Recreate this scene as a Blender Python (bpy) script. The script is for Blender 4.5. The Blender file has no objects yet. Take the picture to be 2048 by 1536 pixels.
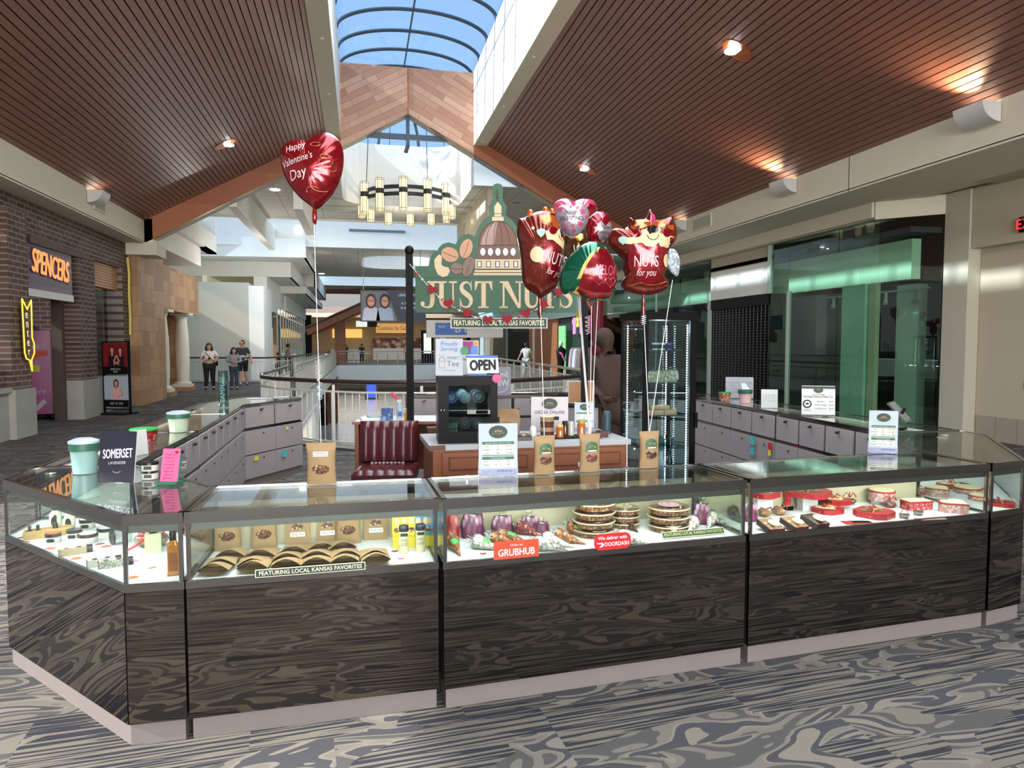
import bpy, math, random
from mathutils import Matrix, Vector
C = bpy.context.scene
COL = C.collection
R = math.radians
PI = math.pi
random.seed(4)
# ---------------------------------------------------------------- camera
F_PX, EYE = 1420.0, 1.655
YAW, PITCH = math.atan2(305, F_PX), math.atan2(80, F_PX)
cam = bpy.data.cameras.new('camera'); cam.sensor_width = 36; cam.lens = 36 * F_PX / 2048
cam.clip_end = 400; cam.clip_start = 0.05
camo = bpy.data.objects.new('camera', cam); COL.objects.link(camo)
camo.location = (0, 0, EYE); camo.rotation_euler = (PI / 2 - PITCH, 0, -YAW)
C.camera = camo
FW = Vector((math.sin(YAW) * math.cos(PITCH), math.cos(YAW) * math.cos(PITCH), -math.sin(PITCH)))
RT = Vector((math.cos(YAW), -math.sin(YAW), 0)); UPV = RT.cross(FW)
def ray(x, y): return FW + RT * ((x - 1024) / F_PX) - UPV * ((y - 768) / F_PX)
def PZ(x, y, z):                     # the place seen at a photo point, on the level z
    r = ray(x, y); return Vector((0, 0, EYE)) + r * ((z - EYE) / r.z)
def PY(x, y, Y):
    r = ray(x, y); return Vector((0, 0, EYE)) + r * (Y / r.y)
def PX(x, y, X):
    r = ray(x, y); return Vector((0, 0, EYE)) + r * (X / r.x)
def PD(x, y, d):
    return Vector((0, 0, EYE)) + ray(x, y) * d
# ---------------------------------------------------------------- colour, world, lights
C.view_settings.view_transform = 'Standard'; C.view_settings.look = 'None'
C.view_settings.gamma = 1; C.view_settings.use_curve_mapping = False
C.view_settings.exposure = EXPO = 0.55
cy = C.cycles
cy.max_bounces = 8; cy.diffuse_bounces = 4; cy.glossy_bounces = 5; cy.transparent_max_bounces = 24
cy.transmission_bounces = 6; cy.caustics_reflective = False; cy.caustics_refractive = False
cy.sample_clamp_indirect = 4; cy.use_denoising = True
w = bpy.data.worlds.new('sky'); C.world = w; w.use_nodes = True
nt = w.node_tree; nt.nodes.clear()
wo = nt.nodes.new('ShaderNodeOutputWorld'); bg = nt.nodes.new('ShaderNodeBackground')
tc = nt.nodes.new('ShaderNodeTexCoord'); sp = nt.nodes.new('ShaderNodeSeparateXYZ'); rp = nt.nodes.new('ShaderNodeValToRGB')
nt.links.new(tc.outputs['Generated'], sp.inputs[0]); nt.links.new(sp.outputs['Z'], rp.inputs[0])
rp.color_ramp.elements[0].position = 0.0; rp.color_ramp.elements[0].color = (0.3, 0.29, 0.28, 1)
rp.color_ramp.elements[1].position = 0.75; rp.color_ramp.elements[1].color = (0.30, 0.52, 0.88, 1)
e = rp.color_ramp.elements.new(0.25); e.color = (0.40, 0.58, 0.88, 1)
e = rp.color_ramp.elements.new(0.06); e.color = (0.32, 0.32, 0.32, 1)
nt.links.new(rp.outputs[0], bg.inputs[0]); bg.inputs[1].default_value = 1.0
nt.links.new(bg.outputs[0], wo.inputs[0])
def area(name, loc, sx, sy, power, col=(1, 1, 1), rot=(0, 0, 0), spread=180):
    l = bpy.data.lights.new(name, 'AREA'); l.shape = 'RECTANGLE'; l.size = sx; l.size_y = sy
    l.energy = power; l.color = col; l.spread = R(spread)
    o = bpy.data.objects.new(name, l); COL.objects.link(o); o.location = loc; o.rotation_euler = rot; return o
def spot(name, loc, power, col, rot, size=80, blend=.6, rad=.05):
    l = bpy.data.lights.new(name, 'SPOT'); l.energy = power; l.color = col; l.spot_size = R(size); l.spot_blend = blend
    l.shadow_soft_size = rad
    o = bpy.data.objects.new(name, l); COL.objects.link(o); o.location = loc; o.rotation_euler = rot; return o
def point(name, loc, power, col, rad=.05):
    l = bpy.data.lights.new(name, 'POINT'); l.energy = power; l.color = col; l.shadow_soft_size = rad
    o = bpy.data.objects.new(name, l); COL.objects.link(o); o.location = loc; return o
sun = bpy.data.lights.new('sun', 'SUN'); sun.energy = 7.0; sun.angle = R(1.2); sun.color = (1, .97, .92)
suno = bpy.data.objects.new('sun', sun); COL.objects.link(suno)
suno.rotation_euler = Vector((1.0, 0.10, -.615)).to_track_quat('-Z', 'Y').to_euler()
# daylight of the long skylight, its part above and behind the camera
area('skylight_daylight', (1.4, 3.5, 9.3), 3.4, 20, 1200, (.93, .97, 1.0))
# added fill light behind the camera, lifting upright faces and ceiling
area('hall_fill', (1.4, -13, 3.4), 13, 4, 2700, (1.0, .97, .93), (R(97), 0, 0))
# daylight of the cross skylights further down the mall
area('skylight_daylight', (1.5, 24.6, 9.1), 4.2, 4.5, 90, (.9, .96, 1))
area('skylight_daylight', (2, 30, 8.6), 20, 5, 1000, (.84, .94, 1))
area('skylight_daylight', (2, 51, 8.6), 20, 5, 1000, (.84, .94, 1))
point('chandelier_light', (1.62, 24.3, 5.3), 60, (1, .93, .82), .01)
point('soffit_fill', (-2.4, 31.5, 4.2), 110, (1, .96, .9), .01)  # added fill points in mid-air, brightening the white soffits and bulkheads
point('soffit_fill', (3.5, 40, 4.4), 180, (1, .96, .9), .01)
point('soffit_fill', (-3.6, 26.5, 3.6), 80, (1, .96, .9), .01)
area('lower_floor_lights', (1.5, 20, -.8), 6, 14, 260, (1, .97, .92))
# ---------------------------------------------------------------- materials
def lin(h):
    if isinstance(h, tuple): return h
    v = [int(h[i:i + 2], 16) / 255 for i in (0, 2, 4)]
    return tuple((c / 12.92 if c <= .04045 else ((c + .055) / 1.055) ** 2.4) for c in v)
MT = {}
def _new(name):
    m = bpy.data.materials.new(name); m.use_nodes = True; nt = m.node_tree
    return m, nt, nt.nodes['Principled BSDF'], nt.nodes['Material Output']
def node(nt, t, **k):
    n = nt.nodes.new(t)
    for a, b in k.items():
        if a.startswith('i_'):
            n.inputs[int(a[2:]) if a[2:].isdigit() else a[2:]].default_value = b
        else: setattr(n, a, b)
    return n
def mathn(nt, op, a, b=None, c=None):
    n = nt.nodes.new('ShaderNodeMath'); n.operation = op
    for i, v in enumerate((a, b, c)):
        if v is None: continue
        if isinstance(v, (int, float)): n.inputs[i].default_value = v
        else: nt.links.new(v, n.inputs[i])
    return n.outputs[0]
def mixc(nt, f, a, b):
    n = nt.nodes.new('ShaderNodeMix'); n.data_type = 'RGBA'
    if isinstance(f, (int, float)): n.inputs[0].default_value = f
    else: nt.links.new(f, n.inputs[0])
    for i, v in ((6, a), (7, b)):
        if isinstance(v, tuple): n.inputs[i].default_value = (*v[:3], 1)
        else: nt.links.new(v, n.inputs[i])
    return n.outputs[2]
def pm(name, col, rough=.55, metal=0, var=.12, scale=6, bump=0, spec=.5, emit=0, stretch=None, coat=0):
    """plain stuff with a little noise in its colour"""
    if name in MT: return MT[name]
    m, nt, b, o = _new(name); c = lin(col)
    tc = node(nt, 'ShaderNodeTexCoord'); src = tc.outputs['Object']
    if stretch:
        mp = node(nt, 'ShaderNodeMapping'); mp.inputs['Scale'].default_value = stretch
        nt.links.new(src, mp.inputs[0]); src = mp.outputs[0]
    n = node(nt, 'ShaderNodeTexNoise'); n.inputs['Scale'].default_value = scale; n.inputs['Detail'].default_value = 4
    nt.links.new(src, n.inputs['Vector'])
    k = mixc(nt, n.outputs['Fac'], tuple(x * (1 - var) for x in c), tuple(min(1, x * (1 + var)) for x in c))
    nt.links.new(k, b.inputs['Base Color'])
    b.inputs['Roughness'].default_value = rough; b.inputs['Metallic'].default_value = metal
    b.inputs['Specular IOR Level'].default_value = spec
    if coat: b.inputs['Coat Weight'].default_value = coat
    if bump:
        bp = node(nt, 'ShaderNodeBump'); bp.inputs['Strength'].default_value = bump; bp.inputs['Distance'].default_value = .01
        nt.links.new(n.outputs['Fac'], bp.inputs['Height']); nt.links.new(bp.outputs[0], b.inputs['Normal'])
    if emit:
        b.inputs['Emission Color'].default_value = (*c, 1); b.inputs['Emission Strength'].default_value = emit
    MT[name] = m; return m
def glassm(name, tint='ffffff', refl=1.0, rough=0.0, ior=1.5):
    if name in MT: return MT[name]
    m, nt, b, o = _new(name); nt.nodes.remove(b)
    t = node(nt, 'ShaderNodeBsdfTransparent'); t.inputs[0].default_value = (*lin(tint), 1)
    g = node(nt, 'ShaderNodeBsdfGlossy'); g.inputs['Roughness'].default_value = rough
    ge = node(nt, 'ShaderNodeNewGeometry'); vm = node(nt, 'ShaderNodeVectorMath'); vm.operation = 'DOT_PRODUCT'
    nt.links.new(ge.outputs['Incoming'], vm.inputs[0]); nt.links.new(ge.outputs['Normal'], vm.inputs[1])
    c = mathn(nt, 'SUBTRACT', 1.0, mathn(nt, 'ABSOLUTE', vm.outputs['Value']))
    f = mathn(nt, 'ADD', .04, mathn(nt, 'MULTIPLY', .96, mathn(nt, 'POWER', c, 5.0)))
    mx = node(nt, 'ShaderNodeMixShader'); mu = mathn(nt, 'MULTIPLY', f, refl); mu.node.use_clamp = True
    nt.links.new(mu, mx.inputs[0])
    nt.links.new(t.outputs[0], mx.inputs[1]); nt.links.new(g.outputs[0], mx.inputs[2]); nt.links.new(mx.outputs[0], o.inputs[0])
    MT[name] = m; return m
def foil(name, col, rough=.18):
    if name in MT: return MT[name]
    m, nt, b, o = _new(name); c = lin(col)
    b.inputs['Base Color'].default_value = (*c, 1); b.inputs['Metallic'].default_value = .55
    b.inputs['Roughness'].default_value = rough; b.inputs['Coat Weight'].default_value = .4
    tc = node(nt, 'ShaderNodeTexCoord'); n = node(nt, 'ShaderNodeTexNoise'); n.inputs['Scale'].default_value = 9
    n.inputs['Detail'].default_value = 2
    nt.links.new(tc.outputs['Object'], n.inputs['Vector'])
    bp = node(nt, 'ShaderNodeBump'); bp.inputs['Strength'].default_value = .5; bp.inputs['Distance'].default_value = .02
    nt.links.new(n.outputs['Fac'], bp.inputs['Height']); nt.links.new(bp.outputs[0], b.inputs['Normal'])
    MT[name] = m; return m
def cells(name, cols, scale=60, rough=.45, gap=.0, bump=.6, stretch=None):
    """nuts, candies, shredded paper: voronoi cells in a few colours"""
    if name in MT: return MT[name]
    m, nt, b, o = _new(name)
    tc = node(nt, 'ShaderNodeTexCoord'); src = tc.outputs['Object']
    if stretch:
        mp = node(nt, 'ShaderNodeMapping'); mp.inputs['Scale'].default_value = stretch
        nt.links.new(src, mp.inputs[0]); src = mp.outputs[0]
    v = node(nt, 'ShaderNodeTexVoronoi'); v.inputs['Scale'].default_value = scale; nt.links.new(src, v.inputs['Vector'])
    r = node(nt, 'ShaderNodeValToRGB'); r.color_ramp.interpolation = 'CONSTANT'
    nt.links.new(v.outputs['Color'], r.inputs[0]); el = r.color_ramp.elements
    for i, c in enumerate(cols):
        e = el[i] if i < 2 else el.new(i / len(cols))
        e.position = .15 + .7 * i / len(cols) if i else 0; e.color = (*lin(c), 1)
    d = mathn(nt, 'MULTIPLY', v.outputs['Distance'], 1.3)
    k = mixc(nt, d, r.outputs[0], tuple(x * .35 for x in lin(cols[0])))
    nt.links.new(k, b.inputs['Base Color']); b.inputs['Roughness'].default_value = rough
    bp = node(nt, 'ShaderNodeBump'); bp.inputs['Strength'].default_value = bump; bp.inputs['Distance'].default_value = .005
    bp.invert = True
    nt.links.new(v.outputs['Distance'], bp.inputs['Height']); nt.links.new(bp.outputs[0], b.inputs['Normal'])
    MT[name] = m; return m
def gridm(name, col, line, sx, sy, lw=.012, rough=.6, axes=(0, 1), offset=.5, var=.15, bump=.3, rot=0, both=None):
    """bricks, tiles, planks: brick texture in metres. axes picks the two object axes"""
    if name in MT: return MT[name]
    m, nt, b, o = _new(name)
    tc = node(nt, 'ShaderNodeTexCoord'); s = node(nt, 'ShaderNodeSeparateXYZ'); nt.links.new(tc.outputs['Object'], s.inputs[0])
    cb = node(nt, 'ShaderNodeCombineXYZ')
    a0 = s.outputs[axes[0]] if isinstance(axes[0], int) else mathn(nt, 'ADD', s.outputs[0], s.outputs[1])
    nt.links.new(a0, cb.inputs[0]); nt.links.new(s.outputs[axes[1]], cb.inputs[1])
    vec = cb.outputs[0]
    if rot:
        mp = node(nt, 'ShaderNodeMapping'); mp.inputs['Rotation'].default_value = (0, 0, rot); nt.links.new(vec, mp.inputs[0]); vec = mp.outputs[0]
    br = node(nt, 'ShaderNodeTexBrick'); br.offset = offset; br.inputs['Scale'].default_value = 1
    br.inputs['Brick Width'].default_value = sx; br.inputs['Row Height'].default_value = sy; br.inputs['Mortar Size'].default_value = lw
    br.inputs['Mortar Smooth'].default_value = .1; br.inputs['Bias'].default_value = 0
    c = lin(col); c2 = lin(both) if both else tuple(x * (1 + 2 * var) for x in c)
    br.inputs['Color1'].default_value = (*[x * (1 - var) for x in c], 1); br.inputs['Color2'].default_value = (*[min(1, x) for x in c2], 1)
    br.inputs['Mortar'].default_value = (*lin(line), 1)
    nt.links.new(vec, br.inputs['Vector'])
    n = node(nt, 'ShaderNodeTexNoise'); n.inputs['Scale'].default_value = 3; nt.links.new(tc.outputs['Object'], n.inputs['Vector']); n.inputs['Detail'].default_value = 6
    k = mixc(nt, mathn(nt, 'MULTIPLY', n.outputs['Fac'], .45), br.outputs['Color'], tuple(x * .55 for x in c))
    nt.links.new(k, b.inputs['Base Color']); b.inputs['Roughness'].default_value = rough
    if bump:
        bp = node(nt, 'ShaderNodeBump'); bp.inputs['Strength'].default_value = bump; bp.inputs['Distance'].default_value = .01; bp.invert = True
        nt.links.new(br.outputs['Fac'], bp.inputs['Height']); nt.links.new(bp.outputs[0], b.inputs['Normal'])
    MT[name] = m; return m
def carpet():
    m, nt, b, o = _new('carpet')
    L = nt.links.new
    tc = node(nt, 'ShaderNodeTexCoord'); mp = node(nt, 'ShaderNodeMapping'); mp.inputs['Rotation'].default_value = (0, 0, R(-5)); L(tc.outputs['Object'], mp.inputs[0])
    s = node(nt, 'ShaderNodeSeparateXYZ'); L(mp.outputs[0], s.inputs[0]); X, Y = s.outputs[0], s.outputs[1]
    row = mathn(nt, 'FLOOR', mathn(nt, 'MULTIPLY', Y, 2.0))
    xs = mathn(nt, 'ADD', mathn(nt, 'MULTIPLY', X, 1.1), mathn(nt, 'MULTIPLY', row, .37))
    colx = mathn(nt, 'FLOOR', xs)
    cb = node(nt, 'ShaderNodeCombineXYZ'); L(colx, cb.inputs[0]); L(row, cb.inputs[1])
    wn = node(nt, 'ShaderNodeTexWhiteNoise'); wn.noise_dimensions = '2D'; L(cb.outputs[0], wn.inputs['Vector'])
    rs = node(nt, 'ShaderNodeSeparateColor'); L(wn.outputs['Color'], rs.inputs[0]); r1, r2, r3 = rs.outputs
    # large leaf-like swirls: distorted bands, shifted from tile to tile
    c2 = node(nt, 'ShaderNodeCombineXYZ'); L(mathn(nt, 'ADD', mathn(nt, 'MULTIPLY', X, 2.0), mathn(nt, 'MULTIPLY', r1, 23)), c2.inputs[0])
    L(mathn(nt, 'ADD', mathn(nt, 'MULTIPLY', Y, 5.2), mathn(nt, 'MULTIPLY', r2, 17)), c2.inputs[1])
    n1 = node(nt, 'ShaderNodeTexNoise'); n1.noise_dimensions = '2D'; n1.inputs['Scale'].default_value = .9; n1.inputs['Detail'].default_value = .6; n1.inputs['Distortion'].default_value = 1.4
    L(c2.outputs[0], n1.inputs['Vector'])
    band = mathn(nt, 'SINE', mathn(nt, 'MULTIPLY', n1.outputs['Fac'], 27))
    g = mathn(nt, 'GREATER_THAN', band, .1)
    big = mathn(nt, 'GREATER_THAN', n1.outputs['Fac'], .5)
    # fine ribs along x
    c3 = node(nt, 'ShaderNodeCombineXYZ'); L(mathn(nt, 'ADD', mathn(nt, 'MULTIPLY', X, 1.4), mathn(nt, 'MULTIPLY', r3, 9)), c3.inputs[0]); L(mathn(nt, 'MULTIPLY', Y, 62), c3.inputs[1])
    n3 = node(nt, 'ShaderNodeTexNoise'); n3.noise_dimensions = '2D'; n3.inputs['Scale'].default_value = 1; n3.inputs['Detail'].default_value = 1
    L(c3.outputs[0], n3.inputs['Vector'])
    ribs = mathn(nt, 'GREATER_THAN', n3.outputs['Fac'], .5)
    n4 = node(nt, 'ShaderNodeTexNoise'); n4.noise_dimensions = '2D'; n4.inputs['Scale'].default_value = 1.1; n4.inputs['Detail'].default_value = 1.5
    mp4 = node(nt, 'ShaderNodeMapping'); mp4.inputs['Scale'].default_value = (.9, 2.4, 1); L(mp.outputs[0], mp4.inputs[0]); L(mp4.outputs[0], n4.inputs['Vector'])
    use = mathn(nt, 'GREATER_THAN', mathn(nt, 'ADD', n4.outputs['Fac'], mathn(nt, 'MULTIPLY', r3, .12)), .55)
    dark, mid, tan = lin('4a4a4d'), lin('67635c'), lin('8a8377')
    sw = mixc(nt, g, dark, tan)
    sw = mixc(nt, mathn(nt, 'MULTIPLY', big, .4), sw, mid)
    rb = mixc(nt, ribs, lin('303138'), lin('7c766a'))
    k = mixc(nt, use, sw, rb)
    fine = node(nt, 'ShaderNodeTexNoise'); fine.inputs['Scale'].default_value = 240; fine.inputs['Detail'].default_value = 1; L(tc.outputs['Object'], fine.inputs['Vector'])
    k = mixc(nt, mathn(nt, 'MULTIPLY', fine.outputs['Fac'], .55), k, lin('403f42'))
    L(k, b.inputs['Base Color']); b.inputs['Roughness'].default_value = .95; b.inputs['Specular IOR Level'].default_value = .1
    return m
# ---------------------------------------------------------------- mesh building
TXT = {}
def txt(s):
    if s not in TXT:
        cu = bpy.data.curves.new('t', 'FONT'); cu.body = s; cu.size = 1; cu.align_x = 'CENTER'; cu.align_y = 'CENTER'; cu.resolution_u = 3
        ob = bpy.data.objects.new('t', cu); COL.objects.link(ob)
        dg = bpy.context.evaluated_depsgraph_get(); me = bpy.data.meshes.new_from_object(ob.evaluated_get(dg))
        TXT[s] = ([v.co.copy() for v in me.vertices], [tuple(p.vertices) for p in me.polygons])
        bpy.data.meshes.remove(me); bpy.data.objects.remove(ob); bpy.data.curves.remove(cu)
    return TXT[s]
def T(x=0, y=0, z=0, rz=0, rx=0, ry=0, s=1):
    return Matrix.Translation((x, y, z)) @ Matrix.Rotation(R(rz), 4, 'Z') @ Matrix.Rotation(R(ry), 4, 'Y') @ Matrix.Rotation(R(rx), 4, 'X') @ Matrix.Scale(s, 4)
UP = Matrix.Rotation(PI / 2, 4, 'X')      # drawing plane xy -> upright, facing -y
I4 = Matrix.Identity(4)
class MB:
    def __init__(s, M=None): s.v = []; s.f = []; s.mi = []; s.mats = []; s.M = M or I4
    def add(s, vs, fs, mat, M=None):
        k = len(s.v); M = s.M @ M if M is not None else s.M
        s.v += [M @ Vector(v) for v in vs]
        if mat not in s.mats: s.mats.append(mat)
        i = s.mats.index(mat)
        for f in fs: s.f.append(tuple(k + a for a in f)); s.mi.append(i)
        return s
    def box(s, x0, x1, y0, y1, z0, z1, mat, M=None):
        vs = [(x, y, z) for z in (z0, z1) for y in (y0, y1) for x in (x0, x1)]
        return s.add(vs, [(0, 2, 3, 1), (4, 5, 7, 6), (0, 1, 5, 4), (2, 6, 7, 3), (0, 4, 6, 2), (1, 3, 7, 5)], mat, M)
    def prism(s, pts, z0, z1, mat, M=None, top=None):
        n = len(pts); ar = sum(pts[i][0] * pts[(i + 1) % n][1] - pts[(i + 1) % n][0] * pts[i][1] for i in range(n))
        if ar < 0: pts = pts[::-1]
        vs = [(p[0], p[1], z0) for p in pts] + [(p[0], p[1], z1) for p in pts]
        s.add(vs, [tuple(range(n))[::-1]] + [(i, (i + 1) % n, n + (i + 1) % n, n + i) for i in range(n)] + ([tuple(range(n, 2 * n))] if top is None else []), mat, M)
        if top is not None: s.add(vs[n:], [tuple(range(n))], top, M)
        return s
    def flat(s, pts, z, mat, M=None):
        n = len(pts); ar = sum(pts[i][0] * pts[(i + 1) % n][1] - pts[(i + 1) % n][0] * pts[i][1] for i in range(n))
        if ar < 0: pts = pts[::-1]
        return s.add([(p[0], p[1], z) for p in pts], [tuple(range(n))], mat, M)
    def quad(s, a, b, c, d, mat): return s.add([a, b, c, d], [(0, 1, 2, 3)], mat)
    def slab(s, pts, n, t, mat):          # 3D polygon pushed t along n
        n = Vector(n).normalized() * t; k = len(pts); vs = [Vector(p) for p in pts] + [Vector(p) + n for p in pts]
        return s.add(vs, [tuple(range(k))[::-1], tuple(range(k, 2 * k))] + [(i, (i + 1) % k, k + (i + 1) % k, k + i) for i in range(k)], mat)
    def lathe(s, prof, mat, seg=20, M=None, sx=1, sy=1, caps=True):
        vs, fs = [], []
        for r, z in prof:
            vs += [(r * sx * math.cos(2 * PI * i / seg), r * sy * math.sin(2 * PI * i / seg), z) for i in range(seg)]
        for k in range(len(prof) - 1):
            for i in range(seg):
                j = (i + 1) % seg; fs.append((k * seg + i, k * seg + j, (k + 1) * seg + j, (k + 1) * seg + i))
        if caps:
            if prof[0][0] > 1e-4: fs.append(tuple(range(seg))[::-1])
            if prof[-1][0] > 1e-4: fs.append(tuple(range((len(prof) - 1) * seg, len(prof) * seg)))
        return s.add(vs, fs, mat, M)
    def cyl(s, x, y, z0, z1, r, mat, r2=None, seg=16, M=None):
        return s.lathe([(r, z0), (r if r2 is None else r2, z1)], mat, seg, (M or I4) @ Matrix.Translation((x, y, 0)))
    def rod(s, a, b, r, mat, r2=None, seg=8):
        a, b = Vector(a), Vector(b); q = (b - a).to_track_quat('Z', 'Y').to_matrix().to_4x4()
        return s.lathe([(r, 0), (r if r2 is None else r2, (b - a).length)], mat, seg, Matrix.Translation(a) @ q)
    def bar(s, a, b, wx, wz, mat):        # square bar between two points
        a, b = Vector(a), Vector(b); d = b - a; L = d.length; d.normalize()
        side = d.cross(Vector((0, 0, 1))); side = side.normalized() if side.length > 1e-4 else Vector((1, 0, 0)); u = side.cross(d)
        M = Matrix.Translation(a) @ Matrix((side, d, u)).transposed().to_4x4()
        return s.box(-wx / 2, wx / 2, 0, L, -wz / 2, wz / 2, mat, M)
    def tube(s, pts, r, mat, seg=8, closed=False, radii=None):
        pts = [Vector(p) for p in pts]; n = len(pts); vs, fs = [], []; ref = Vector((0, 0, 1))
        for i, p in enumerate(pts):
            a = pts[(i - 1) % n] if (closed or i) else p; b = pts[(i + 1) % n] if (closed or i < n - 1) else p
            d = (b - a).normalized(); x = d.cross(ref)
            if x.length < .1: x = d.cross(Vector((1, 0, 0)))
            x.normalize(); y = x.cross(d); ref = y if not closed else ref
            rr = radii[i] if radii else r
            vs += [p + x * rr * math.cos(2 * PI * k / seg) + y * rr * math.sin(2 * PI * k / seg) for k in range(seg)]
        for i in range(n if closed else n - 1):
            for k in range(seg):
                j = (i + 1) % n; l = (k + 1) % seg; fs.append((i * seg + k, j * seg + k, j * seg + l, i * seg + l))
        if not closed: fs += [tuple(range(seg)), tuple(range((n - 1) * seg, n * seg))[::-1]]
        return s.add(vs, fs, mat)
    def grid(s, fn, nu, nv, mat, M=None, cu=False):
        vs = [fn(i / nu, j / nv) for j in range(nv + 1) for i in range(nu + (0 if cu else 1))]; w = nu + (0 if cu else 1)
        fs = [(j * w + i, j * w + (i + 1) % w, (j + 1) * w + (i + 1) % w, (j + 1) * w + i) for j in range(nv) for i in range(nu)]
        return s.add(vs, fs, mat, M)
    def ball(s, c, rx, ry, rz, mat, seg=14, rings=8, M=None):
        prof = [(max(1e-5, math.sin(PI * k / rings)), -math.cos(PI * k / rings)) for k in range(rings + 1)]
        return s.lathe(prof, mat, seg, (M or I4) @ Matrix.Translation(c) @ Matrix.Diagonal((rx, ry, rz, 1)))
    def text(s, t, h, mat, x=0, y=0, z=0, M=None, shear=0, sx=1, depth=0, rot=0, wmax=None, bold=0):
        if bold:
            for i, (a, b) in enumerate(((-1, 0), (1, 0), (0, 1), (0, -1), (0, 0))): s.text(t, h, mat, x + a * h * bold, y + b * h * bold, z + i * .00008, M, shear, sx, 0, rot, wmax)
            return s
        vs, fs = txt(t); sc = h / .70
        if wmax:
            wd = (max(v.x for v in vs) - min(v.x for v in vs)) * sc; sx = min(sx, wmax / wd) if wd else sx
        c, d = math.cos(R(rot)), math.sin(R(rot)); out = []
        for v in vs:
            px, py = v.x * sc * sx + v.y * sc * shear, v.y * sc
            out.append((x + px * c - py * d, y + px * d + py * c, z))
        return s.add(out, fs, mat, M)
    def line(s, pts, wd, mat, z=0, M=None):     # flat stroke on the drawing plane
        for (a, b) in zip(pts[:-1], pts[1:]):
            a, b = Vector((*a, 0)), Vector((*b, 0)); d = b - a
            if d.length < 1e-6: continue
            n = Vector((-d.y, d.x, 0)).normalized() * wd / 2; e = d.normalized() * wd * .3
            s.add([(q.x, q.y, z) for q in (a - e - n, b + e - n, b + e + n, a - e + n)], [(0, 1, 2, 3)], mat, M)
        return s
    def build(s, name, parent=None, smooth=None, **k):
        me = bpy.data.meshes.new(name)
        me.from_pydata([tuple(v) for v in s.v], [], s.f)
        for m in s.mats: me.materials.append(m)
        me.polygons.foreach_set('material_index', s.mi)
        if smooth:
            me.polygons.foreach_set('use_smooth', [True] * len(s.f)); me.update(); me.set_sharp_from_angle(angle=R(smooth))
        me.update()
        o = bpy.data.objects.new(name, me); COL.objects.link(o)
        if parent is not None: o.parent = parent
        return tag(o, **k)
def tag(o, label=None, cat=None, group=None, kind=None):
    if label: o['label'] = label
    if cat: o['category'] = cat
    if group: o['group'] = group
    if kind: o['kind'] = kind
    return o
def thing(name, label, cat, loc=(0, 0, 0), rz=0, group=None, kind=None):
    o = bpy.data.objects.new(name, None); COL.objects.link(o); o.empty_display_size = .1
    o.location = loc; o.rotation_euler = (0, 0, R(rz)); return tag(o, label, cat, group, kind)
def struct(name, mb, label=None, cat=None, **k):
    return mb.build(name, None, label=label, cat=cat, kind='structure', **k)
KIDS = {}
def dup(root, loc=None, rz=None, label=None, group=None, scale=None):
    def cp(o, par):
        c = o.copy(); COL.objects.link(c); c.parent = par
        for ch in [x for x in bpy.data.objects if x.parent is o]: cp(ch, c)
        return c
    r = cp(root, None)
    if loc is not None: r.location = loc
    if rz is not None: r.rotation_euler = (r.rotation_euler[0], r.rotation_euler[1], R(rz))
    if scale is not None: r.scale = (scale,) * 3
    if label: r['label'] = label
    if group: r['group'] = group
    return r
def ell(cx, cy, rx, ry, n=24, a0=0, a1=360, rot=0):
    out = []
    for i in range(n + (0 if a1 - a0 == 360 else 1)):
        a = R(a0 + (a1 - a0) * i / n); x, y = rx * math.cos(a), ry * math.sin(a); c, d = math.cos(R(rot)), math.sin(R(rot))
        out.append((cx + x * c - y * d, cy + x * d + y * c))
    return out
def heart2(w, n=28):
    out = []
    for i in range(n):
        t = 2 * PI * i / n; x = 16 * math.sin(t) ** 3; y = 13 * math.cos(t) - 5 * math.cos(2 * t) - 2 * math.cos(3 * t) - math.cos(4 * t)
        out.append((x / 33 * w, (y + 2.5) / 33 * w))
    return out
def star2(n, ro, ri): return [((ro if i % 2 == 0 else ri) * math.cos(PI * i / n), (ro if i % 2 == 0 else ri) * math.sin(PI * i / n)) for i in range(2 * n)]
ORD = ['first', 'second', 'third', 'fourth', 'fifth', 'sixth', 'seventh', 'eighth', 'ninth', 'tenth', 'eleventh', 'twelfth', 'thirteenth', 'fourteenth', 'fifteenth', 'sixteenth']
# shared stuff
chrome = pm('chrome', '8e8c8a', .16, 1, .06, 3)
steel = pm('brushed_steel', '8f8f8e', .3, 1, .1, 30)
blackm = pm('black_gloss', '050506', .4, 0, .1, spec=.12)
blackp = pm('black_matt', '09090a', .6, spec=.2)
white = pm('white_paint', 'd2d1cc', .6, 0, .03)
paper = pm('white_paper', 'cfd0cf', .7, 0, .03)
ink = pm('black_ink', '17181a', .7)
cream = pm('cream_plaster', 'd2cbb8', .8, 0, .04, 2)
beige = pm('beige_plaster', 'b8ad97', .8, 0, .05, 2)
greyw = pm('grey_plaster', 'b9b5a4', .8, 0, .04, 2)
whitep = pm('white_plaster', 'e9e6dd', .8, 0, .04, 2)
woodb = pm('beam_wood', 'a8623d', .45, 0, .3, 5, stretch=(1, 1, 1))
kraft = pm('kraft_paper', '957a57', .7, 0, .08, 12, .1)
kraftd = pm('kraft_inside', '94764c', .75, 0, .1)
green = pm('brand_green', '1d5a3d', .5, 0, .08)
dgreen = pm('dark_green', '20352c', .55)
red = pm('heart_red', '8d1424', .8)
pinkm = pm('pink_card', 'cc5f8c', .7)
lam = pm('grey_laminate', '9b9291', .6, 0, .03, 2)
plinthm = pm('plinth_laminate', '736a67', .6, 0, .06, 4)
nuts = cells('nut_window', ['6a3d24', 'c79a6c', '8b5434', 'e6cfae'], 90)
glass = glassm('clear_glass', 'f1f6f3', 1.3)
mirror = pm('bronze_mirror', '77706a', .03, 1, .02, 2)
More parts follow.
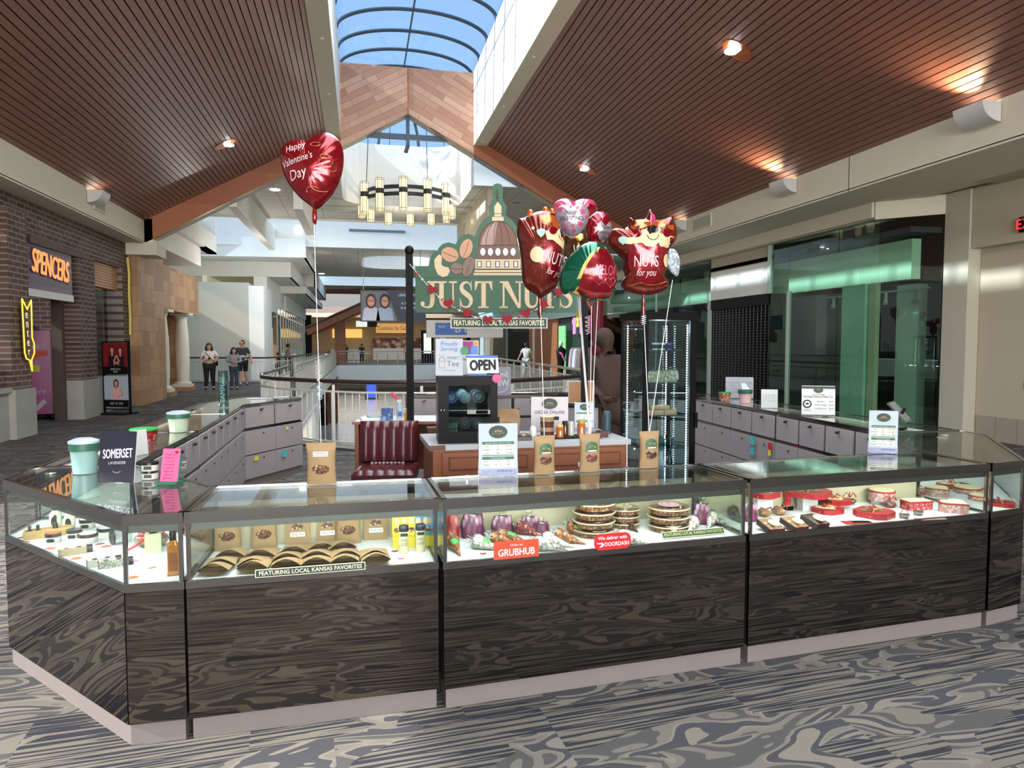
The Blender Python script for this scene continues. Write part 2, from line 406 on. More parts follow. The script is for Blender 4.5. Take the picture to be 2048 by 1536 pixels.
deckm = pm('white_deck', 'd3d8da', .35, 0, .02)
# ================================================================ the hall
carp = carpet()
XL, XR, XM, YG = -5.5, 8.35, 1.42, 20.5       # eaves, ridge, gable
ZE, ZS = 4.9, 7.40                            # eave and skylight-well bottom heights
tilec = gridm('ceiling_tiles', 'c9c6bb', '8f8c82', 1.2, .6, .014, .8, (0, 1), 0, .03, .1)
slatm = pm('slat_wood', '8a6052', .42, 0, .22, 7, .1)
darkv = pm('dark_void', '140f0e', .9)
# floor with the opening to the level below
hole = [(-1.62, 56), (-1.78, 14.6), (-1.62, 13.3), (-1.28, 12.55), (-.61, 11.75), (.1, 11.15), (.95, 10.9), (2.2, 11.05), (3.3, 11.8), (4.2, 12.9), (4.7, 14.3), (5.9, 40), (5.9, 56)]
fl = MB()
fl.flat([(-16, -14), (20, -14), (20, 10.9), (.95, 10.9)] + [(.1, 11.15), (-.61, 11.75), (-1.28, 12.55), (-1.62, 13.3), (-1.78, 14.6), (-1.62, 56), (-1.62, 110), (-16, 110)], 0, carp)
fl.flat([(20, 10.9), (.95, 10.9), (2.2, 11.05), (3.3, 11.8), (4.2, 12.9), (4.7, 14.3), (5.9, 40), (5.9, 110), (20, 110)], 0, carp)
fl.flat([(-1.62, 56), (5.9, 56), (5.9, 110), (-1.62, 110)], 0, carp)
struct('floor', fl)
edge = MB()                                   # white slab edge around the opening
for a, b in zip(hole, hole[1:] + hole[:1]):
    zb = -1.15 if a[1] > 50 and b[1] > 50 else -.75
    edge.slab([(a[0], a[1], .02), (b[0], b[1], .02), (b[0], b[1], zb), (a[0], a[1], zb)], (b[1] - a[1], -(b[0] - a[0]), 0), .06, whitep)
struct('trim_1', edge)
# level below
lowm = gridm('lower_tile', 'c9c5bc', '8c887f', .6, .6, .01, .25, (0, 1), 0, .06, .05)
lo = MB(); lo.flat([(-20, 8), (24, 8), (24, 112), (-20, 112)], -4.4, lowm); struct('floor', lo)
lw = MB(); lw.box(-20, 24, 100, 100.3, -4.4, -.1, whitep); lw.box(-6.4, -6.2, 12, 100, -4.4, -.1, whitep); lw.box(12, 12.2, 8, 100, -4.4, -.1, greyw)
lw.box(-20, 24, 8, 8.3, -4.4, -.1, greyw); struct('wall_lower', lw)
area('lower_floor_lights', (1.5, 72, -.3), 10, 28, 900, (1, .97, .93))
# wooden slatted ceiling, two slopes of separate slats on a dark backing
def slope(x0, z0, x1, z1, name):
    m = MB(); d = Vector((x1 - x0, 0, z1 - z0)); L = d.length; d.normalize(); n = Vector((-d.z, 0, d.x))
    if n.z < 0: n = -n
    k = 0
    while k * .118 < L:
        a = Vector((x0, 0, z0)) + d * (k * .118); b = a + d * .1
        m.slab([(a.x, -6, a.z), (b.x, -6, b.z), (b.x, YG, b.z), (a.x, YG, a.z)], n, .02, slatm); k += 1
    a, b = Vector((x0, 0, z0)) + n * .07, Vector((x1, 0, z1)) + n * .07
    m.slab([(a.x, -6, a.z), (b.x, -6, b.z), (b.x, YG, b.z), (a.x, YG, a.z)], n, .12, darkv)
    struct(name, m)
slope(XL, ZE, XM - 2.18, ZS, 'ceiling'); slope(XR, ZE, XM + 2.18, ZS, 'ceiling')
# skylight well and its lips
wellm = gridm('well_panels', 'e4e2dc', '8d8c88', 1.15, .9, .016, .8, (1, 2), 0, .03, .2)
for s, nm in ((-1, 'trim_2'), (1, 'trim_3')):
    m = MB(); x = XM + s * 1.86; x2 = XM + s * 2.24
    m.box(min(x, x2), max(x, x2), -6, YG - .01, ZS - .06, ZS + .1, cream)
    m.box(min(x, x + s * .08), max(x, x + s * .08), -6, YG - .01, ZS + .1, 9.42, wellm)
    for y in range(-4, 21, 3): m.cyl(x + s * .17, y, ZS - .09, ZS - .05, .035, white)
    struct(nm, m)
# barrel-vault skylight
ribm = pm('rib_metal', '4a5560', .45, .4)
def vault(y, r=1.86, rise=.62, z=9.4, n=24):
    return [(XM + r * math.cos(PI * k / n), y, z + rise * math.sin(PI * k / n)) for k in range(n + 1)]
t = tag(bpy.data.objects.new('window_1', None), kind='structure'); COL.objects.link(t)
vg = MB(); n = 24
skyg = glassm('skylight_glass', 'cfe0ee', .5)
P0, P1 = vault(-6), vault(25.5)
for k in range(n): vg.add([P0[k], P0[k + 1], P1[k + 1], P1[k]], [(0, 1, 2, 3)], skyg)
vg.build('skylight_glass', t)
for i in range(-5, 22):
    y = 19.95 + i * .0 - (i) * 1.24 if False else -5.2 + (i + 5) * 1.24
    MB().tube(vault(y, 1.88, .60), .045, ribm, 6).build('skylight_rib', t, smooth=60)
MB().rod((XM, -6, 10.0), (XM, 25, 10.0), .025, ribm).build('ridge_bar', t)
# gable panel with chevron boards, bottom chords and steel
chl = gridm('chevron_left', 'cf9474', '9a6448', .95, .17, .006, .5, (0, 2), .37, .2, .15, rot=R(-28), both='e4b394')
chr_ = gridm('chevron_right', 'cf9474', '9a6448', .95, .17, .006, .5, (0, 2), .37, .2, .15, rot=R(28), both='e4b394')
zl = lambda x: 8.12 - abs(x - XM) * (8.12 - 4.32) / 6.9
zt = lambda x: zl(x) + .62
g = MB()
for s, mm in ((-1, chl), (1, chr_)):
    x = XM + s * 1.86
    g.slab([(XM, YG, zl(XM) + .0), (x, YG, zl(x)), (x, YG, 9.38), (XM, YG, 9.38)], (0, 1, 0), .12, mm)
g.box(XM - .02, XM + .02, YG - .015, YG, 8.12, 9.38, woodb)
struct('wall_gable', g)
def chord(s, nm):
    m = MB(); x0, x1 = XM + s * 1.86, XM + s * 6.93
    m.slab([(x0, YG, zl(x0)), (x1, YG, zl(x1)), (x1, YG, zt(x1)), (x0, YG, zt(x0) + .02)], (0, 1, 0), .12, chordm)
    m.slab([(XM, YG + .12, zl(XM)), (x1, YG + .12, zl(x1)), (x1, YG + .12, zl(x1) + .1), (XM, YG + .12, zl(XM) + .1)], (0, 1, 0), .35, greyw)
    struct(nm, m)
chordm = gridm('chord_boards', 'a8623f', '8a4d30', 6, .9, .004, .45, (0, 2), .4, .12, .05, rot=R(0), both='b5714a')
chord(-1, 'beam'); chord(1, 'beam')
# rear slope closing the roof above the chords behind the gable
bk = MB()
for s in (-1, 1):
    x0, x1 = XM + s * 1.86, XM + s * 6.93
    bk.slab([(x0, YG + .05, zt(x0) - .02), (x1, YG + .05, zt(x1) - .02), (x1, YG + .05, 9.4), (x0, YG + .05, 9.4)], (0, 1, 0), .1, whitep)
struct('wall_attic', bk)
st = MB(); st.bar((XM - 1.15, 20.8, 7.55), (XM + 1.25, 20.8, 7.55), .1, .14, ribm)
st.bar((XM, 20.75, 8.25), (XM, 20.75, 7.3), .1, .1, ribm); st.bar((XM, 20.75, 7.3), (XM - .06, 20.72, 7.1), .1, .08, ribm)
struct('beam', st)
# eave fascias
for x0, x1, nm, y1 in ((XL - .12, XL, 'trim_4', 26.2), (XR, XR + .12, 'trim_5', YG)):
    m = MB(); m.box(x0, x1, -6, YG, 4.33, ZE + .03, cream); s = -1 if x0 < 0 else 1
    xa, xb = (x0 - 1.1, x1) if s < 0 else (x0, x1 + 1.6)
    m.box(xa, xb, -6, YG, 4.30, 4.345, cream)
    if s > 0:
        m.box(x0 - .004, x1, 11.0, 11.012, 4.3, ZE + .03, darkv)
    struct(nm, m)
# -------- left side: brick shop front
brick = gridm('dark_brick', '5a4038', '8b8279', .3, .1, .014, .85, (1, 2), .5, .35, .5, both='6b5145')
brickf = gridm('dark_brick_front', '5a4038', '8b8279', .3, .1, .014, .85, (0, 2), .5, .35, .5, both='6b5145')
conc = pm('concrete_base', '9c9a92', .85, 0, .14, 3, .1)
BX = -5.95
w = MB()
def bw(y0, y1, z0, z1, x0=BX - .45, x1=BX): w.box(x0, x1, y0, y1, z0, z1, brick)
bw(8, 12.2, .86, 4.35); bw(12.2, 13.75, 3.85, 4.35); bw(12.2, 13.75, .86, 1.2); bw(13.75, 14.55, .86, 4.35); bw(13.75, 14.5, .86, 4.0, BX, BX + .1)
bw(14.55, 17.15, 3.68, 4.35); bw(17.15, 18.15, .86, 4.35); bw(18.15, 20.1, 3.6, 4.35); bw(20.1, 20.6, .86, 4.35)
for y0, y1 in ((8, 13.75), (13.75, 14.55), (17.15, 18.15), (20.1, 20.6)):
    w.box(BX - .45, BX + (.14 if y0 == 13.75 else .03), y0, y1, 0, .86, conc)
w.box(BX - .45, BX - .1, 18.15, 20.1, 0, .86, conc); w.box(BX - .05, BX + .1, 8, 13.75, .82, .9, conc)
w.box(BX - .5, BX + .06, 14.75, 17.35, 3.52, 3.68, steelb := pm('rusty_lintel', '55443c', .7, 0, .2))
w.box(BX - .5, BX - .3, 17.0, 17.15, 0, 3.6, steelb)
struct('wall_left', w)
w = MB(); w.box(BX - 4, BX - 3.9, 13, 21, 0, 3.7, brick); w.box(BX - 4, BX - .45, 18.0, 18.15, 0, 3.7, brickf); w.box(BX - 4, BX - .45, 14.4, 14.5, 0, 3.7, darkv)
w.box(BX - 3, BX - .46, 12, 17.2, 3.6, 3.7, darkv); w.box(BX - 2.2, BX - 2.1, 18.0, 20.2, .8, 3.7, greyw)
struct('wall_shop_interior', w)
w = MB(); w.box(BX - .4, BX - .38, 18.15, 20.1, .86, 3.6, glassm('shop_glass', 'c9d2d4', 1.5)); w.box(BX - .42, BX - .3, 19.0, 19.06, .86, 3.2, pm('window_metal', '6a6f70', .4, .6))
struct('window_2', w)
bl = MB()
for k in range(9): bl.box(BX - .3, BX - .1, 18.2, 20.05, 3.02 + k * .065, 3.075 + k * .065, pm('blind_wood', 'b07a4a', .6, 0, .2))
bl.build('roller_blind', label='wooden slat blind above the brick shop window', cat='blind')
bl = MB()
for k in range(8): bl.box(BX - .3, BX - .1, 12.25, 13.7, 3.1 + k * .075, 3.17 + k * .075, pm('blind_wood', 'b07a4a'))
bl.build('roller_blind', label='wooden slat blind at the left edge beside the brick pier', cat='blind')
# stone building with columns
stone = gridm('stone_tile', 'a9805a', '8a6546', .62, .4, .006, .7, ('s', 2), .5, .14, .1, both='c29a72')
w = MB()
w.box(-6.6, -5.72, 20.6, 23.2, 0, 4.3, stone); w.box(-8.5, -7.0, 23.2, 28.5, 0, 2.75, stone); w.box(-7.0, -5.85, 23.2, 28.5, 2.72, 4.1, stone)
w.box(-7.0, -6.3, 27.9, 28.6, 0, 4.1, stone); w.box(-7.05, -6.95, 24.6, 25.5, 0, 2.7, darkv)
struct('wall_stone', w)
colm = pm('column_cream', 'd9d6c6', .6, 0, .05)
for i, (x, y) in enumerate(((-6.12, 24.3), (-6.16, 27.2))):
    t = thing('column', ['round cream column nearest the brick shop, on a square base', 'round cream column at the far corner of the stone building'][i], 'column', (x, y, 0))
    b = MB(); b.lathe([(.21, .3), (.235, 1.0), (.225, 1.8), (.17, 2.55)], colm, 24); b.build('shaft', t, smooth=40)
    b = MB(); b.box(-.36, .36, -.36, .36, 0, .14, stone); b.box(-.3, .3, -.3, .3, .14, .24, colm); b.lathe([(.29, .24), (.29, .28), (.24, .33)], colm, 24); b.build('column_base', t, smooth=40)
    b = MB(); b.lathe([(.17, 2.53), (.2, 2.55), (.2, 2.6), (.25, 2.66)], colm, 24); b.box(-.32, .32, -.32, .32, 2.66, 2.74, colm); b.build('capital', t, smooth=40)
# ---- beyond the gable: flat ceilings, cross wells, dropped soffits
def ringceil(x0, x1, y0, y1, z, ox0, ox1, oy0, oy1, r, name, hh=2.0):
    m = MB(); cs = []
    for cx, cy_, a in ((ox1 - r, oy1 - r, 0), (ox0 + r, oy1 - r, 90), (ox0 + r, oy0 + r, 180), (ox1 - r, oy0 + r, 270)):
        cs += ell(cx, cy_, r, r, 6, a, a + 90)
    q = len(cs) // 4
    outer = [(x1, y1), (x0, y1), (x0, y0), (x1, y0)]
    for k in range(4):
        seg = cs[k * q:(k + 1) * q] + [cs[((k + 1) * q) % len(cs)]]
        m.flat([outer[k]] + [outer[(k + 1) % 4]] + seg[::-1], z, tilec) if False else None
    # four flat trapezoids around the rounded opening
    corners = [cs[k * q + q // 2] for k in range(4)]
    for k in range(4):
        a = k * q + q // 2; b = (k + 1) * q + q // 2
        seg = [cs[i % len(cs)] for i in range(a, b + 1)]
        m.flat([outer[k]] + seg + [outer[(k + 1) % 4]], z, tilec)
    for a, b in zip(cs, cs[1:] + cs[:1]):
        if max(a[1], b[1]) < 22.2 and y0 < 22: continue
        m.add([(a[0], a[1], z), (b[0], b[1], z), (b[0], b[1], z + hh), (a[0], a[1], z + hh)], [(0, 1, 2, 3)], whitep)
    struct(name, m); return cs
ZC = 6.25
m = MB(); y0 = YG + .13; arc = [(-.45, y0)] + ell(.55, 23.3, 1, 1, 6, 180, 90) + ell(2.3, 23.3, 1, 1, 6, 90, 0) + [(3.3, y0)]
m.flat([(-14, y0)] + arc + [(20, y0), (20, 27.3), (-14, 27.3)], ZC, tilec)
for a, b in zip(arc, arc[1:]): m.add([(a[0], a[1], ZC), (b[0], b[1], ZC), (b[0], b[1], ZC + 2), (a[0], a[1], ZC + 2)], [(0, 1, 2, 3)], whitep)
struct('ceiling', m)
o2 = ringceil(-14, 20, 34.5, 50, ZC, .2, 4.2, 38.0, 44.5, 1.5, 'ceiling')
m = MB(); m.box(-14, 20, 56.5, 64, ZC, ZC + .1, tilec); struct('ceiling', m)
m = MB()
m.box(-14, 20, 27.3, 27.45, ZC - .05, 8.6, whitep); m.box(-14, 20, 34.35, 34.5, ZC - .1, 8.6, whitep); m.box(-14, 20, 50, 50.15, ZC, 8.6, whitep); m.box(-14, 20, 56.4, 56.5, ZC - .1, 8.6, whitep)
struct('trim_6', m)
# dome over the first opening
t = tag(bpy.data.objects.new('window_3', None), kind='structure'); COL.objects.link(t)
m = MB(); m.lathe([(2.4, 8.2), (2.1, 8.9), (1.4, 9.4), (.02, 9.65)], skyg, 10, T(1.42, 23.3), caps=False); m.build('dome_glass', t)
for k in range(10):
    a = 2 * PI * k / 10; MB().tube([(1.42 + r * math.cos(a), 23.3 + r * math.sin(a), z) for r, z in ((2.4, 8.2), (2.1, 8.9), (1.4, 9.4), (.05, 9.65))], .05, ribm, 6).build('dome_rib', t)
# glass over the second opening and the wells
m = MB(); m.box(0, 4.4, 37.8, 44.7, 8.6, 8.62, skyg); m.box(-14, 20, 27.3, 34.5, 8.6, 8.62, skyg); m.box(-14, 20, 50, 56.5, 8.6, 8.62, skyg); struct('window_4', m)
s = MB(); s.box(-.4, 2.2, 34.33, 34.35, 6.9, 7.02, pm('vent_dark', '6d7478', .6)); s.build('air_vent', label='long dark slot vent in the pale skylight wall above the chandelier', cat='vent')
# white cloth hanging in the first opening
cl = MB()
def clf(u, v):
    a = Vector((1.5, 23.9, 8.15)); b = Vector((3.1, 23.4, 8.15)); c = Vector((2.45, 23.2, 6.7))
    p = a.lerp(b, u); q = p.lerp(c, v ** 1.1); q.z -= .35 * math.sin(PI * u) * (1 - v) * .9; q.y += .06 * math.sin(v * 14 + 3 * u); return q
cl.grid(clf, 14, 14, pm('white_cloth', 'eeeeea', .9)); cl.build('hanging_cloth', smooth=60, label='white cloth hanging in folds beneath the far skylight dome', cat='cloth')
def soff(nm, boxes, mat=whitep):
    m = MB()
    for b in boxes: m.box(*b, mat)
    struct(nm, m)
soff('beam', [(-3.5, -3.25, YG + .4, 30.2, 5.42, ZC), (-3.5, -1.7, 30.2, 30.4, 5.9, ZC + .3)])
soff('beam', [(-1.75, -1.5, YG + .4, 25.8, 5.42, ZC)])
soff('beam', [(-5.6, -5.3, YG, 26.2, 4.32, 4.95), (-14, -5.6, YG, 26.2, 4.32, 4.4), (-14, -5.3, 26.2, 26.35, 4.32, 5.6)])
soff('beam', [(-5.4, -5.1, YG + .4, 28, 4.95, 5.6), (-14, -5.1, 28, 28.1, 4.95, 6.2), (-14, -5.1, 26, 28.1, 4.95, 5.0)])
soff('beam', [(-6.3, -5.2, YG - .05, 21.4, 4.0, 4.33)], cream)
def band(nm, y0, bow, x0, x1, z0, z1, y2):
    m = MB(); P = [(x0 + (x1 - x0) * k / 10, y0 + bow * (1 - k / 10) ** 2) for k in range(11)]
    for a, b in zip(P, P[1:]): m.slab([(a[0], a[1], z0), (b[0], b[1], z0), (b[0], b[1], z1), (a[0], a[1], z1)], (0, 1, 0), .1, whitep)
    m.flat(P + [(x1, y2), (x0, y2)], z0, whitep); m.box(x1 - .1, x1, y0, y2, z0, z1, whitep); struct(nm, m)
band('beam', 34.2, 2.5, -14, -2.35, 5.62, 6.5, 42); band('beam', 36.3, 2.5, -14, -3.2, 4.9, 5.62, 50); band('beam', 42, 1.5, -14, -2.9, 4.5, 4.9, 60)
band('beam', 46, 0, -14, -2.6, 5.2, 6.2, 60)
bv = pm('vent_dark', '6d7478')
for x, z, y in ((-6.3, 6.1, 35.1), (-3.9, 6.1, 34.3), (-6.6, 5.3, 37.2)):
    MB().box(x, x + .35, y - .02, y, z, z + .07, bv).build('air_vent', label={-6.3: 'small grey vent on the upper curved white band, left one', -3.9: 'small grey vent on the upper curved white band, right one', -6.6: 'small grey vent on the lower curved white band'}[x], cat='vent')
# right bulkhead beyond the gable
soff('beam', [(3.75, 3.95, YG + .4, 27.4, 5.2, ZC + .02)], beige); soff('beam', [(6.2, 6.4, YG + .4, 40, 4.8, ZC)], beige); soff('beam', [(3.75, 20, 27.4, 27.6, 5.3, ZC)], beige)
# -------- grey wall, far left shops
w = MB(); w.box(-9, -4.72, 33, 36, 0, 4.34, greyw); w.box(-4.72, -4.1, 33.0, 33.1, 0, 4.2, whitep); w.box(-4.72, -4.1, 33.1, 36, 0, 4.2, whitep); w.box(-9, -8.9, 26, 33, 0, 4.34, greyw)
struct('wall_left', w)
# -------- right side
w = MB()
w.box(9.5, 9.9, 11.75, 60, 4.0, 4.33, beige); w.box(9.42, 9.9, 11.75, 60, 4.02, 4.30, cream)
w.slab([(9.5, 11.75, 3.98), (10.31, 10.97, 3.98), (10.31, 10.97, 4.33), (9.5, 11.75, 4.33)], (-.5, -.5, 0), .05, cream)
struct('wall_right', w)
w = MB()
w.box(10.3, 10.7, 10.43, 10.96, 0, 4.33, greyw); w.box(10.34, 10.75, -6, 10.42, 3.3, 4.33, beige); w.box(10.55, 10.75, -6, 10.42, .42, 3.3, beige); w.box(10.54, 10.75, -6, 10.42, 0, .42, gridm('base_tile', 'a59d8d', '7f786b', .4, .5, .008, .5, (1, 2), 0, .06))
w.box(10.3, 18, 10.96, 11.02, 0, 4.33, darkv)
w.box(18, 18.2, -6, 10.2, 0, 4.33, beige); w.box(9.8, 10.7, -6, 9.9, 4.29, 4.33, beige)
struct('wall_right', w)
w = MB(); w.box(XL - 1.2, 12, -6.2, -6, 5, 9.5, beige); struct('wall_rear', w)
# glazed shop front
gg = glassm('green_glass', 'dff1e7', 1.1); mul = pm('pale_mullion', 'a9bdb4', .4, .3)
def pane(nm, parts, frames=()):
    t = tag(bpy.data.objects.new(nm, None), kind='structure'); COL.objects.link(t)
    for p in parts: MB().slab(p, (1, 0, 0), .012, gg).build('pane', t)
    for f in frames: MB().box(*f, mul).build('mullion', t)
X0 = 9.6
pl = lambda y0, y1, z0, z1: [(X0, y0, z0), (X0, y1, z0), (X0, y1, z1), (X0, y0, z1)]
MB().box(8.4, 20, -6, 11.2, 4.345, 4.5, beige).box(9.9, 20, 11.2, 62, 4.345, 4.5, beige).build('ceiling', kind='structure')
pane('window_5', [pl(11.75, 12.9, .1, 4), pl(12.92, 14.6, .1, 4), pl(14.62, 15.35, .1, 4)], [(X0 - .03, X0 + .05, 14.57, 14.65, 0, 2.85), (X0 - .03, X0 + .05, 15.33, 15.45, 2.86, 4)])
pane('window_6', [pl(18.4, 19.6, .1, 4), pl(19.62, 22, .1, 4), pl(22.02, 25, .1, 4), pl(25.02, 29, .1, 4)], [(X0 - .03, X0 + .06, 18.33, 18.42, 0, 2.86), (X0 - .02, X0 + .04, 21.98, 22.04, 0, 4)])
pane('window_7', [[(9.6, 11.74, .1), (10.29, 10.98, .1), (10.29, 10.98, 4), (9.6, 11.74, 4)]])
w = MB(); band_w = pm('shop_band', 'e6e9e2', .8, 0, .04)
w.box(10.1, 10.3, 11.5, 30, 2.87, 3.62, band_w); w.box(9.62, 9.7, 15.45, 18.35, 2.87, 3.62, band_w); w.box(9.62, 9.7, 15.45, 18.35, 3.62, 4.0, beige)
w.box(11.0, 11.2, 12.3, 12.9, 0, 2.87, band_w); w.box(10.05, 10.15, 12.35, 12.55, 0, 2.87, pm('shop_pier', 'b9b29c', .8)); w.box(10.0, 10.2, 12.6, 13.3, 0, 2.87, pm('shop_panel', 'a7c4b6', .7))
w.box(15, 15.2, 8, 62, 0, 4.3, pm('shop_back', '2a2d30', .9)); w.box(9.62, 15, 11.0, 62, 3.65, 3.75, pm('shop_back', '2a2d30')); w.box(10.75, 15, 11.03, 11.1, 0, 4, pm('shop_back', '2a2d30'))
w.box(9.65, 15, 15.3, 15.4, 0, 2.86, pm('shop_back', '2a2d30')); w.box(9.65, 15, 18.45, 18.55, 0, 2.86, pm('shop_back', '2a2d30'))
struct('wall_shop_interior', w)
# a few dim furnishings behind the dark glass
for y, l in ((12.9, 'white counter block seen dimly through the shop glass beside the pale pier'), (14.3, 'white counter block seen dimly through the shop glass beside the grille')):
    MB().box(12, 12.6, y, y + .9, .9, 1.3, white).box(12.05, 12.55, y + .05, y + .85, 0, .9, steel).build('display_counter', label=l, cat='counter')
t = MB(); t.rod((10.9, 11.9, 2.75), (10.9, 15.0, 2.75), .02, white)
for y in (12.2, 13.1, 14.2, 14.8): t.cyl(10.9, y, 2.62, 2.74, .03, white); t.rod((10.9, y, 2.62), (10.85, y - .05, 2.5), .03, white, .05)
t.build('track_light', label='white track light with four heads inside the dark glazed shop', cat='light')
# roller grille
t = thing('security_grille', 'silver roll-down grille closing the dark shop entrance', 'grille', (9.68, 15.45, 0))
m = MB()
for k in range(36): m.rod((0, 0, .1 + k * .07), (0, 2.88, .1 + k * .07), .006, steel, seg=4)
m.build('grille_rods', t)
m = MB()
for j in range(17): m.box(-.008, .008, .05 + j * .172, .062 + j * .172, .1, 2.6, steel)
m.build('grille_links', t)
MB().box(-.06, .06, 0, 2.88, 2.6, 2.86, blackp).build('grille_housing', t)
for _y in (12.3, 13.3, 14.3, 19.2, 20.8, 22.6, 24.6): spot('shop_band_fill', (9.72, _y, 3.9), 60, (1, 1, .95), Vector((.5, 0, -1)).to_track_quat('-Z', 'Y').to_euler(), 150, .5, .01)  # added unseen spots imitating sunlight on the pale band behind the glass
area('shop_light', (12.5, 14, 3.6), 3, 5, 25, (.9, .95, 1))
# ================================================================ the kiosk
mirror.node_tree.nodes['Principled BSDF'].inputs['Specular Tint'].default_value = (1, 1, 1, 1)
ZD, ZT = .668, .965                      # display deck and top of the cases
led = pm('lamp_tube', 'fff6e0', emit=6, var=0)
doorm = pm('grey_cabinet_door', '989090', .55, 0, .03, 2)
darkgap = pm('dark_gap', '2a2626', .8)
keym = pm('key_brass', '4a4642', .35, .8)
paneb = pm('case_back_panel', 'b3aa90', .5, 0, .04)
def showcase(label, pts, kinds, group='glass display cases of the kiosk', name='display_case', tubes=True, split=None, power=14, tube_edge=None):
    """pts: outline; kinds per edge: f front mirror + glass, e end glass, d inner cabinet doors (n columns), n nothing"""
    ar = sum(pts[i][0] * pts[(i + 1) % len(pts)][1] - pts[(i + 1) % len(pts)][0] * pts[i][1] for i in range(len(pts)))
    if ar < 0: raise ValueError(label)
    cx = sum(p[0] for p in pts) / len(pts); cy_ = sum(p[1] for p in pts) / len(pts)
    t = thing(name, label, 'display case', (cx, cy_, 0), 0, group)
    P = [Vector((p[0] - cx, p[1] - cy_, 0)) for p in pts]; n = len(P)
    def inset(d):
        out = []
        for i in range(n):
            a, b, c = P[i - 1], P[i], P[(i + 1) % n]; d1, d2 = (b - a).normalized(), (c - b).normalized()
            n1, n2 = Vector((-d1.y, d1.x, 0)), Vector((-d2.y, d2.x, 0)); bis = (n1 + n2); k = bis.dot(n1)
            out.append(b + bis * (d / max(k, .3)))
        return [(q.x, q.y) for q in out]
    MB().prism(inset(.012), 0, .09, plinthm).build('plinth', t)
    MB().prism(inset(.012), .09, ZD - .02, pm('case_body', '3a3634', .5)).build('carcass', t)
    MB().prism(inset(.006), ZD - .02, ZD, deckm).build('display_deck', t)
    fr = MB()
    for i in range(n):
        a, b = P[i], P[(i + 1) % n]; k = kinds[i]; d = (b - a).normalized(); nn = Vector((-d.y, d.x, 0)); L = (b - a).length
        M = Matrix.Translation(a) @ Matrix((d, nn, Vector((0, 0, 1)))).transposed().to_4x4()
        if k != 'n' or True:
            fr.box(0, L, 0, .02, ZT - (.048 if k == 'f' else .03), ZT, chrome, M)
            if k == 'f': fr.box(.01, L - .01, .02, .045, ZT - .08, ZT - .03, steel, M)
            fr.box(0, L, 0, .015, ZD - .025, ZD + .008, chrome, M)
        if k in ('f', 'e'):
            m = MB(); m.box(.004, L - .004, .006, .01, ZD, ZT - .04, glass, M); m.build('glass_pane', t)
        if k == 'f':
            m = MB(); m.box(.003, L - .003, -.001, .011, .092, ZD - .026, mirror, M); m.build('mirror_panel', t)
        if k[0] == 'd':
            nc = int(k[1:]); cw = L / nc
            MB().box(.0, L, .012, .02, .09, ZT - .04, darkgap, M).build('door_frame', t)
            for c in range(nc):
                x0, x1 = c * cw + .02, (c + 1) * cw - .02
                for z0, z1 in ((ZD + .02, ZT - .045), (.375, ZD - .015), (.095, .362)):
                    q = MB().box(x0 - (.0 if z0 > .6 else .015), x1 + (.0 if z0 > .6 else .015), -.008, .012, z0, z1, doorm, M).build('cabinet_door', t)
                    lk = MB(); xm = x0 + (x1 - x0) * .5
                    if z0 > .6: lk.rod(M @ Vector((xm, -.008, z1 - .035)), M @ Vector((xm, -.035, z1 - .035)), .012, keym).rod(M @ Vector((xm, -.03, z1 - .035)), M @ Vector((xm + .035, -.03, z1 - .02)), .006, keym)
                    else: lk.rod(M @ Vector((xm + .05, -.006, z1 - .05)), M @ Vector((xm + .05, -.016, z1 - .05)), .009, keym)
                    lk.build('lock', q)
    fr.build('metal_frame', t)
    for i in range(n):
        p = inset(.012)[i]; MB().box(p[0] - .008, p[0] + .008, p[1] - .008, p[1] + .008, ZD, ZT - .03, chrome).build('corner_post', t)
    MB().prism(inset(.008), ZT - .012, ZT - .004, glass).build('glass_top', t)
    if tubes:
        ed = tube_edge if tube_edge is not None else [i for i in range(n) if kinds[i] == 'f'][:1]
        ed = ed if isinstance(ed, list) else [ed]
        for i in ed:
            a, b = P[i], P[(i + 1) % n]; d = (b - a).normalized(); nn = Vector((-d.y, d.x, 0)); L = (b - a).length
            MB().rod(a + d * .06 + nn * .055 + Vector((0, 0, ZT - .05)), b - d * .06 + nn * .055 + Vector((0, 0, ZT - .05)), .008, led).build('light_tube', t)
            c = (a + b) / 2 + nn * .075 + Vector((cx, cy_, ZT - .06))
            area('case_tube_light', c, L - .1, .03, power * .24 * L / 1.5, (1, .97, .9), ((Matrix((d, nn, Vector((0, 0, 1)))).transposed()) @ Matrix.Rotation(R(28), 3, 'X')).to_euler())
    return t
c0 = showcase('angled corner display case of lotions at the front left end of the kiosk', [(-.945, 3.10), (-.718, 3.10), (-.703, 3.66), (-.87, 3.88), (-1.28, 4.42), (-1.79, 4.42), (-1.79, 4.06)], ['f', 'n', 'n', 'n', 'n', 'n', 'f'], tube_edge=[6], power=17)
c1 = showcase('front display case of brown paper nut pouches, left of the middle one', [(-.713, 3.10), (.338, 3.142), (.322, 3.655), (-.70, 3.66)], ['f', 'e', 'n', 'e'], power=17)
c2 = showcase('middle front display case with candied nut cones and red delivery signs', [(.355, 3.125), (1.925, 3.255), (1.88, 3.755), (.335, 3.66)], ['f', 'e', 'n', 'e'], power=17)
c3 = showcase('front display case with red heart gift boxes, right of the middle one', [(1.945, 3.257), (3.56, 3.40), (3.52, 3.905), (1.90, 3.757)], ['f', 'e', 'n', 'e'], power=17)
c4 = showcase('large angled corner display case at the front right end of the kiosk', [(3.575, 3.40), (3.88, 3.465), (4.66, 4.48), (4.72, 4.80), (4.04, 4.76), (3.53, 3.92)], ['f', 'f', 'f', 'n', 'n', 'n'], power=10)
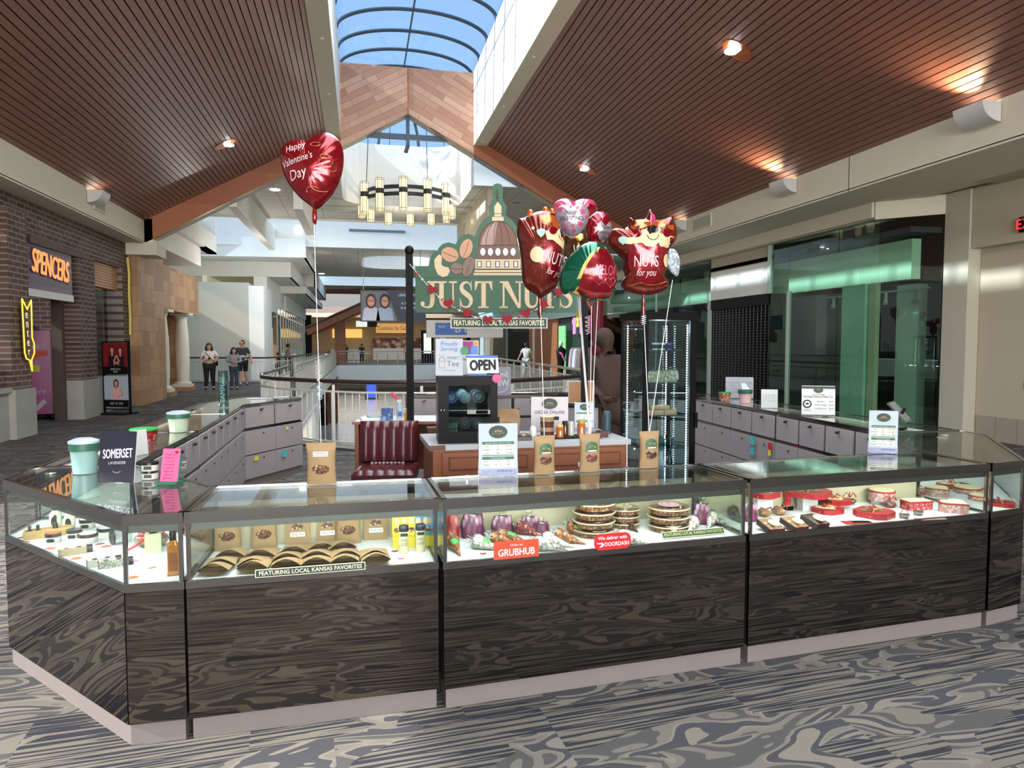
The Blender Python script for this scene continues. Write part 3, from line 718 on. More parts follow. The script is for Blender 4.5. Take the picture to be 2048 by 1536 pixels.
def back_panel(t, a, b, m=paneb, h=.22):
    a, b = Vector((*a, 0)) - t.location, Vector((*b, 0)) - t.location
    MB().slab([(a.x, a.y, ZD), (b.x, b.y, ZD), (b.x, b.y, ZD + h), (a.x, a.y, ZD + h)], (a - b).cross(Vector((0, 0, 1))), .01, m).build('back_panel', t)
for t, a, b in ((c1, (-.68, 3.64), (.30, 3.635)), (c2, (.36, 3.645), (1.86, 3.735)), (c3, (1.92, 3.735), (3.50, 3.885))): back_panel(t, a, b)
al = [showcase('display case on the left arm of the kiosk nearest the lotion corner', [(-1.79, 4.43), (-1.285, 4.43), (-1.265, 6.02), (-1.80, 6.02)], ['e', 'd4', 'e', 'f'], power=8, tube_edge=3),
      showcase('display case on the left arm of the kiosk, the second from the front', [(-1.80, 6.03), (-1.265, 6.03), (-1.285, 7.5), (-1.82, 7.5)], ['n', 'd4', 'n', 'f'], power=8, tube_edge=3),
      showcase('display case at the far end of the left arm with two wide door stacks', [(-1.82, 7.51), (-1.285, 7.51), (-1.30, 8.55), (-.735, 9.5), (-.76, 9.72), (-1.49, 9.78), (-1.84, 8.9)], ['n', 'd2', 'd2', 'e', 'f', 'f', 'f'], power=8, tube_edge=6)]
ar_ = [showcase('display case on the right arm of the kiosk carrying the tall price card', [(4.04, 4.77), (4.72, 4.81), (4.77, 6.48), (4.145, 6.48)], ['n', 'f', 'n', 'd4'], power=8, tube_edge=1),
       showcase('display case on the right arm of the kiosk behind the tower showcase', [(4.145, 6.49), (4.77, 6.49), (4.82, 8.48), (4.25, 8.45)], ['n', 'f', 'n', 'd4'], power=8, tube_edge=1),
       showcase('corner display case between the right arm and back of the kiosk', [(4.25, 8.46), (4.82, 8.49), (4.62, 9.3), (3.55, 9.68), (3.46, 9.12)], ['n', 'f', 'f', 'n', 'd2'], power=8, tube_edge=2),
       showcase('display case across the back of the kiosk behind the wooden counter', [(.6, 9.62), (3.45, 9.13), (3.54, 9.68), (.66, 10.15)], ['d6', 'n', 'f', 'e'], power=8, tube_edge=2)]
# sticky notes and tags on the grey doors
def note(p, w_, h_, mat, label, rz=0):
    q = Vector(p); MB(T(q.x, q.y, q.z, rz) @ UP).flat([(-w_ / 2, -h_ / 2), (w_ / 2, -h_ / 2), (w_ / 2, h_ / 2), (-w_ / 2, h_ / 2)], .012, mat).build('sticky_note', label=label, cat='note')
tealn, yel, redn = pm('teal_note', '3fb3b5'), pm('yellow_note', 'd9d338'), pm('red_note', 'c2283c')
q = PY(564, 916, 9.25); note((-.93, 9.14, .3), .09, .085, tealn, 'teal sticky note on the low grey door of the left arm end', 59)
note((-1.2, 8.69, .32), .07, .05, yel, 'yellow tag with a key ring on the lower grey door of the left arm end', 59)
note((-.9, 9.2, .61), .045, .04, yel, 'small yellow tag on the middle grey door of the left arm end', 59)
for (y, z, mat, w_, l) in ((6.9, .61, tealn, .09, 'upper teal sticky note on the right arm doors'), (6.9, .5, tealn, .08, 'lower teal sticky note on the right arm doors'), (6.55, .60, redn, .07, 'red tag beside a lock on the right arm doors, left one'), (6.1, .63, redn, .08, 'red tag on the right arm doors, right one'), (6.56, .54, yel, .05, 'small yellow label under a red tag on the right arm doors')):
    note((4.13 + (y - 6.1) * .02, y, z), w_, .075, mat, l, -90)
# ---------------------------------------------------------------- island counter
ctop = pm('speckled_worktop', 'a7aaac', .4, 0, .18, 120)
oak = pm('cabinet_oak', '8a5030', .45, 0, .22, 9, stretch=(1, 1, .25))
oakd = pm('cabinet_oak_dark', '5d3320', .5, 0, .2, 9)
isl = thing('counter_cabinet', 'wooden counter with brown drawers under a speckled grey top in the middle of the kiosk', 'cabinet', (.50, 5.25, 0), 1)
MB().box(0, 1.60, 0, .72, .86, .9, ctop).box(0, .12, -.004, .0, .862, .9, oakd).build('worktop', isl)
MB().box(.03, 1.58, .035, .70, 0, .86, oak).build('carcass', isl)
for k in range(2):
    x0 = .1 + k * .76
    for z0, z1 in ((.67, .84), (.42, .65), (.12, .40)):
        d = MB().box(x0, x0 + .7, .012, .036, z0, z1, oak).box(x0 + .045, x0 + .655, .006, .012, z0 + .035, z1 - .035, oakd).box(x0 + .055, x0 + .645, .002, .012, z0 + .045, z1 - .045, oak).build('drawer', isl)
        kb = MB(); kb.rod((x0 + .33, .01, (z0 + z1) / 2 + .03), (x0 + .33, -.018, (z0 + z1) / 2 + .03), .007, steel, .013, 10); kb.build('knob', d)
        if z0 > .6: MB().box(x0 + .30, x0 + .36, -.001, .003, z0 + .03, z0 + .065, paper).build('label_card', d)
# low desk at the left with paper on it
dk = thing('desk', 'low wooden desk behind the maroon chair', 'desk', (-.08, 7.25, 0), -10)
MB().box(0, .98, 0, .6, .85, .875, oak).box(.02, .96, .02, .58, .875, .882, white).build('desk_top', dk)
MB().box(.02, .06, .02, .58, 0, .85, oak).build('side_panel', dk); MB().box(.92, .96, .02, .58, 0, .85, oak).build('side_panel', dk); MB().box(.06, .92, .54, .56, .3, .85, oak).build('back_panel', dk)
# maroon chair
ch = thing('office_chair', 'maroon leather chair with a channelled back in front of the low desk', 'chair', (.235, 6.62, 0), -9)
mar = pm('maroon_leather', '4a171b', .32, 0, .15, 8, .05)
def backf(u, v):
    x = -.275 + .55 * u; zz = .52 + .40 * v; bulge = .018 * abs(math.sin(u * PI * 6)); e = min(1, min(u, 1 - u) * 9) ** .5 * min(1, min(v, 1 - v) * 10) ** .5
    return (x, .18 - .05 * e - bulge * e + .06 * v, zz)
b = MB(); b.grid(backf, 48, 12, mar); b.grid(lambda u, v: (.275 - .55 * u, .2 + .03 * math.sin(PI * u) + .06 * v, .52 + .40 * v), 10, 4, mar); b.box(-.275, .275, .17, .22, .515, .53, mar); b.build('backrest', ch, smooth=50)
b = MB(); b.grid(lambda u, v: (-.28 + .56 * u, .2 - .48 * v, .49 + .035 * (min(1, min(u, 1 - u) * 8) ** .5) * (min(1, min(v, 1 - v) * 8) ** .5) + .01 * abs(math.sin(u * PI * 6)) * (v > .04 and v < .96)), 48, 14, mar); b.box(-.28, .28, -.28, .2, .42, .49, mar); b.build('seat', ch, smooth=50)
b = MB()
for i in range(9): b.box(-.16 + i * .036, -.135 + i * .036, .095, .10, .535, .55, pm('chair_print', 'b9a8a2'))
b.build('printed_strip', ch)
b = MB(); b.cyl(0, 0, .1, .42, .03, steel)
b.build('pedestal', ch)
for k in range(5):
    a = 2 * PI * k / 5; b = MB(); b.bar((0, 0, .12), (.28 * math.cos(a), .28 * math.sin(a), .07), .04, .03, blackp); b.ball((.28 * math.cos(a), .28 * math.sin(a), .03), .03, .03, .03, blackp); b.build('leg', ch)
# ---------------------------------------------------------------- tower showcase
TX, TY = 2.13, 5.10
tw = thing('tower_showcase', 'tall black lit glass showcase with snacks on round shelves', 'showcase', (TX, TY, 0), 3)
tw_w = .44; zt0 = 1.90
MB().box(0, tw_w, 0, tw_w, 0, .42, blackm).build('base', tw); MB().box(-.01, tw_w + .01, -.01, tw_w + .01, 1.84, zt0, blackm).build('top_cap', tw)
for x, y, s_ in ((0, 0, .035), (tw_w - .05, 0, .05), (0, tw_w - .03, .03), (tw_w - .03, tw_w - .03, .03)):
    MB().box(x, x + s_, y, y + min(s_, .03), .42, 1.84, blackm).build('corner_post', tw)
cg = glassm('tower_glass', 'e4efef', 1.2)
for bx in ((.035, tw_w - .05, .004, .008), (.035, tw_w - .05, tw_w - .01, tw_w - .006)): MB().box(bx[0], bx[1], bx[2], bx[3], .42, 1.84, cg).build('glass_pane', tw)
for x in (.004, tw_w - .01): MB().box(x, x + .004, .03, tw_w - .03, .42, 1.84, cg).build('glass_pane', tw)
ledw = pm('led_white', 'e8f2ff', emit=14, var=0)
for x, y in ((.04, .035), (tw_w - .06, .035), (.04, tw_w - .04), (tw_w - .05, tw_w - .04), (tw_w / 2, tw_w - .03)):
    m = MB()
    for k in range(70): m.box(x, x + .007, y, y + .004, .45 + k * .0195, .459 + k * .0195, ledw)
    m.build('led_strip', tw)
shz = [.60, .84, 1.10, 1.36, 1.61]
for z in shz: MB().box(.02, tw_w - .02, .02, tw_w - .02, z - .006, z, cg).lathe([(.19, z - .008), (.19, z)], pm('shelf_rim', '3d4a50', .3), 32, T(tw_w / 2, tw_w / 2), caps=False).build('shelf', tw)
MB().box(tw_w - .012, tw_w + .015, -.015, .0, 1.0, 1.12, blackm).build('door_latch', tw)
point('tower_light', (TX + .22, TY + .22, 1.78), 5, (.9, .95, 1), .003); point('tower_light', (TX + .2, TY + .25, 1.25), 3, (.9, .95, 1), .003); point('tower_light', (TX + .2, TY + .25, .75), 3, (.9, .95, 1), .003)
def tp(x, y, z): return (TX + x * math.cos(R(3)) - y * math.sin(R(3)), TY + x * math.sin(R(3)) + y * math.cos(R(3)), z)
# ---------------------------------------------------------------- black cooler on the counter
CX0, CY0 = .575, 5.33
co = thing('mini_cooler', 'black countertop display cooler with round labelled tubs behind its glass door', 'cooler', (CX0, CY0, .9), -4)
m = MB(); m.box(0, .45, 0, .02, .0, .06, blackm).box(0, .45, .02, .42, .0, .05, blackm).box(0, .45, .02, .42, .46, .51, blackm).box(0, .025, .02, .42, .05, .46, pm('cooler_side', '5c5f62', .3, .5)).box(.425, .45, .02, .42, .05, .46, blackm).box(.02, .43, .40, .42, .05, .46, blackp); m.build('housing', co)
m = MB(); m.box(.0, .08, -.012, .02, .03, .5, blackm).box(.395, .45, -.012, .02, .03, .5, blackm).box(.08, .395, -.012, .02, .03, .09, blackm).box(.08, .395, -.012, .02, .445, .5, blackm); m.build('door_frame', co)
MB().box(.08, .395, -.006, -.002, .09, .445, glassm('cooler_glass', 'd5dde0', 1.3)).build('glass_door', co)
for x in (.022, .045): MB().ball((x, -.022, .255), .009, .012, .012, steel).build('door_knob', co)
MB().box(.025, .425, .04, .40, .245, .252, steel).build('shelf', co)
point('cooler_light', (CX0 + .23, CY0 + .08, 1.33), .9, (.9, .95, 1), .003)
def disc_tub(x, z, r, cols, label, dy=0, grp='round tubs in the black cooler'):
    t = thing('snack_tub', label, 'tub', (CX0 + x, CY0 + .10 + dy - .03 * x / .1 * .1, .9 + z), -4, grp)
    MB().lathe([(r * .92, -.05), (r, 0)], glassm('tub_plastic', 'dfe7ea', 1.2), 28, UP @ Matrix.Scale(-1, 4, (0, 0, 1)) @ T(0, 0, -.0)).build('tub_body', t, smooth=40)
    m = MB(UP); m.flat(ell(0, 0, r, r, 32), .002, pm(cols[0] + 'c', cols[0])); m.flat(ell(0, 0, r * .86, r * .86, 32), .004, pm(cols[1] + 'c', cols[1])); m.flat(ell(0, 0, r * .55, r * .55, 24), .006, pm(cols[2] + 'c', cols[2]))
    m.text('JUST NUTS', .012, pm(cols[1] + 'c', cols[1]), 0, -.006, .008, wmax=r * .9); m.ball((0, .014, .008), .008, .006, .002, pm(cols[1] + 'c', cols[1]), 8, 4); m.build('lid', t)
disc_tub(.115, .345, .046, ('a9c4e8', '3c66b0', 'cfe0f2'), 'blue-lidded round tub on the upper cooler shelf')
disc_tub(.215, .345, .046, ('dfe6dc', '9cc0c0', 'e8f2f0'), 'pale green-rimmed round tub on the upper cooler shelf, front of a pair'); disc_tub(.2, .36, .046, ('cfdcd6', '8fb4b4', 'e8f2f0'), 'pale round tub partly hidden behind the green-rimmed one', .06)
disc_tub(.325, .348, .046, ('d8dcd8', '3f4a4c', 'c8e0e4'), 'dark-ringed white round tub on the upper cooler shelf'); disc_tub(.31, .36, .046, ('c8ccc8', '3f4a4c', 'c8e0e4'), 'round tub partly hidden behind the dark-ringed white one', .06)
disc_tub(.215, .145, .045, ('8d8f90', '2b2c2e', '8a8c8c'), 'black-lidded round tub on the lower cooler shelf beside the ribbed cups'); disc_tub(.31, .145, .045, ('8d8f90', '2b2c2e', '8a8c8c'), 'black-lidded round tub on the lower cooler shelf, right one')
rb = thing('ribbed_cups', 'two stacked pale green ribbed cups in the lower part of the cooler', 'cup', (CX0 + .125, CY0 + .12, .95), 0)
for k in range(2):
    m = MB()
    for i in range(14): a = 2 * PI * i / 14; m.rod((.032 * math.cos(a), .032 * math.sin(a), .052 * k + .003), (.036 * math.cos(a), .036 * math.sin(a), .052 * k + .048), .004, pm('cup_green', '8fb39c', .4), seg=6)
    m.lathe([(.03, .052 * k + .002), (.034, .052 * k + .045), (.038, .052 * k + .05)], pm('cup_body', '2c5a44', .4), 20); m.build('cup', rb)
# ================================================================ goods and cards
clearp = glassm('clear_plastic', 'f6f8f6', 1.6, .05)
def curved(mb, outline, mat, w, dep, off=.0015, M=None):
    """stick an outline on the bulging front of a pouch"""
    f = lambda x, z: -dep(z) * math.sqrt(max(0, 1 - (2 * x / w) ** 2)) - off
    cx = sum(p[0] for p in outline) / len(outline); cz = sum(p[1] for p in outline) / len(outline); n = len(outline)
    vs = [(cx, f(cx, cz), cz)] + [(x, f(x, z), z) for x, z in outline]
    mb.add(vs, [(0, 1 + i, 1 + (i + 1) % n) for i in range(n)], mat, M)
def pouch(label, loc, rz=0, h=.2, w_=.125, kind='logo', group='kraft nut pouches', win=nuts):
    t = thing('nut_pouch', label, 'pouch', loc, rz, group)
    dep = lambda z: .004 + .030 * max(0, 1 - z / h) ** .7 * (z / h + .25) * 2 if z < h else .003
    m = MB()
    wd = lambda v: w_ * (1 - .07 * math.sin(PI * v) + (.02 if v > .85 else 0))
    m.grid(lambda u, v: (wd(v) / 2 * math.cos(2 * PI * u), max(.003, dep(v * h) * (1 if v < .86 else .25)) * math.sin(2 * PI * u), v * h), 28, 14, kraft, cu=True)
    m.flat(ell(0, 0, w_ / 2, dep(0), 28), .0, kraft)
    m.build('pouch_body', t, smooth=60)
    q = MB(); curved(q, ell(0, h * .37, w_ * .29, h * .115, 24), win, w_, dep, .003); q.build('window', t)
    if kind == 'logo':
        q = MB(); pts = [(-.034, .108), (.034, .108), (.034, .14)] + [(.034 * math.cos(R(a)), .14 + .022 * math.sin(R(a))) for a in (30, 60, 90, 120, 150)] + [(-.034, .14)]
        curved(q, [(x, z * h / .2) for x, z in pts], green, w_, dep, .004); M = T(0, -dep(h * .66) - .0062, 0) @ UP
        q.ball((0, h * .70, 0), .004, .007, .001, kraft, 8, 4, M); 
        for dx in (-.014, .014): q.ball((dx, h * .675, 0), .009, .005, .001, kraft, 8, 4, M)
        q.text('JUST NUTS', .007, kraft, 0, h * .63, 0, M); q.flat([(-.026, h * .555), (.026, h * .555), (.026, h * .585), (-.026, h * .585)], -.001, paper, M)
        q.build('label', t)
    elif kind == 'tag':
        q = MB(T(0, -dep(h * .74) - .002, 0) @ UP); q.flat([(-.036, h * .68), (.036, h * .68), (.036, h * .8), (-.036, h * .8)], 0, paper)
        q.text('CINNAMON', .008, ink, 0, h * .76, .001); q.text('ROASTED PECANS', .006, ink, 0, h * .71, .001); q.build('label', t)
    return t
def openbag(label, loc, rz, first=[None]):
    if first[0] is not None: return dup(first[0], loc, rz, label)
    t = thing('open_pouch', label, 'pouch', loc, rz, 'open kraft pouches laid out in the case beside the paper nut pouches'); first[0] = t
    def lens(u, k, y, z0, tw=1):
        a = 2 * PI * u; x = math.cos(a); s = math.sin(a)
        return Vector((x * .066 * tw, y, z0 + (1 - abs(x) ** 1.7) * (.032 if s > 0 else -.024) * k * (1 if abs(s) > 1e-6 else 0)))
    m = MB(); m.grid(lambda u, v: lens(u, 1 - .75 * v ** 1.3, .15 * v, .026 - .008 * v + .016 * (1 - v) * math.cos(2 * PI * u) ** 2 * .0, .98), 28, 6, kraft, cu=True)
    m.build('pouch_body', t, smooth=50)
    m = MB(); m.grid(lambda u, v: lens(u, .94 - .7 * v, .002 + .1 * v, .026 - .006 * v, .965), 28, 5, kraftd, cu=True); m.flat([(lens(k / 16, .24, 0, 0, .9).x, lens(k / 16, .24, 0, 0).z) for k in range(16)], 0, kraftd, T(0, .10, .02) @ UP); m.build('pouch_inside', t, smooth=50)
    return t
i1 = [(155, 820), (470, 800), (745, 770), (990, 745), (1215, 730), (1470, 735), (240, 715), (495, 712), (765, 672), (995, 655), (1230, 650), (1455, 650), (320, 650), (560, 648), (820, 622), (1035, 597), (1205, 590)]
rows = ['front row'] * 6 + ['middle row'] * 6 + ['back row'] * 5
for k, (x, y) in enumerate(i1):
    j = k - (0 if k < 6 else 6 if k < 12 else 12)
    p = PZ(380 + x / 3.94, 930 + y / 3.94, .72 if k < 6 else .73); dz = 0 if k < 6 else .003 * (k > 11)
    openbag('open kraft pouch, %s from the left in the %s beside the paper pouches' % (ORD[j], rows[k]), (p.x, max(3.165, p.y - .03), ZD + dz), random.uniform(-6, 4) + (6 if x > 900 else 0))
for k, (x, y) in enumerate(((470, 1078), (536, 1080), (698, 1068))):
    p = PZ(x, y, ZD); pouch('paper nut pouch standing %s in the left display case' % ['nearest the left end', 'second from the left end', 'behind the open pouches near the middle'][k], (p.x, min(p.y, 3.57), ZD), random.uniform(-6, 6), kind='tag' if k else 'plain', group='nut pouches standing in the left display case')
for k, (x, w_, l) in enumerate(((595, .12, 'flat clear-front snack packet leaning at the back of the left case, left one'), (655, .1, 'flat clear-front snack packet leaning at the back of the left case, middle one'), (752, .12, 'flat snack packet lying raised at the back beside the yellow snack box'))):
    p = PY(x, 1048, 3.6); t = thing('snack_packet', l, 'packet', (p.x, 3.60, ZD), 0, 'packets at the back of the left case')
    m = MB(T(0, 0, 0, 0, -12)); m.grid(lambda u, v: ((u - .5) * w_, -.012 * math.sin(PI * u) * math.sin(PI * v) - .002, v * .13), 12, 12, kraft).box(-w_ / 2, w_ / 2, 0, .003, 0, .13, kraft); m.build('packet_body', t, smooth=60)
    m = MB(T(0, -.014, 0, 0, -12) @ UP); m.flat(ell(0, .075, .03, .03, 16, 0, 180), .001, nuts); m.flat([(-.035, .04), (.035, .04), (.035, .062), (-.035, .062)], .002, paper); m.text('TRAIL MIX', .009, ink, 0, .051, .003); m.build('label', t)
# yellow snack box and shakers
p = PZ(825, 1092, ZD); t = thing('snack_box', 'yellow display box of yellow and blue snack pouches at the right of the left case', 'box', (p.x + .015, 3.42, ZD), -2)
yb, blu = pm('snack_yellow', 'd8c32c', .5), pm('snack_blue', '2f86b8', .4)
MB().box(-.11, .10, 0, .10, 0, .055, yb).box(-.11, .10, .09, .10, 0, .11, yb).ball((-.07, -.002, .03), .018, .003, .02, paper, 12, 6).build('carton', t)
for k in range(6):
    col = yb if k < 3 else blu
    m = MB(T(-.09 + k * .035, .03, .03, 0, -14)); m.grid(lambda u, v: ((u - .5) * .045, -.008 * math.sin(PI * u) * math.sin(PI * v), v * .13), 6, 6, col).box(-.022, .022, .001, .004, 0, .13, col); m.ball((0, -.009, .09), .014, .003, .018, pm('snack_face', 'd9b890'), 10, 5); m.ball((0, -.008, .05), .016, .003, .012, nuts, 10, 5); m.build('snack_pouch', t, smooth=60)
for k, (x, y) in enumerate(((808, 1106), (841, 1103))):
    p = PZ(x, y, ZD); t = thing('seasoning_shaker', 'seasoning shaker with a dark cap, %s one in front of the yellow snack box' % ['left', 'right'][k], 'shaker', (p.x, p.y, ZD), 0, 'seasoning shakers')
    MB().lathe([(.021, 0), (.022, .004), (.022, .105)], pm('shaker_paper', 'cfc9a8', .5), 24).build('can', t, smooth=40)
    MB().lathe([(.022, .105), (.023, .11), (.023, .128), (.02, .133)], pm('shaker_cap', '23242b', .35), 24).build('cap', t, smooth=40)
    m = MB(T(0, -.0225, 0) @ UP); m.text('DANG', .014, ink, 0, .066, .001, shear=.2, wmax=.03); m.text('GOOD', .014, ink, 0, .046, .001, shear=.2, wmax=.03); m.flat([(-.017, .085), (.017, .085), (.017, .1), (-.017, .1)], .001, pm('shaker_cap', '23242b')); m.build('label', t)
def deckheart(x, y, mat, l, w_=.035, case='in the display case'):
    p = PZ(x, y, ZD); MB(T(p.x, p.y, ZD)).prism(heart2(w_), 0, .0015, mat).build('paper_heart', label=l, cat='paper heart')
deckheart(790, 1103, red, 'dark red paper heart lying before the yellow snack box'); deckheart(802, 1118, pinkm, 'pink paper heart lying before the yellow snack box')
deckheart(967, 1108, red, 'dark red paper heart on the white deck left of the orange delivery sign'); deckheart(1443, 1049, pinkm, 'pink paper heart near the right end of the middle case', .045)
# cones of candied nuts
cpec = cells('candied_nuts', ['8a4f26', 'c98a4f', 'b06c38', 'dba873'], 75); cred = cells('red_candied', ['7d1c1c', 'b8463a', 'd9a08a'], 75); cdark = cells('dark_nuts', ['3c2016', '6d412c', '8d6a4e'], 75)
shred = cells('purple_shred', ['6d1f4f', '8d2a66', 'd7a9c8', '4c1238'], 55, stretch=(1, 1, .35)); shredr = cells('red_shred', ['b01c28', 'd9454a', 'f0b0a8'], 55, stretch=(1, 1, .3))
wrapw = cells('print_wrap', ['efeae0', 'efeae0', 'efeae0', '8d3a30'], 70); wrapg = cells('print_wrap_dark', ['efeee6', 'efeee6', '4a4a40', 'efeee6'], 70)
def cone(label, x, y, ang, mat, L=.16, r=.036, lab=None, zz=0, roll=0):
    p = PZ(x, y, ZD); t = thing('nut_cone', label, 'nut cone', (p.x, max(p.y, 3.21), ZD + zz), ang, 'cone bags of candied nuts')
    a = math.degrees(math.asin(r / L)) * .96
    M = T(0, 0, .004, 0, 0, 0) @ Matrix.Rotation(R(-90 + a), 4, 'X')     # tip at origin, opening backwards (+y)
    m = MB(); m.lathe([(.002, 0), (r * .35, L * .33), (r * .72, L * .68), (r, L * .9), (r * .85, L)], mat, 18, M); m.build('cone_body', t, smooth=60)
    m = MB(); m.lathe([(r * .99, L * .9), (r * 1.05, L * 1.02), (r * .5, L * 1.1), (r * .75, L * 1.22)], clearp, 14, M, caps=False); m.build('clear_collar', t, smooth=60)
    if lab:
        m = MB(); m.grid(lambda u, v: (r * (.55 + .2 * v) * 1.12 * math.sin(-.8 + 1.6 * u), r * (.55 + .2 * v) * -1.12 * math.cos(-.8 + 1.6 * u), L * (.5 + .22 * v)), 8, 2, lab, M); m.build('label', t)
    return t
labg = pm('label_green', '3f9a4a', .5)
cn = [(921, 1113, 8, cpec, labg, 'candied nut cone with a green label, tip forward at the left end'),
      (1060, 1088, 62, cpec, labg, 'upper candied nut cone pointing right behind the orange delivery sign'), (1045, 1094, 66, cpec, None, 'middle candied nut cone pointing right behind the orange delivery sign'),
      (1010, 1103, 58, wrapg, labg, 'white printed cashew cone just left of the orange delivery sign'), (1090, 1075, 50, cred, None, 'short candied nut cone ending in red nuts above the orange delivery sign'),
      (1150, 1096, 62, wrapw, None, 'brown-printed white pecan cone left of the round red sign, upper'), (1140, 1106, 74, wrapg, None, 'dark-printed white pecan cone left of the round red sign, lower'),
      (1172, 1090, 55, cpec, None, 'candied nut cone between the pecan cones and the stacked platters'), (1186, 1078, 30, cpec, labg, 'candied nut cone with a green label against the left platter stack'),
      (1226, 1066, 20, cdark, None, 'dark nut cone, left of two between the platter stacks'), (1276, 1066, 8, cdark, None, 'dark nut cone, right of two between the platter stacks'),
      (1300, 1090, 72, wrapw, None, 'white printed cone just right of the round red sign'), (1350, 1076, -20, wrapw, None, 'red-printed white cone before the right platter stack, left'), (1378, 1070, -34, wrapw, None, 'red-printed white cone before the right platter stack, middle'),
      (1415, 1060, -38, wrapw, None, 'red-printed white cone before the right platter stack, right'), (1190, 1068, 5, wrapg, None, 'small white printed cone above the round red sign'), (1462, 1058, 10, wrapg, None, 'white printed cone near the right glass end of the middle case'), (1484, 1048, -10, cdark, None, 'dark nut cone nearest the right glass end of the middle case')]
for x, y, a, mt, lb, l in cn: cone(l, x, y, a, mt, lab=lb, zz=.0)
def shredbag(label, x, y, w_, h, mat=shred):
    p = PZ(x, y, ZD); t = thing('candy_bag', label, 'candy bag', (p.x, min(p.y, 3.56), ZD), 0, 'bags of shredded-looking candy in the middle case')
    MB().grid(lambda u, v: (w_ / 2 * math.cos(2 * PI * u) * (1 - .25 * v * v) * (1 + .06 * math.sin(9 * u + 7 * v)), .035 * math.sin(2 * PI * u) * (1.02 - v) ** .4, h * v + .003 * math.sin(30 * u)), 20, 8, mat, cu=True).build('candy', t, smooth=80)
    MB().lathe([(w_ * .36, h * .95), (w_ * .12, h * 1.1), (w_ * .25, h * 1.3)], clearp, 12, caps=False, sy=.4).build('clear_top', t, smooth=60)
shredbag('big bag of purple shredded candy at the left of the middle case', 945, 1074, .13, .12); shredbag('narrow red and white striped candy bag at the left end of the middle case', 905, 1078, .07, .13, shredr)
shredbag('bag of purple candy behind the candied nut cones, left of two', 990, 1050, .12, .1); shredbag('bag of purple candy behind the candied nut cones, right of two', 1040, 1046, .1, .09)
shredbag('low bag of purple candy left of the platter stacks', 1083, 1066, .09, .06); shredbag('bag of purple candy between the platter stacks', 1232, 1042, .09, .10); shredbag('bag of purple candy behind the right platter stack', 1372, 1030, .1, .11); shredbag('bag of purple candy at the far right of the middle case', 1456, 1022, .1, .1)
MB(T(PZ(1030, 1052, ZD).x, 3.6, ZD, 0, 20) @ UP).prism([(-.05, 0), (.05, 0), (.015, .08), (-.015, .08)], 0, .003, paper).text('PECANS', .006, ink, 0, .05, .004).build('tent_card', label='small white tapered card at the back of the middle case', cat='card')
# platters
gold = pm('platter_label', 'd7c98c', .5); plab = pm('platter_label_pink', 'cf9fae', .5)
def platter(label, x, yy, zz, r=.108, lab=gold, first={}):
    if lab in first: return dup(first[lab], (x, yy, zz), random.uniform(0, 90), label)
    t = thing('nut_platter', label, 'platter', (x, yy, zz), 0, 'round clear platters of nuts'); first[lab] = t
    MB().lathe([(r * .88, .001), (r * .93, .026)], cpec, 36).build('nuts', t, smooth=40)
    MB().lathe([(r * .9, 0), (r * .96, .027), (r * 1.02, .029), (r * 1.02, .033), (r * .97, .035), (r * .93, .041), (r * .5, .043)], clearp, 36, caps=False).lathe([(r * 1.03, .028), (r * 1.035, .031), (r * 1.0, .034)], pm('platter_rim', 'c9bb92', .3), 36, caps=False).build('lid', t, smooth=40)
    MB().lathe([(r * .5, .0435), (r * .5, .0445)], lab, 30).lathe([(r * .38, .0446), (r * .38, .0452)], pm('platter_red', '8c2a38'), 30).lathe([(r * .34, .0453), (r * .34, .0458)], lab, 30).text('JUST NUTS', .012, ink, 0, 0, .047).build('label', t)
    return t
for k in range(4): platter('round clear nut platter, %s of the left stack of four' % ['lowest', 'second from bottom', 'third from bottom', 'topmost'][k], 1.18, 3.47, ZD + k * .046)
for k in range(3): platter('round clear nut platter, %s of the stack behind the right glass pane post' % ['lowest', 'middle', 'topmost'][k], 1.60, 3.48, ZD + k * .046, lab=plab)
for k in range(3): platter('round clear nut platter, %s of the small stack behind the dark nut cones' % ['lowest', 'middle', 'topmost'][k], 1.395, 3.60, ZD + k * .037).scale = (.8,) * 3
# signs on the outside of the front glass
def frontsign(name, label, x, y, w_, h, base, paint, rounded=0, rz=4.5):
    p = PZ(x, y, .672); yy = 3.125 + (p.x - .355) * .0828 - .010 if p.x > .345 else 3.10 + (p.x + .713) * .04 - .009
    m = MB(T(p.x, yy, .672, rz if p.x > .345 else 2.3) @ UP)
    if rounded:
        pts = []
        for cx, cy2, a in ((w_ / 2 - rounded, h - rounded, 0), (-w_ / 2 + rounded, h - rounded, 90), (-w_ / 2 + rounded, rounded, 180), (w_ / 2 - rounded, rounded, 270)): pts += ell(cx, cy2, rounded, rounded, 5, a, a + 90)
    else: pts = [(-w_ / 2, 0), (w_ / 2, 0), (w_ / 2, h), (-w_ / 2, h)]
    m.prism(pts, 0, .004, base); paint(m); return m.build(name, label=label, cat='sign')
ored = pm('delivery_orange', 'd8401f', .45); dred = pm('delivery_red', 'd01822', .4); bevg = pm('sign_cream', 'd6d2b4', .6)
def g1(m): m.text('Order on', .011, paper, 0, .062, .005); m.text('GRUBHUB', .032, paper, 0, .028, .005, wmax=.175, bold=.03)
frontsign('delivery_sign', 'orange-red rectangular delivery sign leaning on the front of the middle case', 1032, 1115, .215, .082, ored, g1)
def g2(m):
    m.text('We deliver with', .016, paper, 0, .057, .005, bold=.03); m.text('DOORDASH', .019, paper, .022, .026, .005, wmax=.126, bold=.03)
    m.flat([(-.085, .036), (-.06, .036)] + ell(-.062, .026, .016, .012, 6, 70, -90) + [(-.07, .014), (-.062, .022), (-.056, .027), (-.06, .030), (-.078, .030)], .005, paper)
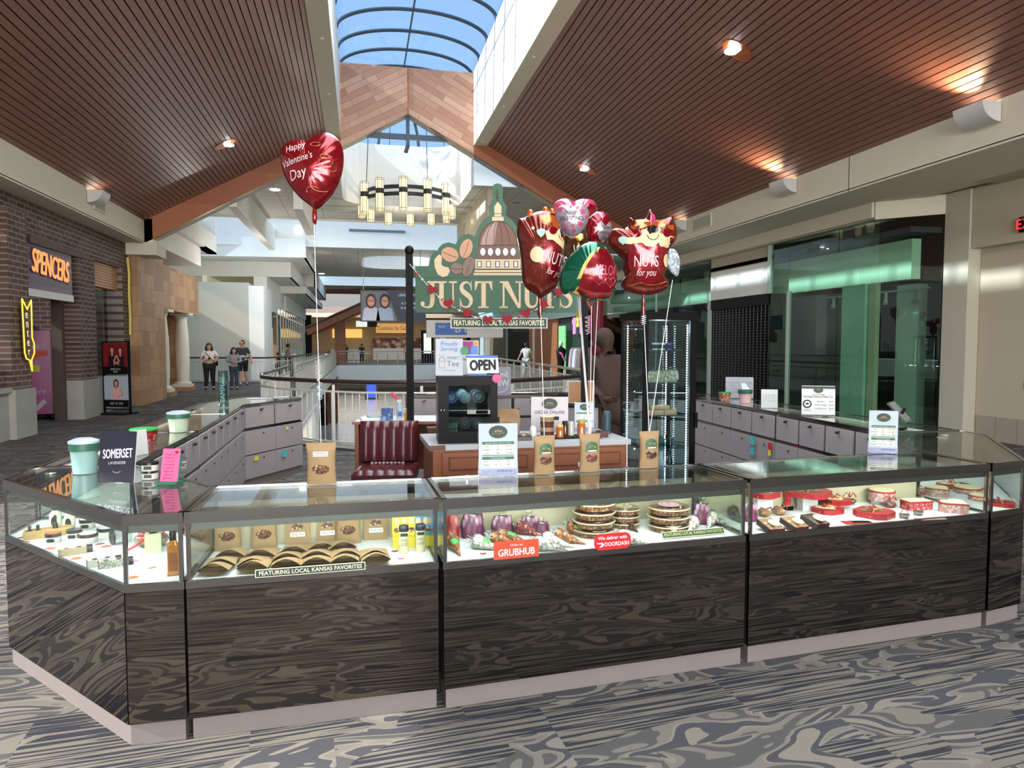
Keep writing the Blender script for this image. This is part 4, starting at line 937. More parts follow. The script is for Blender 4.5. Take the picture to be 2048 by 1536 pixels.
frontsign('delivery_sign', 'red pill-shaped delivery sign on the front of the middle case', 1222, 1096, .19, .078, dred, g2, .03)
def fav(wd, h, pal=bevg):
    def f(m): m.flat([(-wd / 2 + .003, .003), (wd / 2 - .003, .003), (wd / 2 - .003, h - .003), (-wd / 2 + .003, h - .003)], .0045, dgreen); m.text('FEATURING LOCAL KANSAS FAVORITES', h * .5, pal, 0, h / 2, .006, wmax=wd * .93, bold=.03)
    return f
frontsign('strip_sign', 'long dark green strip sign under the open kraft pouches', 622, 1150, .455, .034, bevg, fav(.455, .034))
p = PZ(1395, 1076, .672); MB(T(p.x, p.y + .035, .672, 4.5, 55)).prism([(-.18, 0), (.18, 0), (.18, .034), (-.18, .034)], 0, .002, bevg).flat([(-.177, .003), (.177, .003), (.177, .031), (-.177, .031)], .0025, dgreen).text('FEATURING LOCAL KANSAS FAVORITES', .016, pm('strip_lime', 'b9bf62'), 0, .017, .0032, wmax=.335).build('strip_sign', label='long green strip sign lying inside the right part of the middle case', cat='sign')
# ---- case of red gift boxes
gred = pm('gift_red', '961520', .35, 0, .06); gpink = pm('gift_pink', 'd98a9a', .5); gcream = pm('gift_cream', 'e9dcae', .4, 0, .04); pat = cells('heart_print', ['e9c3bd', 'c8646a', 'e9c3bd', 'e2a79f'], 60); xo = cells('xo_print', ['c53c48', 'e9b9b0', 'c53c48', 'd9646a'], 80)
def c3p(x, y, ex=0, s_=.05):
    p = PZ(x, y, ZD); lim = 3.64 + (p.x - 1.9) * .094 + ex
    if p.x < 3.5 and p.y > lim: p = PY(x, y, lim)
    if p.z > ZD + .012: MB().box(p.x - c3.location.x - s_, p.x - c3.location.x + s_, p.y - c3.location.y - .03, p.y - c3.location.y + .03, ZD, p.z - .0005 - .0003 * len(c3.children) / 20, deckm).build('display_riser', c3)
    return p
def box_heart(label, x, y, s=.15, h=.028, rz=12, top=gcream, zz=0, grp='red gift boxes'):
    p = c3p(x, y); t = thing('gift_box', label, 'gift box', (p.x, p.y, max(ZD, p.z) + zz), rz, grp)
    o = [(-s / 2, -s * .3), (-s * .3, -s / 2), (s * .3, -s / 2), (s / 2, -s * .3), (s / 2, s * .3), (s * .3, s / 2), (-s * .3, s / 2), (-s / 2, s * .3)]
    MB().prism(o, 0, h, gred).build('box_base', t)
    MB().prism(heart2(s * .82), h, h + .003, top).prism(heart2(s * .4), h + .003, h + .006, cpec).build('window_lid', t)
    m = MB(); m.tube([(-s * .52, -s * .1, h * .3), (-s * .3, -s * .1, h + .004), (0, -s * .02, h + .008), (s * .3, -s * .1, h + .004), (s * .52, -s * .1, h * .3)], .0025, pm('ribbon_gold', 'c9965a', .4), 6)
    m.tube([(0, s * .03, h + .01), (-.02, s * .1, h + .025), (-.035, s * .03, h + .012), (0, s * .03, h + .01), (.02, s * .1, h + .025), (.035, s * .03, h + .012)], .003, gred, 6); m.build('ribbon', t)
box_heart('red octagonal gift box with a gold heart, in front of its twin', 1655, 1024, .155); box_heart('red octagonal gift box with a gold heart, behind its twin', 1672, 1006, .15, rz=8)
box_heart('large red gift box with a clear lid at the front middle of the right case', 1748, 1032, .19, .034, rz=28, top=clearp); box_heart('wide red gift box at the back, with its corner to the front', 1615, 990, .24, .03, rz=38, top=clearp)
box_heart('red gift box at the back left, nearest the middle case', 1525, 992, .17, .028, rz=30, top=gcream); box_heart('red gift box standing farther back in the right corner', 1905, 975, .17, .03, 20, top=gcream); box_heart('dark red flat box in the right corner case', 2000, 1010, .15, .022, 40, top=clearp)
box_heart('pale-lidded red box left of the cream-lidded tins', 1840, 985, .16, .02, 15, top=gcream)
def tin(label, x, y, w_=.16, h=.05, shape='heart', side=pat, rz=0, zz=0, top=gcream):
    p = c3p(x, y); t = thing('gift_tin', label, 'gift tin', (p.x, p.y, max(ZD, p.z) + zz), rz, 'patterned gift tins')
    o = heart2(w_, 32) if shape == 'heart' else ell(0, 0, w_ / 2, w_ / 2, 32) if shape == 'round' else [(-w_ / 2, -.04), (w_ / 2, -.04), (w_ / 2, .04), (-w_ / 2, .04)]
    MB().prism(o, 0, h, side).build('tin_body', t); sc = 1.04
    MB().prism([(a * sc, b * sc) for a, b in o], h, h + .008, gred).prism([(a * .92, b * .92) for a, b in o], h + .008, h + .012, top).build('lid', t)
tin('round pink tin with a domed cream lid behind the pink ribbon bags', 1763, 1000, .15, .055, 'round'); tin('heart tin with pink heart print at the right front of the right case', 1912, 1024, .17, .05, 'heart', rz=14)
tin('oblong red tin printed with kisses and hugs', 1832, 1018, .155, .045, 'box', xo, -3); tin('heart tin with a cream lid, behind the heart-print tin', 1880, 992, .16, .045, 'heart', rz=5); tin('low cream-lidded tin at the back right corner', 1935, 985, .17, .03, 'round', rz=5)
tin('low cream-lidded tin beside the right glass post', 1958, 1000, .12, .025, 'round', rz=5)
def loaf(label, x, y, rz, mt):
    p = c3p(x, y); t = thing('boxed_brittle', label, 'boxed sweet', (p.x, p.y, ZD), rz, 'boxed sweets with oval labels'); M = T(0, 0, .012, 0, 14)
    MB(M).box(-.045, .045, -.06, .06, 0, .03, pm('brown_tray', '3a2218', .5)).build('tray', t)
    m = MB(M); m.grid(lambda u, v: ((u - .5) * .088, (v - .5) * .118, .030 + .014 * math.sin(PI * u) ** .5 * math.sin(PI * v) ** .5), 12, 12, mt); m.build('sweet', t, smooth=60)
    MB(M).prism(ell(0, -.02, .028, .034, 24), .044, .047, gcream).text('PECAN LOG', .006, ink, 0, -.02, .048).build('label', t)
tof = cells('toffee', ['b98a5a', 'd9b384', '9a6a40'], 50); 
loaf('boxed toffee with an oval label nearest the middle case', 1540, 1062, 6, tof); loaf('boxed toffee with an oval label, second from the middle case', 1587, 1058, 10, tof); loaf('boxed dark chocolate with an oval label, third from the middle case', 1628, 1052, 12, cells('choc', ['3a1d12', '6d3a26', '8a5238'], 60))
for x, y, mt, l in ((1530, 1033, tof, 'brown bow-tied sweet bag behind the boxed toffees, left'), (1560, 1030, tof, 'brown bow-tied sweet bag behind the boxed toffees, right')):
    p = c3p(x, y); m = MB(T(p.x, p.y, max(ZD, p.z))); m.ball((0, 0, .02), .035, .03, .022, mt); m.tube([(0, 0, .04), (-.03, -.01, .055), (-.045, 0, .035), (0, 0, .04), (.03, -.01, .055), (.045, 0, .035)], .005, pm('bow_brown', '6d3d2c', .5), 6); m.build('sweet_bag', label=l, cat='sweet bag', group='bow-tied sweet bags', smooth=60)
def pot(label, x, y, mt, zz=0, r=.019, h=.03):
    p = c3p(x, y, .055, .02); m = MB(T(p.x, p.y, max(ZD, p.z) + zz)); m.lathe([(r * .8, 0), (r, h * .8), (r * 1.05, h * .85), (r * .9, h), (.004, h * 1.05)], mt, 20); m.build('candy_pot', label=label, cat='candy pot', group='small candy pots', smooth=50)
cr_, cp_ = pm('pot_red', 'c8202a', .25), pm('pot_pink', 'd983a2', .4)
pot('lower of two stacked shiny red candy pots', 1575, 1010, cr_); pot('upper of two stacked shiny red candy pots', 1575, 1010, cr_, .033); pot('pink candy pot right of the stacked red pots', 1607, 1016, cp_, r=.022); pot('magenta candy pot at the left of the right case', 1520, 1018, pm('pot_magenta', 'a3285c', .3), r=.02, h=.025); pot('pale pink candy pot between the magenta one and the red pots', 1553, 1020, pm('pot_pale', 'd9a8b8', .4), h=.022)
def flatcard(label, x, y, w_, h, rz, base, stripes=None, words=None, case=None):
    p = c3p(x, y); m = MB(T(p.x, p.y, max(ZD, p.z) + .001, rz)); m.box(-w_ / 2, w_ / 2, -h / 2, h / 2, 0, .003, base)
    if stripes:
        for k in range(5): m.flat([(-w_ / 2 + .01, -h / 2 + h * (k + .3) / 5.4), (w_ / 2 - .01, -h / 2 + h * (k + .3) / 5.4), (w_ / 2 - .01, -h / 2 + h * (k + .75) / 5.4), (-w_ / 2 + .01, -h / 2 + h * (k + .75) / 5.4)], .0035, stripes)
    if words:
        for k, s_ in enumerate(words): m.text(s_, .014, ink, 0, h * .2 - k * .024, .0036)
    m.build('flat_card', label=label, cat='card')
flatcard('pink and white striped paper beside the boxed chocolate', 1660, 1050, .14, .09, 5, paper, gpink); flatcard('red-edged white gift card lying before the gold heart boxes', 1715, 1046, .16, .07, -12, gred, None); flatcard('white card with handwriting lying on the red-edged card', 1722, 1044, .11, .06, -12, paper, None, ('Happy', 'Valentine')); flatcard('patterned paper lying at the right front of the right case', 1860, 1038, .17, .05, -3, pat)
for k, (x, y) in enumerate(((1808, 1036), (1836, 1030))):
    p = c3p(x, y); t = thing('foil_cup', 'small foil cup with a red ribbon loop, %s of two' % ['left', 'right'][k], 'foil cup', (p.x, p.y, ZD), 0, 'foil cups'); MB().lathe([(.02, 0), (.03, .022)], steel, 24).lathe([(.026, .016), (.0, .024)], cpec, 20, caps=False).build('cup', t, smooth=40); MB().tube([(-.028, 0, .022), (-.01, 0, .05), (.012, 0, .05), (.028, 0, .022)], .002, gred, 6).build('ribbon', t)
for k, (x, y) in enumerate(((1700, 1008), (1780, 1015))):
    p = c3p(x, y); m = MB(T(p.x, p.y, max(ZD, p.z))); m.ball((0, 0, .02), .04, .035, .02, clearp); m.ball((0, 0, .018), .035, .03, .016, cred)
    for a in range(5): m.tube([(0, 0, .04), (.02 * math.cos(a * 1.3), .015 * math.sin(a * 1.3), .07), (.045 * math.cos(a * 1.3), .03 * math.sin(a * 1.3), .045)], .0025, gred, 5)
    m.build('sweet_bag', label='clear bag of red sweets with curled red ribbons, %s of two' % ['left', 'right'][k], cat='sweet bag', group='clear bags with curled red ribbons', smooth=60)
# ---- lotion corner
LM = pm('lotion_white', 'd9dcd4', .3); lid = pm('jar_lid_black', '131314', .3); amber = glassm('amber_liquid', 'b06a1e', 1.6); woodt = pm('pale_wood', 'c9a768', .6, 0, .12, 14)
def jar(label, x, y, r, h, top=None, zz=0, hexl=True):
    p = PZ(x, y, ZD); t = thing('lotion_jar', label, 'jar', (p.x, p.y, ZD + zz), 0, 'lotion jars'); 
    MB().lathe([(r * .95, 0), (r, .003), (r, h * .66)], LM, 28).build('jar_body', t, smooth=40)
    m = MB().lathe([(r * 1.04, h * .66), (r * 1.04, h * .97), (r, h)], lid, 28)
    if top: m.prism(star2(12, r * .92, r * .7) if top is not paper else ell(0, 0, r * .85, r * .85, 24), h, h + .001, top)
    m.build('lid', t, smooth=40)
    if hexl: MB(T(0, -r - .001, 0) @ UP).flat([(-r * .4, h * .15), (r * .4, h * .15), (r * .55, h * .33), (r * .4, h * .52), (-r * .4, h * .52), (-r * .55, h * .33)], 0, lid).build('label', t)
ors = pm('orange_star', 'dd5a2c', .7)
jar('black-lidded lotion jar with an orange star on its lid', 107, 1084, .035, .046, ors); jar('black-lidded lotion jar behind the orange-star jar', 149, 1076, .035, .046); jar('wide white tub with a black rim, nearer of two', 176, 1084, .045, .045, paper, hexl=False); jar('wide white tub with a black rim, farther of two', 214, 1072, .045, .045, paper, hexl=False); jar('lotion jar with an open black lid at the back of the corner case', 175, 1056, .038, .05, LM)
p = PZ(95, 1072, ZD); t = thing('wooden_tray', 'small pale wooden crate holding spray bottles in the lotion corner', 'crate', (p.x, p.y, ZD), 22)
MB().box(-.10, .10, -.03, .03, 0, .006, woodt).box(-.10, .10, -.033, -.027, 0, .04, woodt).box(-.10, .10, .027, .033, 0, .04, woodt).box(-.103, -.097, -.033, .033, 0, .04, woodt).box(.097, .103, -.033, .033, 0, .04, woodt).ball((-.101, 0, .02), .004, .012, .008, ink, 10, 6).build('crate_body', t)
for k, dx in enumerate((-.075, -.04, .035)):
    q = p + Matrix.Rotation(R(22), 3, 'Z') @ Vector((dx, 0, 0)); tt = thing('spray_bottle', 'small dark spray bottle in the wooden crate, %s one' % ['leftmost', 'middle', 'taller right'][k], 'bottle', (q.x, q.y, ZD + .007), 0, 'spray bottles')
    hh = .075 if k == 2 else .045
    MB().lathe([(.012, 0), (.012, hh * .7), (.006, hh * .8)], lid, 16).build('bottle_body', tt, smooth=40); MB().lathe([(.007, hh * .8), (.008, hh * 1.2), (.004, hh * 1.3)], lid, 12).build('cap', tt, smooth=40)
for k, (x, y, s_) in enumerate(((112, 1060, 1), (140, 1062, .9))):
    p = PZ(x, y, ZD); tt = thing('lotion_bottle', 'frosted lotion bottle with a dark oval label, %s' % ['larger one behind the crate', 'smaller one behind the crate'][k], 'bottle', (p.x, p.y, ZD), 0, 'frosted lotion bottles')
    MB().lathe([(.026 * s_, 0), (.03 * s_, .01), (.03 * s_, .085 * s_), (.012, .11 * s_)], pm('frosted', 'c9d0bd', .35), 24, sy=.7).build('bottle_body', tt, smooth=40); MB().lathe([(.013, .108 * s_), (.013, .135 * s_)], lid, 16).build('cap', tt, smooth=40)
    MB(T(0, -.0225 * s_, 0) @ UP).flat(ell(0, .05 * s_, .014, .028, 20), .001, lid).build('label', tt)
for k, (x, y, rz, mt) in enumerate(((148, 1108, 26, pm('salve_tan', 'b8a684')), (205, 1130, 22, pm('salve_white', 'cfd0c8')), (228, 1133, 22, cells('salt_grain', ['cfcfc4', '8d8d84', 'e9e9e0'], 150)))):
    p = PZ(x, y, ZD); tt = thing('bath_roll', 'square boxed bath roll with a black cap, %s' % ['tan one nearer the wide tubs', 'plain white one', 'speckled one nearest the front glass'][k], 'boxed bath roll', (p.x, p.y, ZD), rz, 'boxed bath rolls')
    MB().box(-.06, .05, -.016, .016, 0, .032, mt).box(-.062, -.058, -.016, .016, 0, .032, steel).build('box_body', tt); MB().rod((.05, 0, .016), (.075, 0, .016), .019, lid, seg=18).build('cap', tt, smooth=40)
    MB().box(-.04, .03, -.012, .012, .032, .0325, lid).box(-.02, .01, -.008, .008, .0325, .033, paper).build('label', tt)
p = PZ(340, 1148, ZD); t = thing('oil_bottle', 'tall square amber oil bottle with a black neck, beside the left case frame', 'bottle', (-.79, 3.235, ZD), 10)
MB().box(-.022, .022, -.022, .022, .0, .13, pm('amber_oil', 'b8742a', .12, 0, .1, 5, spec=.8)).box(-.024, .024, -.024, .024, 0, .004, glassm('thick_glass', 'e8e0d0', 2)).lathe([(.022, .13), (.013, .15)], pm('amber_oil', 'b8742a'), 16).build('bottle_body', t, smooth=40)
MB().lathe([(.014, .15), (.014, .222), (.0125, .225)], lid, 16).build('neck_cap', t, smooth=40); MB(T(0, -.0225, 0) @ UP).flat([(-.017, .02), (.017, .02), (.017, .1), (-.017, .1)], 0, pm('amber_label', '8a4a1c')).build('label', t)
for k, (x, y, mt, n) in enumerate(((101, 1097, ors, 10), (152, 1117, ors, 12), (212, 1093, ors, 12), (265, 1155, ors, 12), (45, 1075, red, 0), (50, 1084, red, 0), (200, 1088, red, 0), (270, 1122, pinkm, 0))):
    p = PZ(x, y, ZD); l = ['orange paper star near the tan bath roll', 'orange paper star between the bath rolls', 'orange paper star behind the bath rolls', 'orange paper star at the front corner of the lotion case', 'red paper oval at the left tip of the lotion case, farther', 'red paper oval at the left tip of the lotion case, nearer', 'red paper oval touching an orange star', 'pink paper oval beside the hang tags'][k]
    MB(T(p.x, p.y, ZD, 20)).prism(star2(n, .028, .017) if n else ell(0, 0, .022, .014, 20), 0, .001, mt).build('paper_star' if n else 'paper_oval', label=l, cat='paper cutout')
p = PZ(247, 1085, ZD); t = thing('candle', 'dark lidded candle glass lying on its side in the lotion corner', 'candle', (p.x, p.y, ZD), 35); MB().rod((-.05, 0, .034), (.03, 0, .034), .034, clearp, seg=24).rod((-.055, 0, .034), (-.046, 0, .034), .036, lid, seg=24).build('candle_body', t, smooth=40)
p = PZ(272, 1062, ZD)
for k in range(3): MB(T(p.x + k * .045, p.y + .03, ZD)).rod((0, 0, .018), (.03, .06, .018), .018, pm('dark_blue_lid', '23283a', .3), seg=18).build('lip_balm', label='dark blue capped tube lying at the back of the lotion corner, %s from the left' % ORD[k], cat='tube', group='dark blue capped tubes')
p = PZ(305, 1092, ZD); t = thing('gift_bag', 'clear gift bag of candy tied with a red ribbon bow in the lotion corner', 'gift bag', (p.x, p.y, ZD), 10)
MB().ball((0, 0, .035), .075, .045, .036, cells('candy_mix', ['d9c3a0', 'b23a3a', '8db89a', 'e9e0d0'], 60)).build('candy', t, smooth=60); MB().ball((0, 0, .037), .08, .048, .04, clearp).build('clear_wrap', t, smooth=60)
m = MB()
for a, b in (((-.05, .0), (.0, .05)), ((.05, .0), (0, .05))): m.tube([(0, -.03, .07), (a[0], -.04, .085), (a[0] * 1.2, -.04, .065), (0, -.035, .068)], .006, pm('ribbon_red', 'c9202c', .4), 6)
m.tube([(0, -.035, .07), (-.06, -.07, .03), (-.11, -.08, .006)], .005, pm('ribbon_red', 'c9202c'), 6); m.tube([(0, -.035, .07), (.0, -.06, .03), (-.01, -.07, .006)], .005, pm('ribbon_red', 'c9202c'), 6); m.build('ribbon', t)
p = PZ(295, 1132, ZD); MB(T(p.x, p.y, ZD + .012, 32, 8)).box(-.022, .022, -.05, .05, 0, .002, gcream).text('lavender', .008, ink, 0, .03, .003, shear=.3).line([(-.014, .01), (.014, .01)], .0012, ink, .003).line([(-.014, 0), (.014, 0)], .0012, ink, .003).line([(-.014, -.01), (.01, -.01)], .0012, ink, .003).build('hang_tag', label='cream hang tag with printed lines leaning before the oil bottle', cat='tag')
p = PZ(240, 1142, ZD)
MB(T(p.x, p.y, ZD, 15)).box(-.06, .07, -.02, .02, 0, .002, gcream).text('1111111', .02, pm('tan_ink', '9a8460'), 0, 0, .003).build('striped_card', label='cream card with tan upright marks at the front of the lotion case', cat='card')
# ================================================================ things on top of the cases
GT = ZT                                  # glass top level
def logo(m, x, y, s, base=dgreen, ink2=kraft, z=.0012, M=None):
    m.flat(ell(x, y, s, s * .68, 32), z, base, M)
    m.ball((x, y + s * .2, z), s * .05, s * .16, .0006, ink2, 8, 4, M)
    for dx, r_ in ((-.3, .14), (-.12, .1), (.14, .1), (.32, .14)): m.ball((x + dx * s, y + s * .08, z), r_ * s, .09 * s, .0006, ink2, 8, 4, M)
    m.text('JUST NUTS', s * .2, ink2, x, y - s * .18, z + .0012, M, wmax=s * 1.4)
# four tall pouches that weigh the balloon strings down
pouch('paper nut pouch with a white tag on the left case, tied to the heart balloon', (-.19, 3.60, GT), -4, h=.205, w_=.145, kind='tag', group='balloon weight pouches')
PW = [(.955, 3.63), (1.215, 3.65), (1.575, 3.69)]
for k, (x, y) in enumerate(PW): pouch(['green-labelled paper pouch on the middle case, nearest the price card', 'green-labelled paper pouch on the middle case, second from the price card', 'green-labelled paper pouch on the middle case, before the tower showcase'][k], (x, y, GT), 4, h=.205, w_=.12, group='balloon weight pouches', win=cells('nuts_%d' % k, [['6a3d24', 'b98a6c', '8b5434'], ['8a4238', 'c98a7a', '6d3434'], ['4a2a1c', 'd9b88c', '7d4a2c']][k], 80))
def price_card(label, loc, rz, w_=.2, h=.27):
    t = thing('price_card', label, 'sign', loc, rz, 'nut price cards in clear holders'); y0 = 0
    MB().box(-w_ / 2 - .004, w_ / 2 + .004, -.002, .004, 0, h + .004, clearp).box(-w_ / 2, w_ / 2, -.002, .05, 0, .003, clearp).build('holder', t)
    m = MB(T(0, -.003, 0) @ UP); q = lambda a, b, c, d, mt, z=.0006: m.flat([(a, b), (c, b), (c, d), (a, d)], z, mt)
    q(-w_ / 2, 0, w_ / 2, h, pm('card_frost', 'a9b4bc', .6, 0, .12, 20), 0); logo(m, 0, h * .84, w_ * .24)
    a, b = -w_ * .41, w_ * .41; bl = pm('table_bg', 'c6c5bf')
    q(a, h * .60, b, h * .655, green); m.text('Almonds, Cashews, Peanuts, or Pecans', h * .022, paper, 0, h * .627, .0012, wmax=w_ * .76)
    q(a, h * .40, b, h * .60, bl)
    for k, (s1, s2, s3) in enumerate((('Small', '$7', '2 for $12'), ('Medium', '$13', '2 for $23'), ('Large', '$20', '2 for $38'))):
        yy = h * (.567 - k * .066)
        m.text(s1, h * .028, ink, -w_ * .3, yy, .0014); m.text(s2, h * .028, ink, 0, yy, .0014); m.text(s3, h * .028, ink, w_ * .27, yy, .0014)
    q(a, h * .385, b, h * .40, green); q(a, h * .31, b, h * .365, green); m.text('A Nice Party Platter', h * .024, paper, 0, h * .338, .0012)
    q(a, h * .17, b, h * .31, bl)
    for k, (s1, s2, s3) in enumerate((('Junior', '1 lb', '$29'), ('Regular', '1 lb. 11 oz', '$39'))):
        yy = h * (.277 - k * .066); m.text(s1, h * .028, ink, -w_ * .3, yy, .0014); m.text(s2, h * .028, ink, 0, yy, .0014); m.text(s3, h * .028, ink, w_ * .27, yy, .0014)
    q(-w_ / 2, .0, w_ / 2, h * .13, pm('card_photo', '8d93b0', .6, 0, .35, 60)); m.text('ORDER ONLINE', h * .03, ink, w_ * .17, h * .09, .0014); m.build('card', t)
price_card('blue-white nut price card in a clear stand on the middle case beside the paper pouches', (.705, 3.63, GT), -4, .205, .275)
price_card('blue-white nut price card in a clear stand on the right case', (3.23, 3.87, GT), -30, .165, .27)
# lavender sign, pink card, tubs and jars on the left
nav = pm('card_navy', '23202e', .5)
t = thing('lavender_sign', 'dark tilted sign with white script lettering on the left corner case', 'sign', (-1.20, 3.86, GT), -22)
m = MB(T(0, 0, 0, 0, -8) @ UP); m.prism([(-.1, 0), (.1, 0), (.1, .255), (-.1, .255)], -.006, 0, paper, top=nav); m.text('SOMERSET', .045, pm('silver_ink', 'cfccd6'), 0, .14, .001, wmax=.165, rot=4, bold=.03); m.text('LAVENDER', .014, pm('silver_ink', 'cfccd6'), 0, .095, .001, wmax=.1, rot=3)
m.line(ell(0, .06, .022, .014, 8, 200, 340), .002, pm('silver_ink', 'cfccd6'), .001); m.build('panel', t); MB(T(0, .09, 0, 0, 14)).box(-.03, .03, 0, .003, 0, .17, nav).build('easel_back', t)
t = thing('pink_card', 'tall pink card with dark script in a green holder on the left corner case', 'card', (-.93, 3.75, GT), -16)
m = MB(T(0, 0, 0, 0, -14) @ UP); m.prism([(-.045, .01), (.045, .01), (.045, .175), (-.045, .175)], -.003, 0, pinkm); m.flat(heart2(.02), .001, gred, T(.028, .155, 0))
for k, s_ in enumerate(('Treat your', 'Valentine', 'to a gift', 'of roasted', 'nuts and', 'fudge, ask', 'about our', 'gift boxes')): m.text(s_, .009, gred, -.004 * (k % 2), .145 - k * .0165, .001, shear=.2)
m.build('card', t); MB().box(-.06, .05, -.02, .05, 0, .012, pm('holder_green', '1f6b50', .4)).slab([(.0, .0, 0), (.05, .0, 0), (.05, .045, .14), (.0, .045, .14)], (0, 1, 0), .004, pm('holder_green', '1f6b50')).build('holder', t)
def bucket(label, loc, r, h, liquid, band, capc, holes=True, name='sample_tub'):
    t = thing(name, label, 'tub', loc, 0); MB().lathe([(r * .8, 0), (r, h)], liquid, 28).build('tub_body', t, smooth=40)
    MB().lathe([(r * .955, h * .72), (r * 1.03, h * .72), (r * 1.05, h * .95), (r, h)], band, 28).build('band', t, smooth=40); MB().lathe([(r * 1.06, h * .95), (r * 1.07, h * 1.02), (r * .6, h * 1.1), (r * .3, h * 1.11)], capc, 28).build('lid', t, smooth=40); return t
frost = pm('frosted_teal', '84a6a2', .3); capw = pm('tub_lid', 'bcc6ce', .4)
bucket('frosted teal sample tub with a pale lid behind the lavender sign', (-1.45, 4.18, GT), .07, .17, frost, pm('band_green', '275a46', .5), capw); bucket('frosted sample tub with a wide green band, farther along the left arm', (-1.40, 6.0, GT), .082, .15, pm('frosted_pale', 'b4c2a8', .3), pm('band_green', '275a46'), capw)
t = thing('red_candy_tub', 'clear tub of red candy with a green lid on the left arm', 'tub', (-1.50, 5.45, GT), 0); MB().lathe([(.075, 0), (.09, .08)], cells('red_candy', ['b3242a', 'd95a4a', 'e0938a'], 40), 28).build('candy', t, smooth=40); MB().lathe([(.095, .08), (.097, .09), (.08, .095)], pm('lid_green', '2f9a4a', .4), 28).build('lid', t, smooth=40)
MB(T(-1.36, 4.7, GT, 60, -5)).box(-.12, .12, 0, .004, 0, .16, paper).box(-.12, .12, 0, .09, 0, .004, clearp).build('card_holder', label='white card in a slanted clear holder behind the lavender sign', cat='card')
for k in range(2):
    t = thing('clear_jar', 'clear round sample jar with a hexagon label, %s of two stacked by the pink card' % ['lower', 'upper'][k], 'jar', (-1.06, 3.93, GT + .043 * k), 0, 'stacked clear sample jars'); MB().lathe([(.04, 0), (.042, .03)], pm('jar_cream', 'c9c9bf', .3), 24).build('jar_body', t, smooth=40); MB().lathe([(.043, .03), (.043, .042), (.03, .043)], lid if k else clearp, 24).build('lid', t, smooth=40); MB(T(0, -.043, 0) @ UP).flat([(-.018, .008), (.018, .008), (.018, .026), (-.018, .026)], .0, lid).build('label', t)
t = thing('clear_jar', 'clear jar with a wire clasp lying behind the stacked sample jars', 'jar', (-1.00, 4.03, GT), 0); MB().rod((-.02, 0, .045), (.09, .02, .045), .044, clearp, seg=20).build('jar_body', t, smooth=40); MB().tube([(-.02, 0, .09), (.0, -.02, .11), (.02, 0, .09)], .003, steel, 6).build('clasp', t)
t = thing('lotion_block', 'squat clear bottle with a black top inside the corner case beneath the pink card', 'bottle', (-.97, 3.62, ZD), 10); MB().box(-.035, .035, -.03, .03, 0, .09, pm('pale_gel', 'b4b896', .25)).build('bottle_body', t); MB().lathe([(.02, .09), (.02, .13)], lid, 16).build('cap', t)
t = thing('glass_tube_vase', 'tall clear narrow acrylic tube on the far end of the left arm', 'vase', (-1.45, 8.2, GT), 0); MB().lathe([(.045, 0), (.05, .01), (.05, .40), (.048, .40), (.047, .012)], glassm('acrylic', 'd5e4e4', 3), 20, caps=False).build('tube', t, smooth=40); MB(T(0, -.052, 0, 0) @ UP).text('SAMPLES', .05, pm('teal_ink', '4a8a7a'), 0, .2, .001, rot=90).build('lettering', t)
for k, (x, y, w_) in enumerate(((-1.25, 9.45, .3), (-1.0, 9.6, .2))): MB(T(x, y, GT, 10)).box(-w_ / 2, w_ / 2, -.05, .05, 0, .006, paper).build('paper_sheet', label='white paper lying on the far left end case, %s' % ['longer one', 'shorter one'][k], cat='paper')
# right arm tops
t = thing('sample_cup', 'pink-filled sample cup with a dark green rim and open lid on the right arm', 'tub', (4.42, 7.55, GT), 0); MB().lathe([(.06, 0), (.075, .13)], pm('pink_fill', 'd9b4b0', .4), 24).build('tub_body', t, smooth=40); MB().lathe([(.08, .11), (.085, .15), (.06, .16)], pm('band_green', '275a46'), 24).build('band', t, smooth=40); MB().slab([(-.05, -.02, .16), (.05, -.02, .16), (.02, .04, .23), (-.03, .04, .23)], (0, 1, .4), .006, capw).build('lid', t)
t = thing('sample_cup', 'clear green-rimmed cup of orange snacks beside the pink-filled cup', 'tub', (4.38, 7.95, GT), 0); MB().lathe([(.06, 0), (.075, .09)], cells('orange_snack', ['c9714a', 'd9a58a', 'e9e0d0'], 40), 24).build('tub_body', t, smooth=40); MB().lathe([(.078, .09), (.08, .1)], pm('lid_green', '2f9a4a'), 24, caps=False).build('rim', t)
def stand(label, x, y, rz, w_, h, words, cat='sign', bg=paper, inkc=ink, name='counter_sign', z=GT):
    t = thing(name, label, cat, (x, y, z), rz); m = MB(T(0, 0, 0, 0, -5) @ UP); m.prism([(-w_ / 2, 0), (w_ / 2, 0), (w_ / 2, h), (-w_ / 2, h)], -.004, 0, bg)
    for s_, hh, yy in words: m.text(s_, hh, inkc, 0, yy, .002, wmax=w_ * .88)
    m.build('panel', t); MB().box(-w_ / 2, w_ / 2, -.02, .05, 0, .004, clearp).build('foot', t); return t
stand('small white card with faint grey print on the right arm', 4.33, 6.9, -24, .17, .2, [('homemade', .02, .14), ('fudge, ask', .02, .11), ('for a sample', .02, .08)], inkc=pm('faint_ink', 'b4b4b4'))
stand('grey printed sheet in a frame on the right arm behind the pink-filled cup', 4.72, 8.2, -24, .34, .27, [('Kansas made treats and', .022, .2), ('locally roasted nuts', .022, .16), ('by the pound', .022, .12), ('ask for flavors', .022, .08)], bg=pm('sheet_grey', '8f9096'), inkc=pm('sheet_ink', '6a6a72'))
t = stand('white meat price sign with a green header and round badge on the right arm', 4.30, 6.02, -26, .30, .29, [('Farview Farms Meat Co.', .024, .185), ], name='meat_sign')
m = MB(T(0, -.003, 0, 0, -5) @ UP); m.flat([(-.15, .262), (.15, .262), (.15, .285), (-.15, .285)], .002, dgreen); logo(m, 0, .25, .042, z=.003); m.text('YOUR LOCAL RANCH', .009, ink, 0, .205, .003)
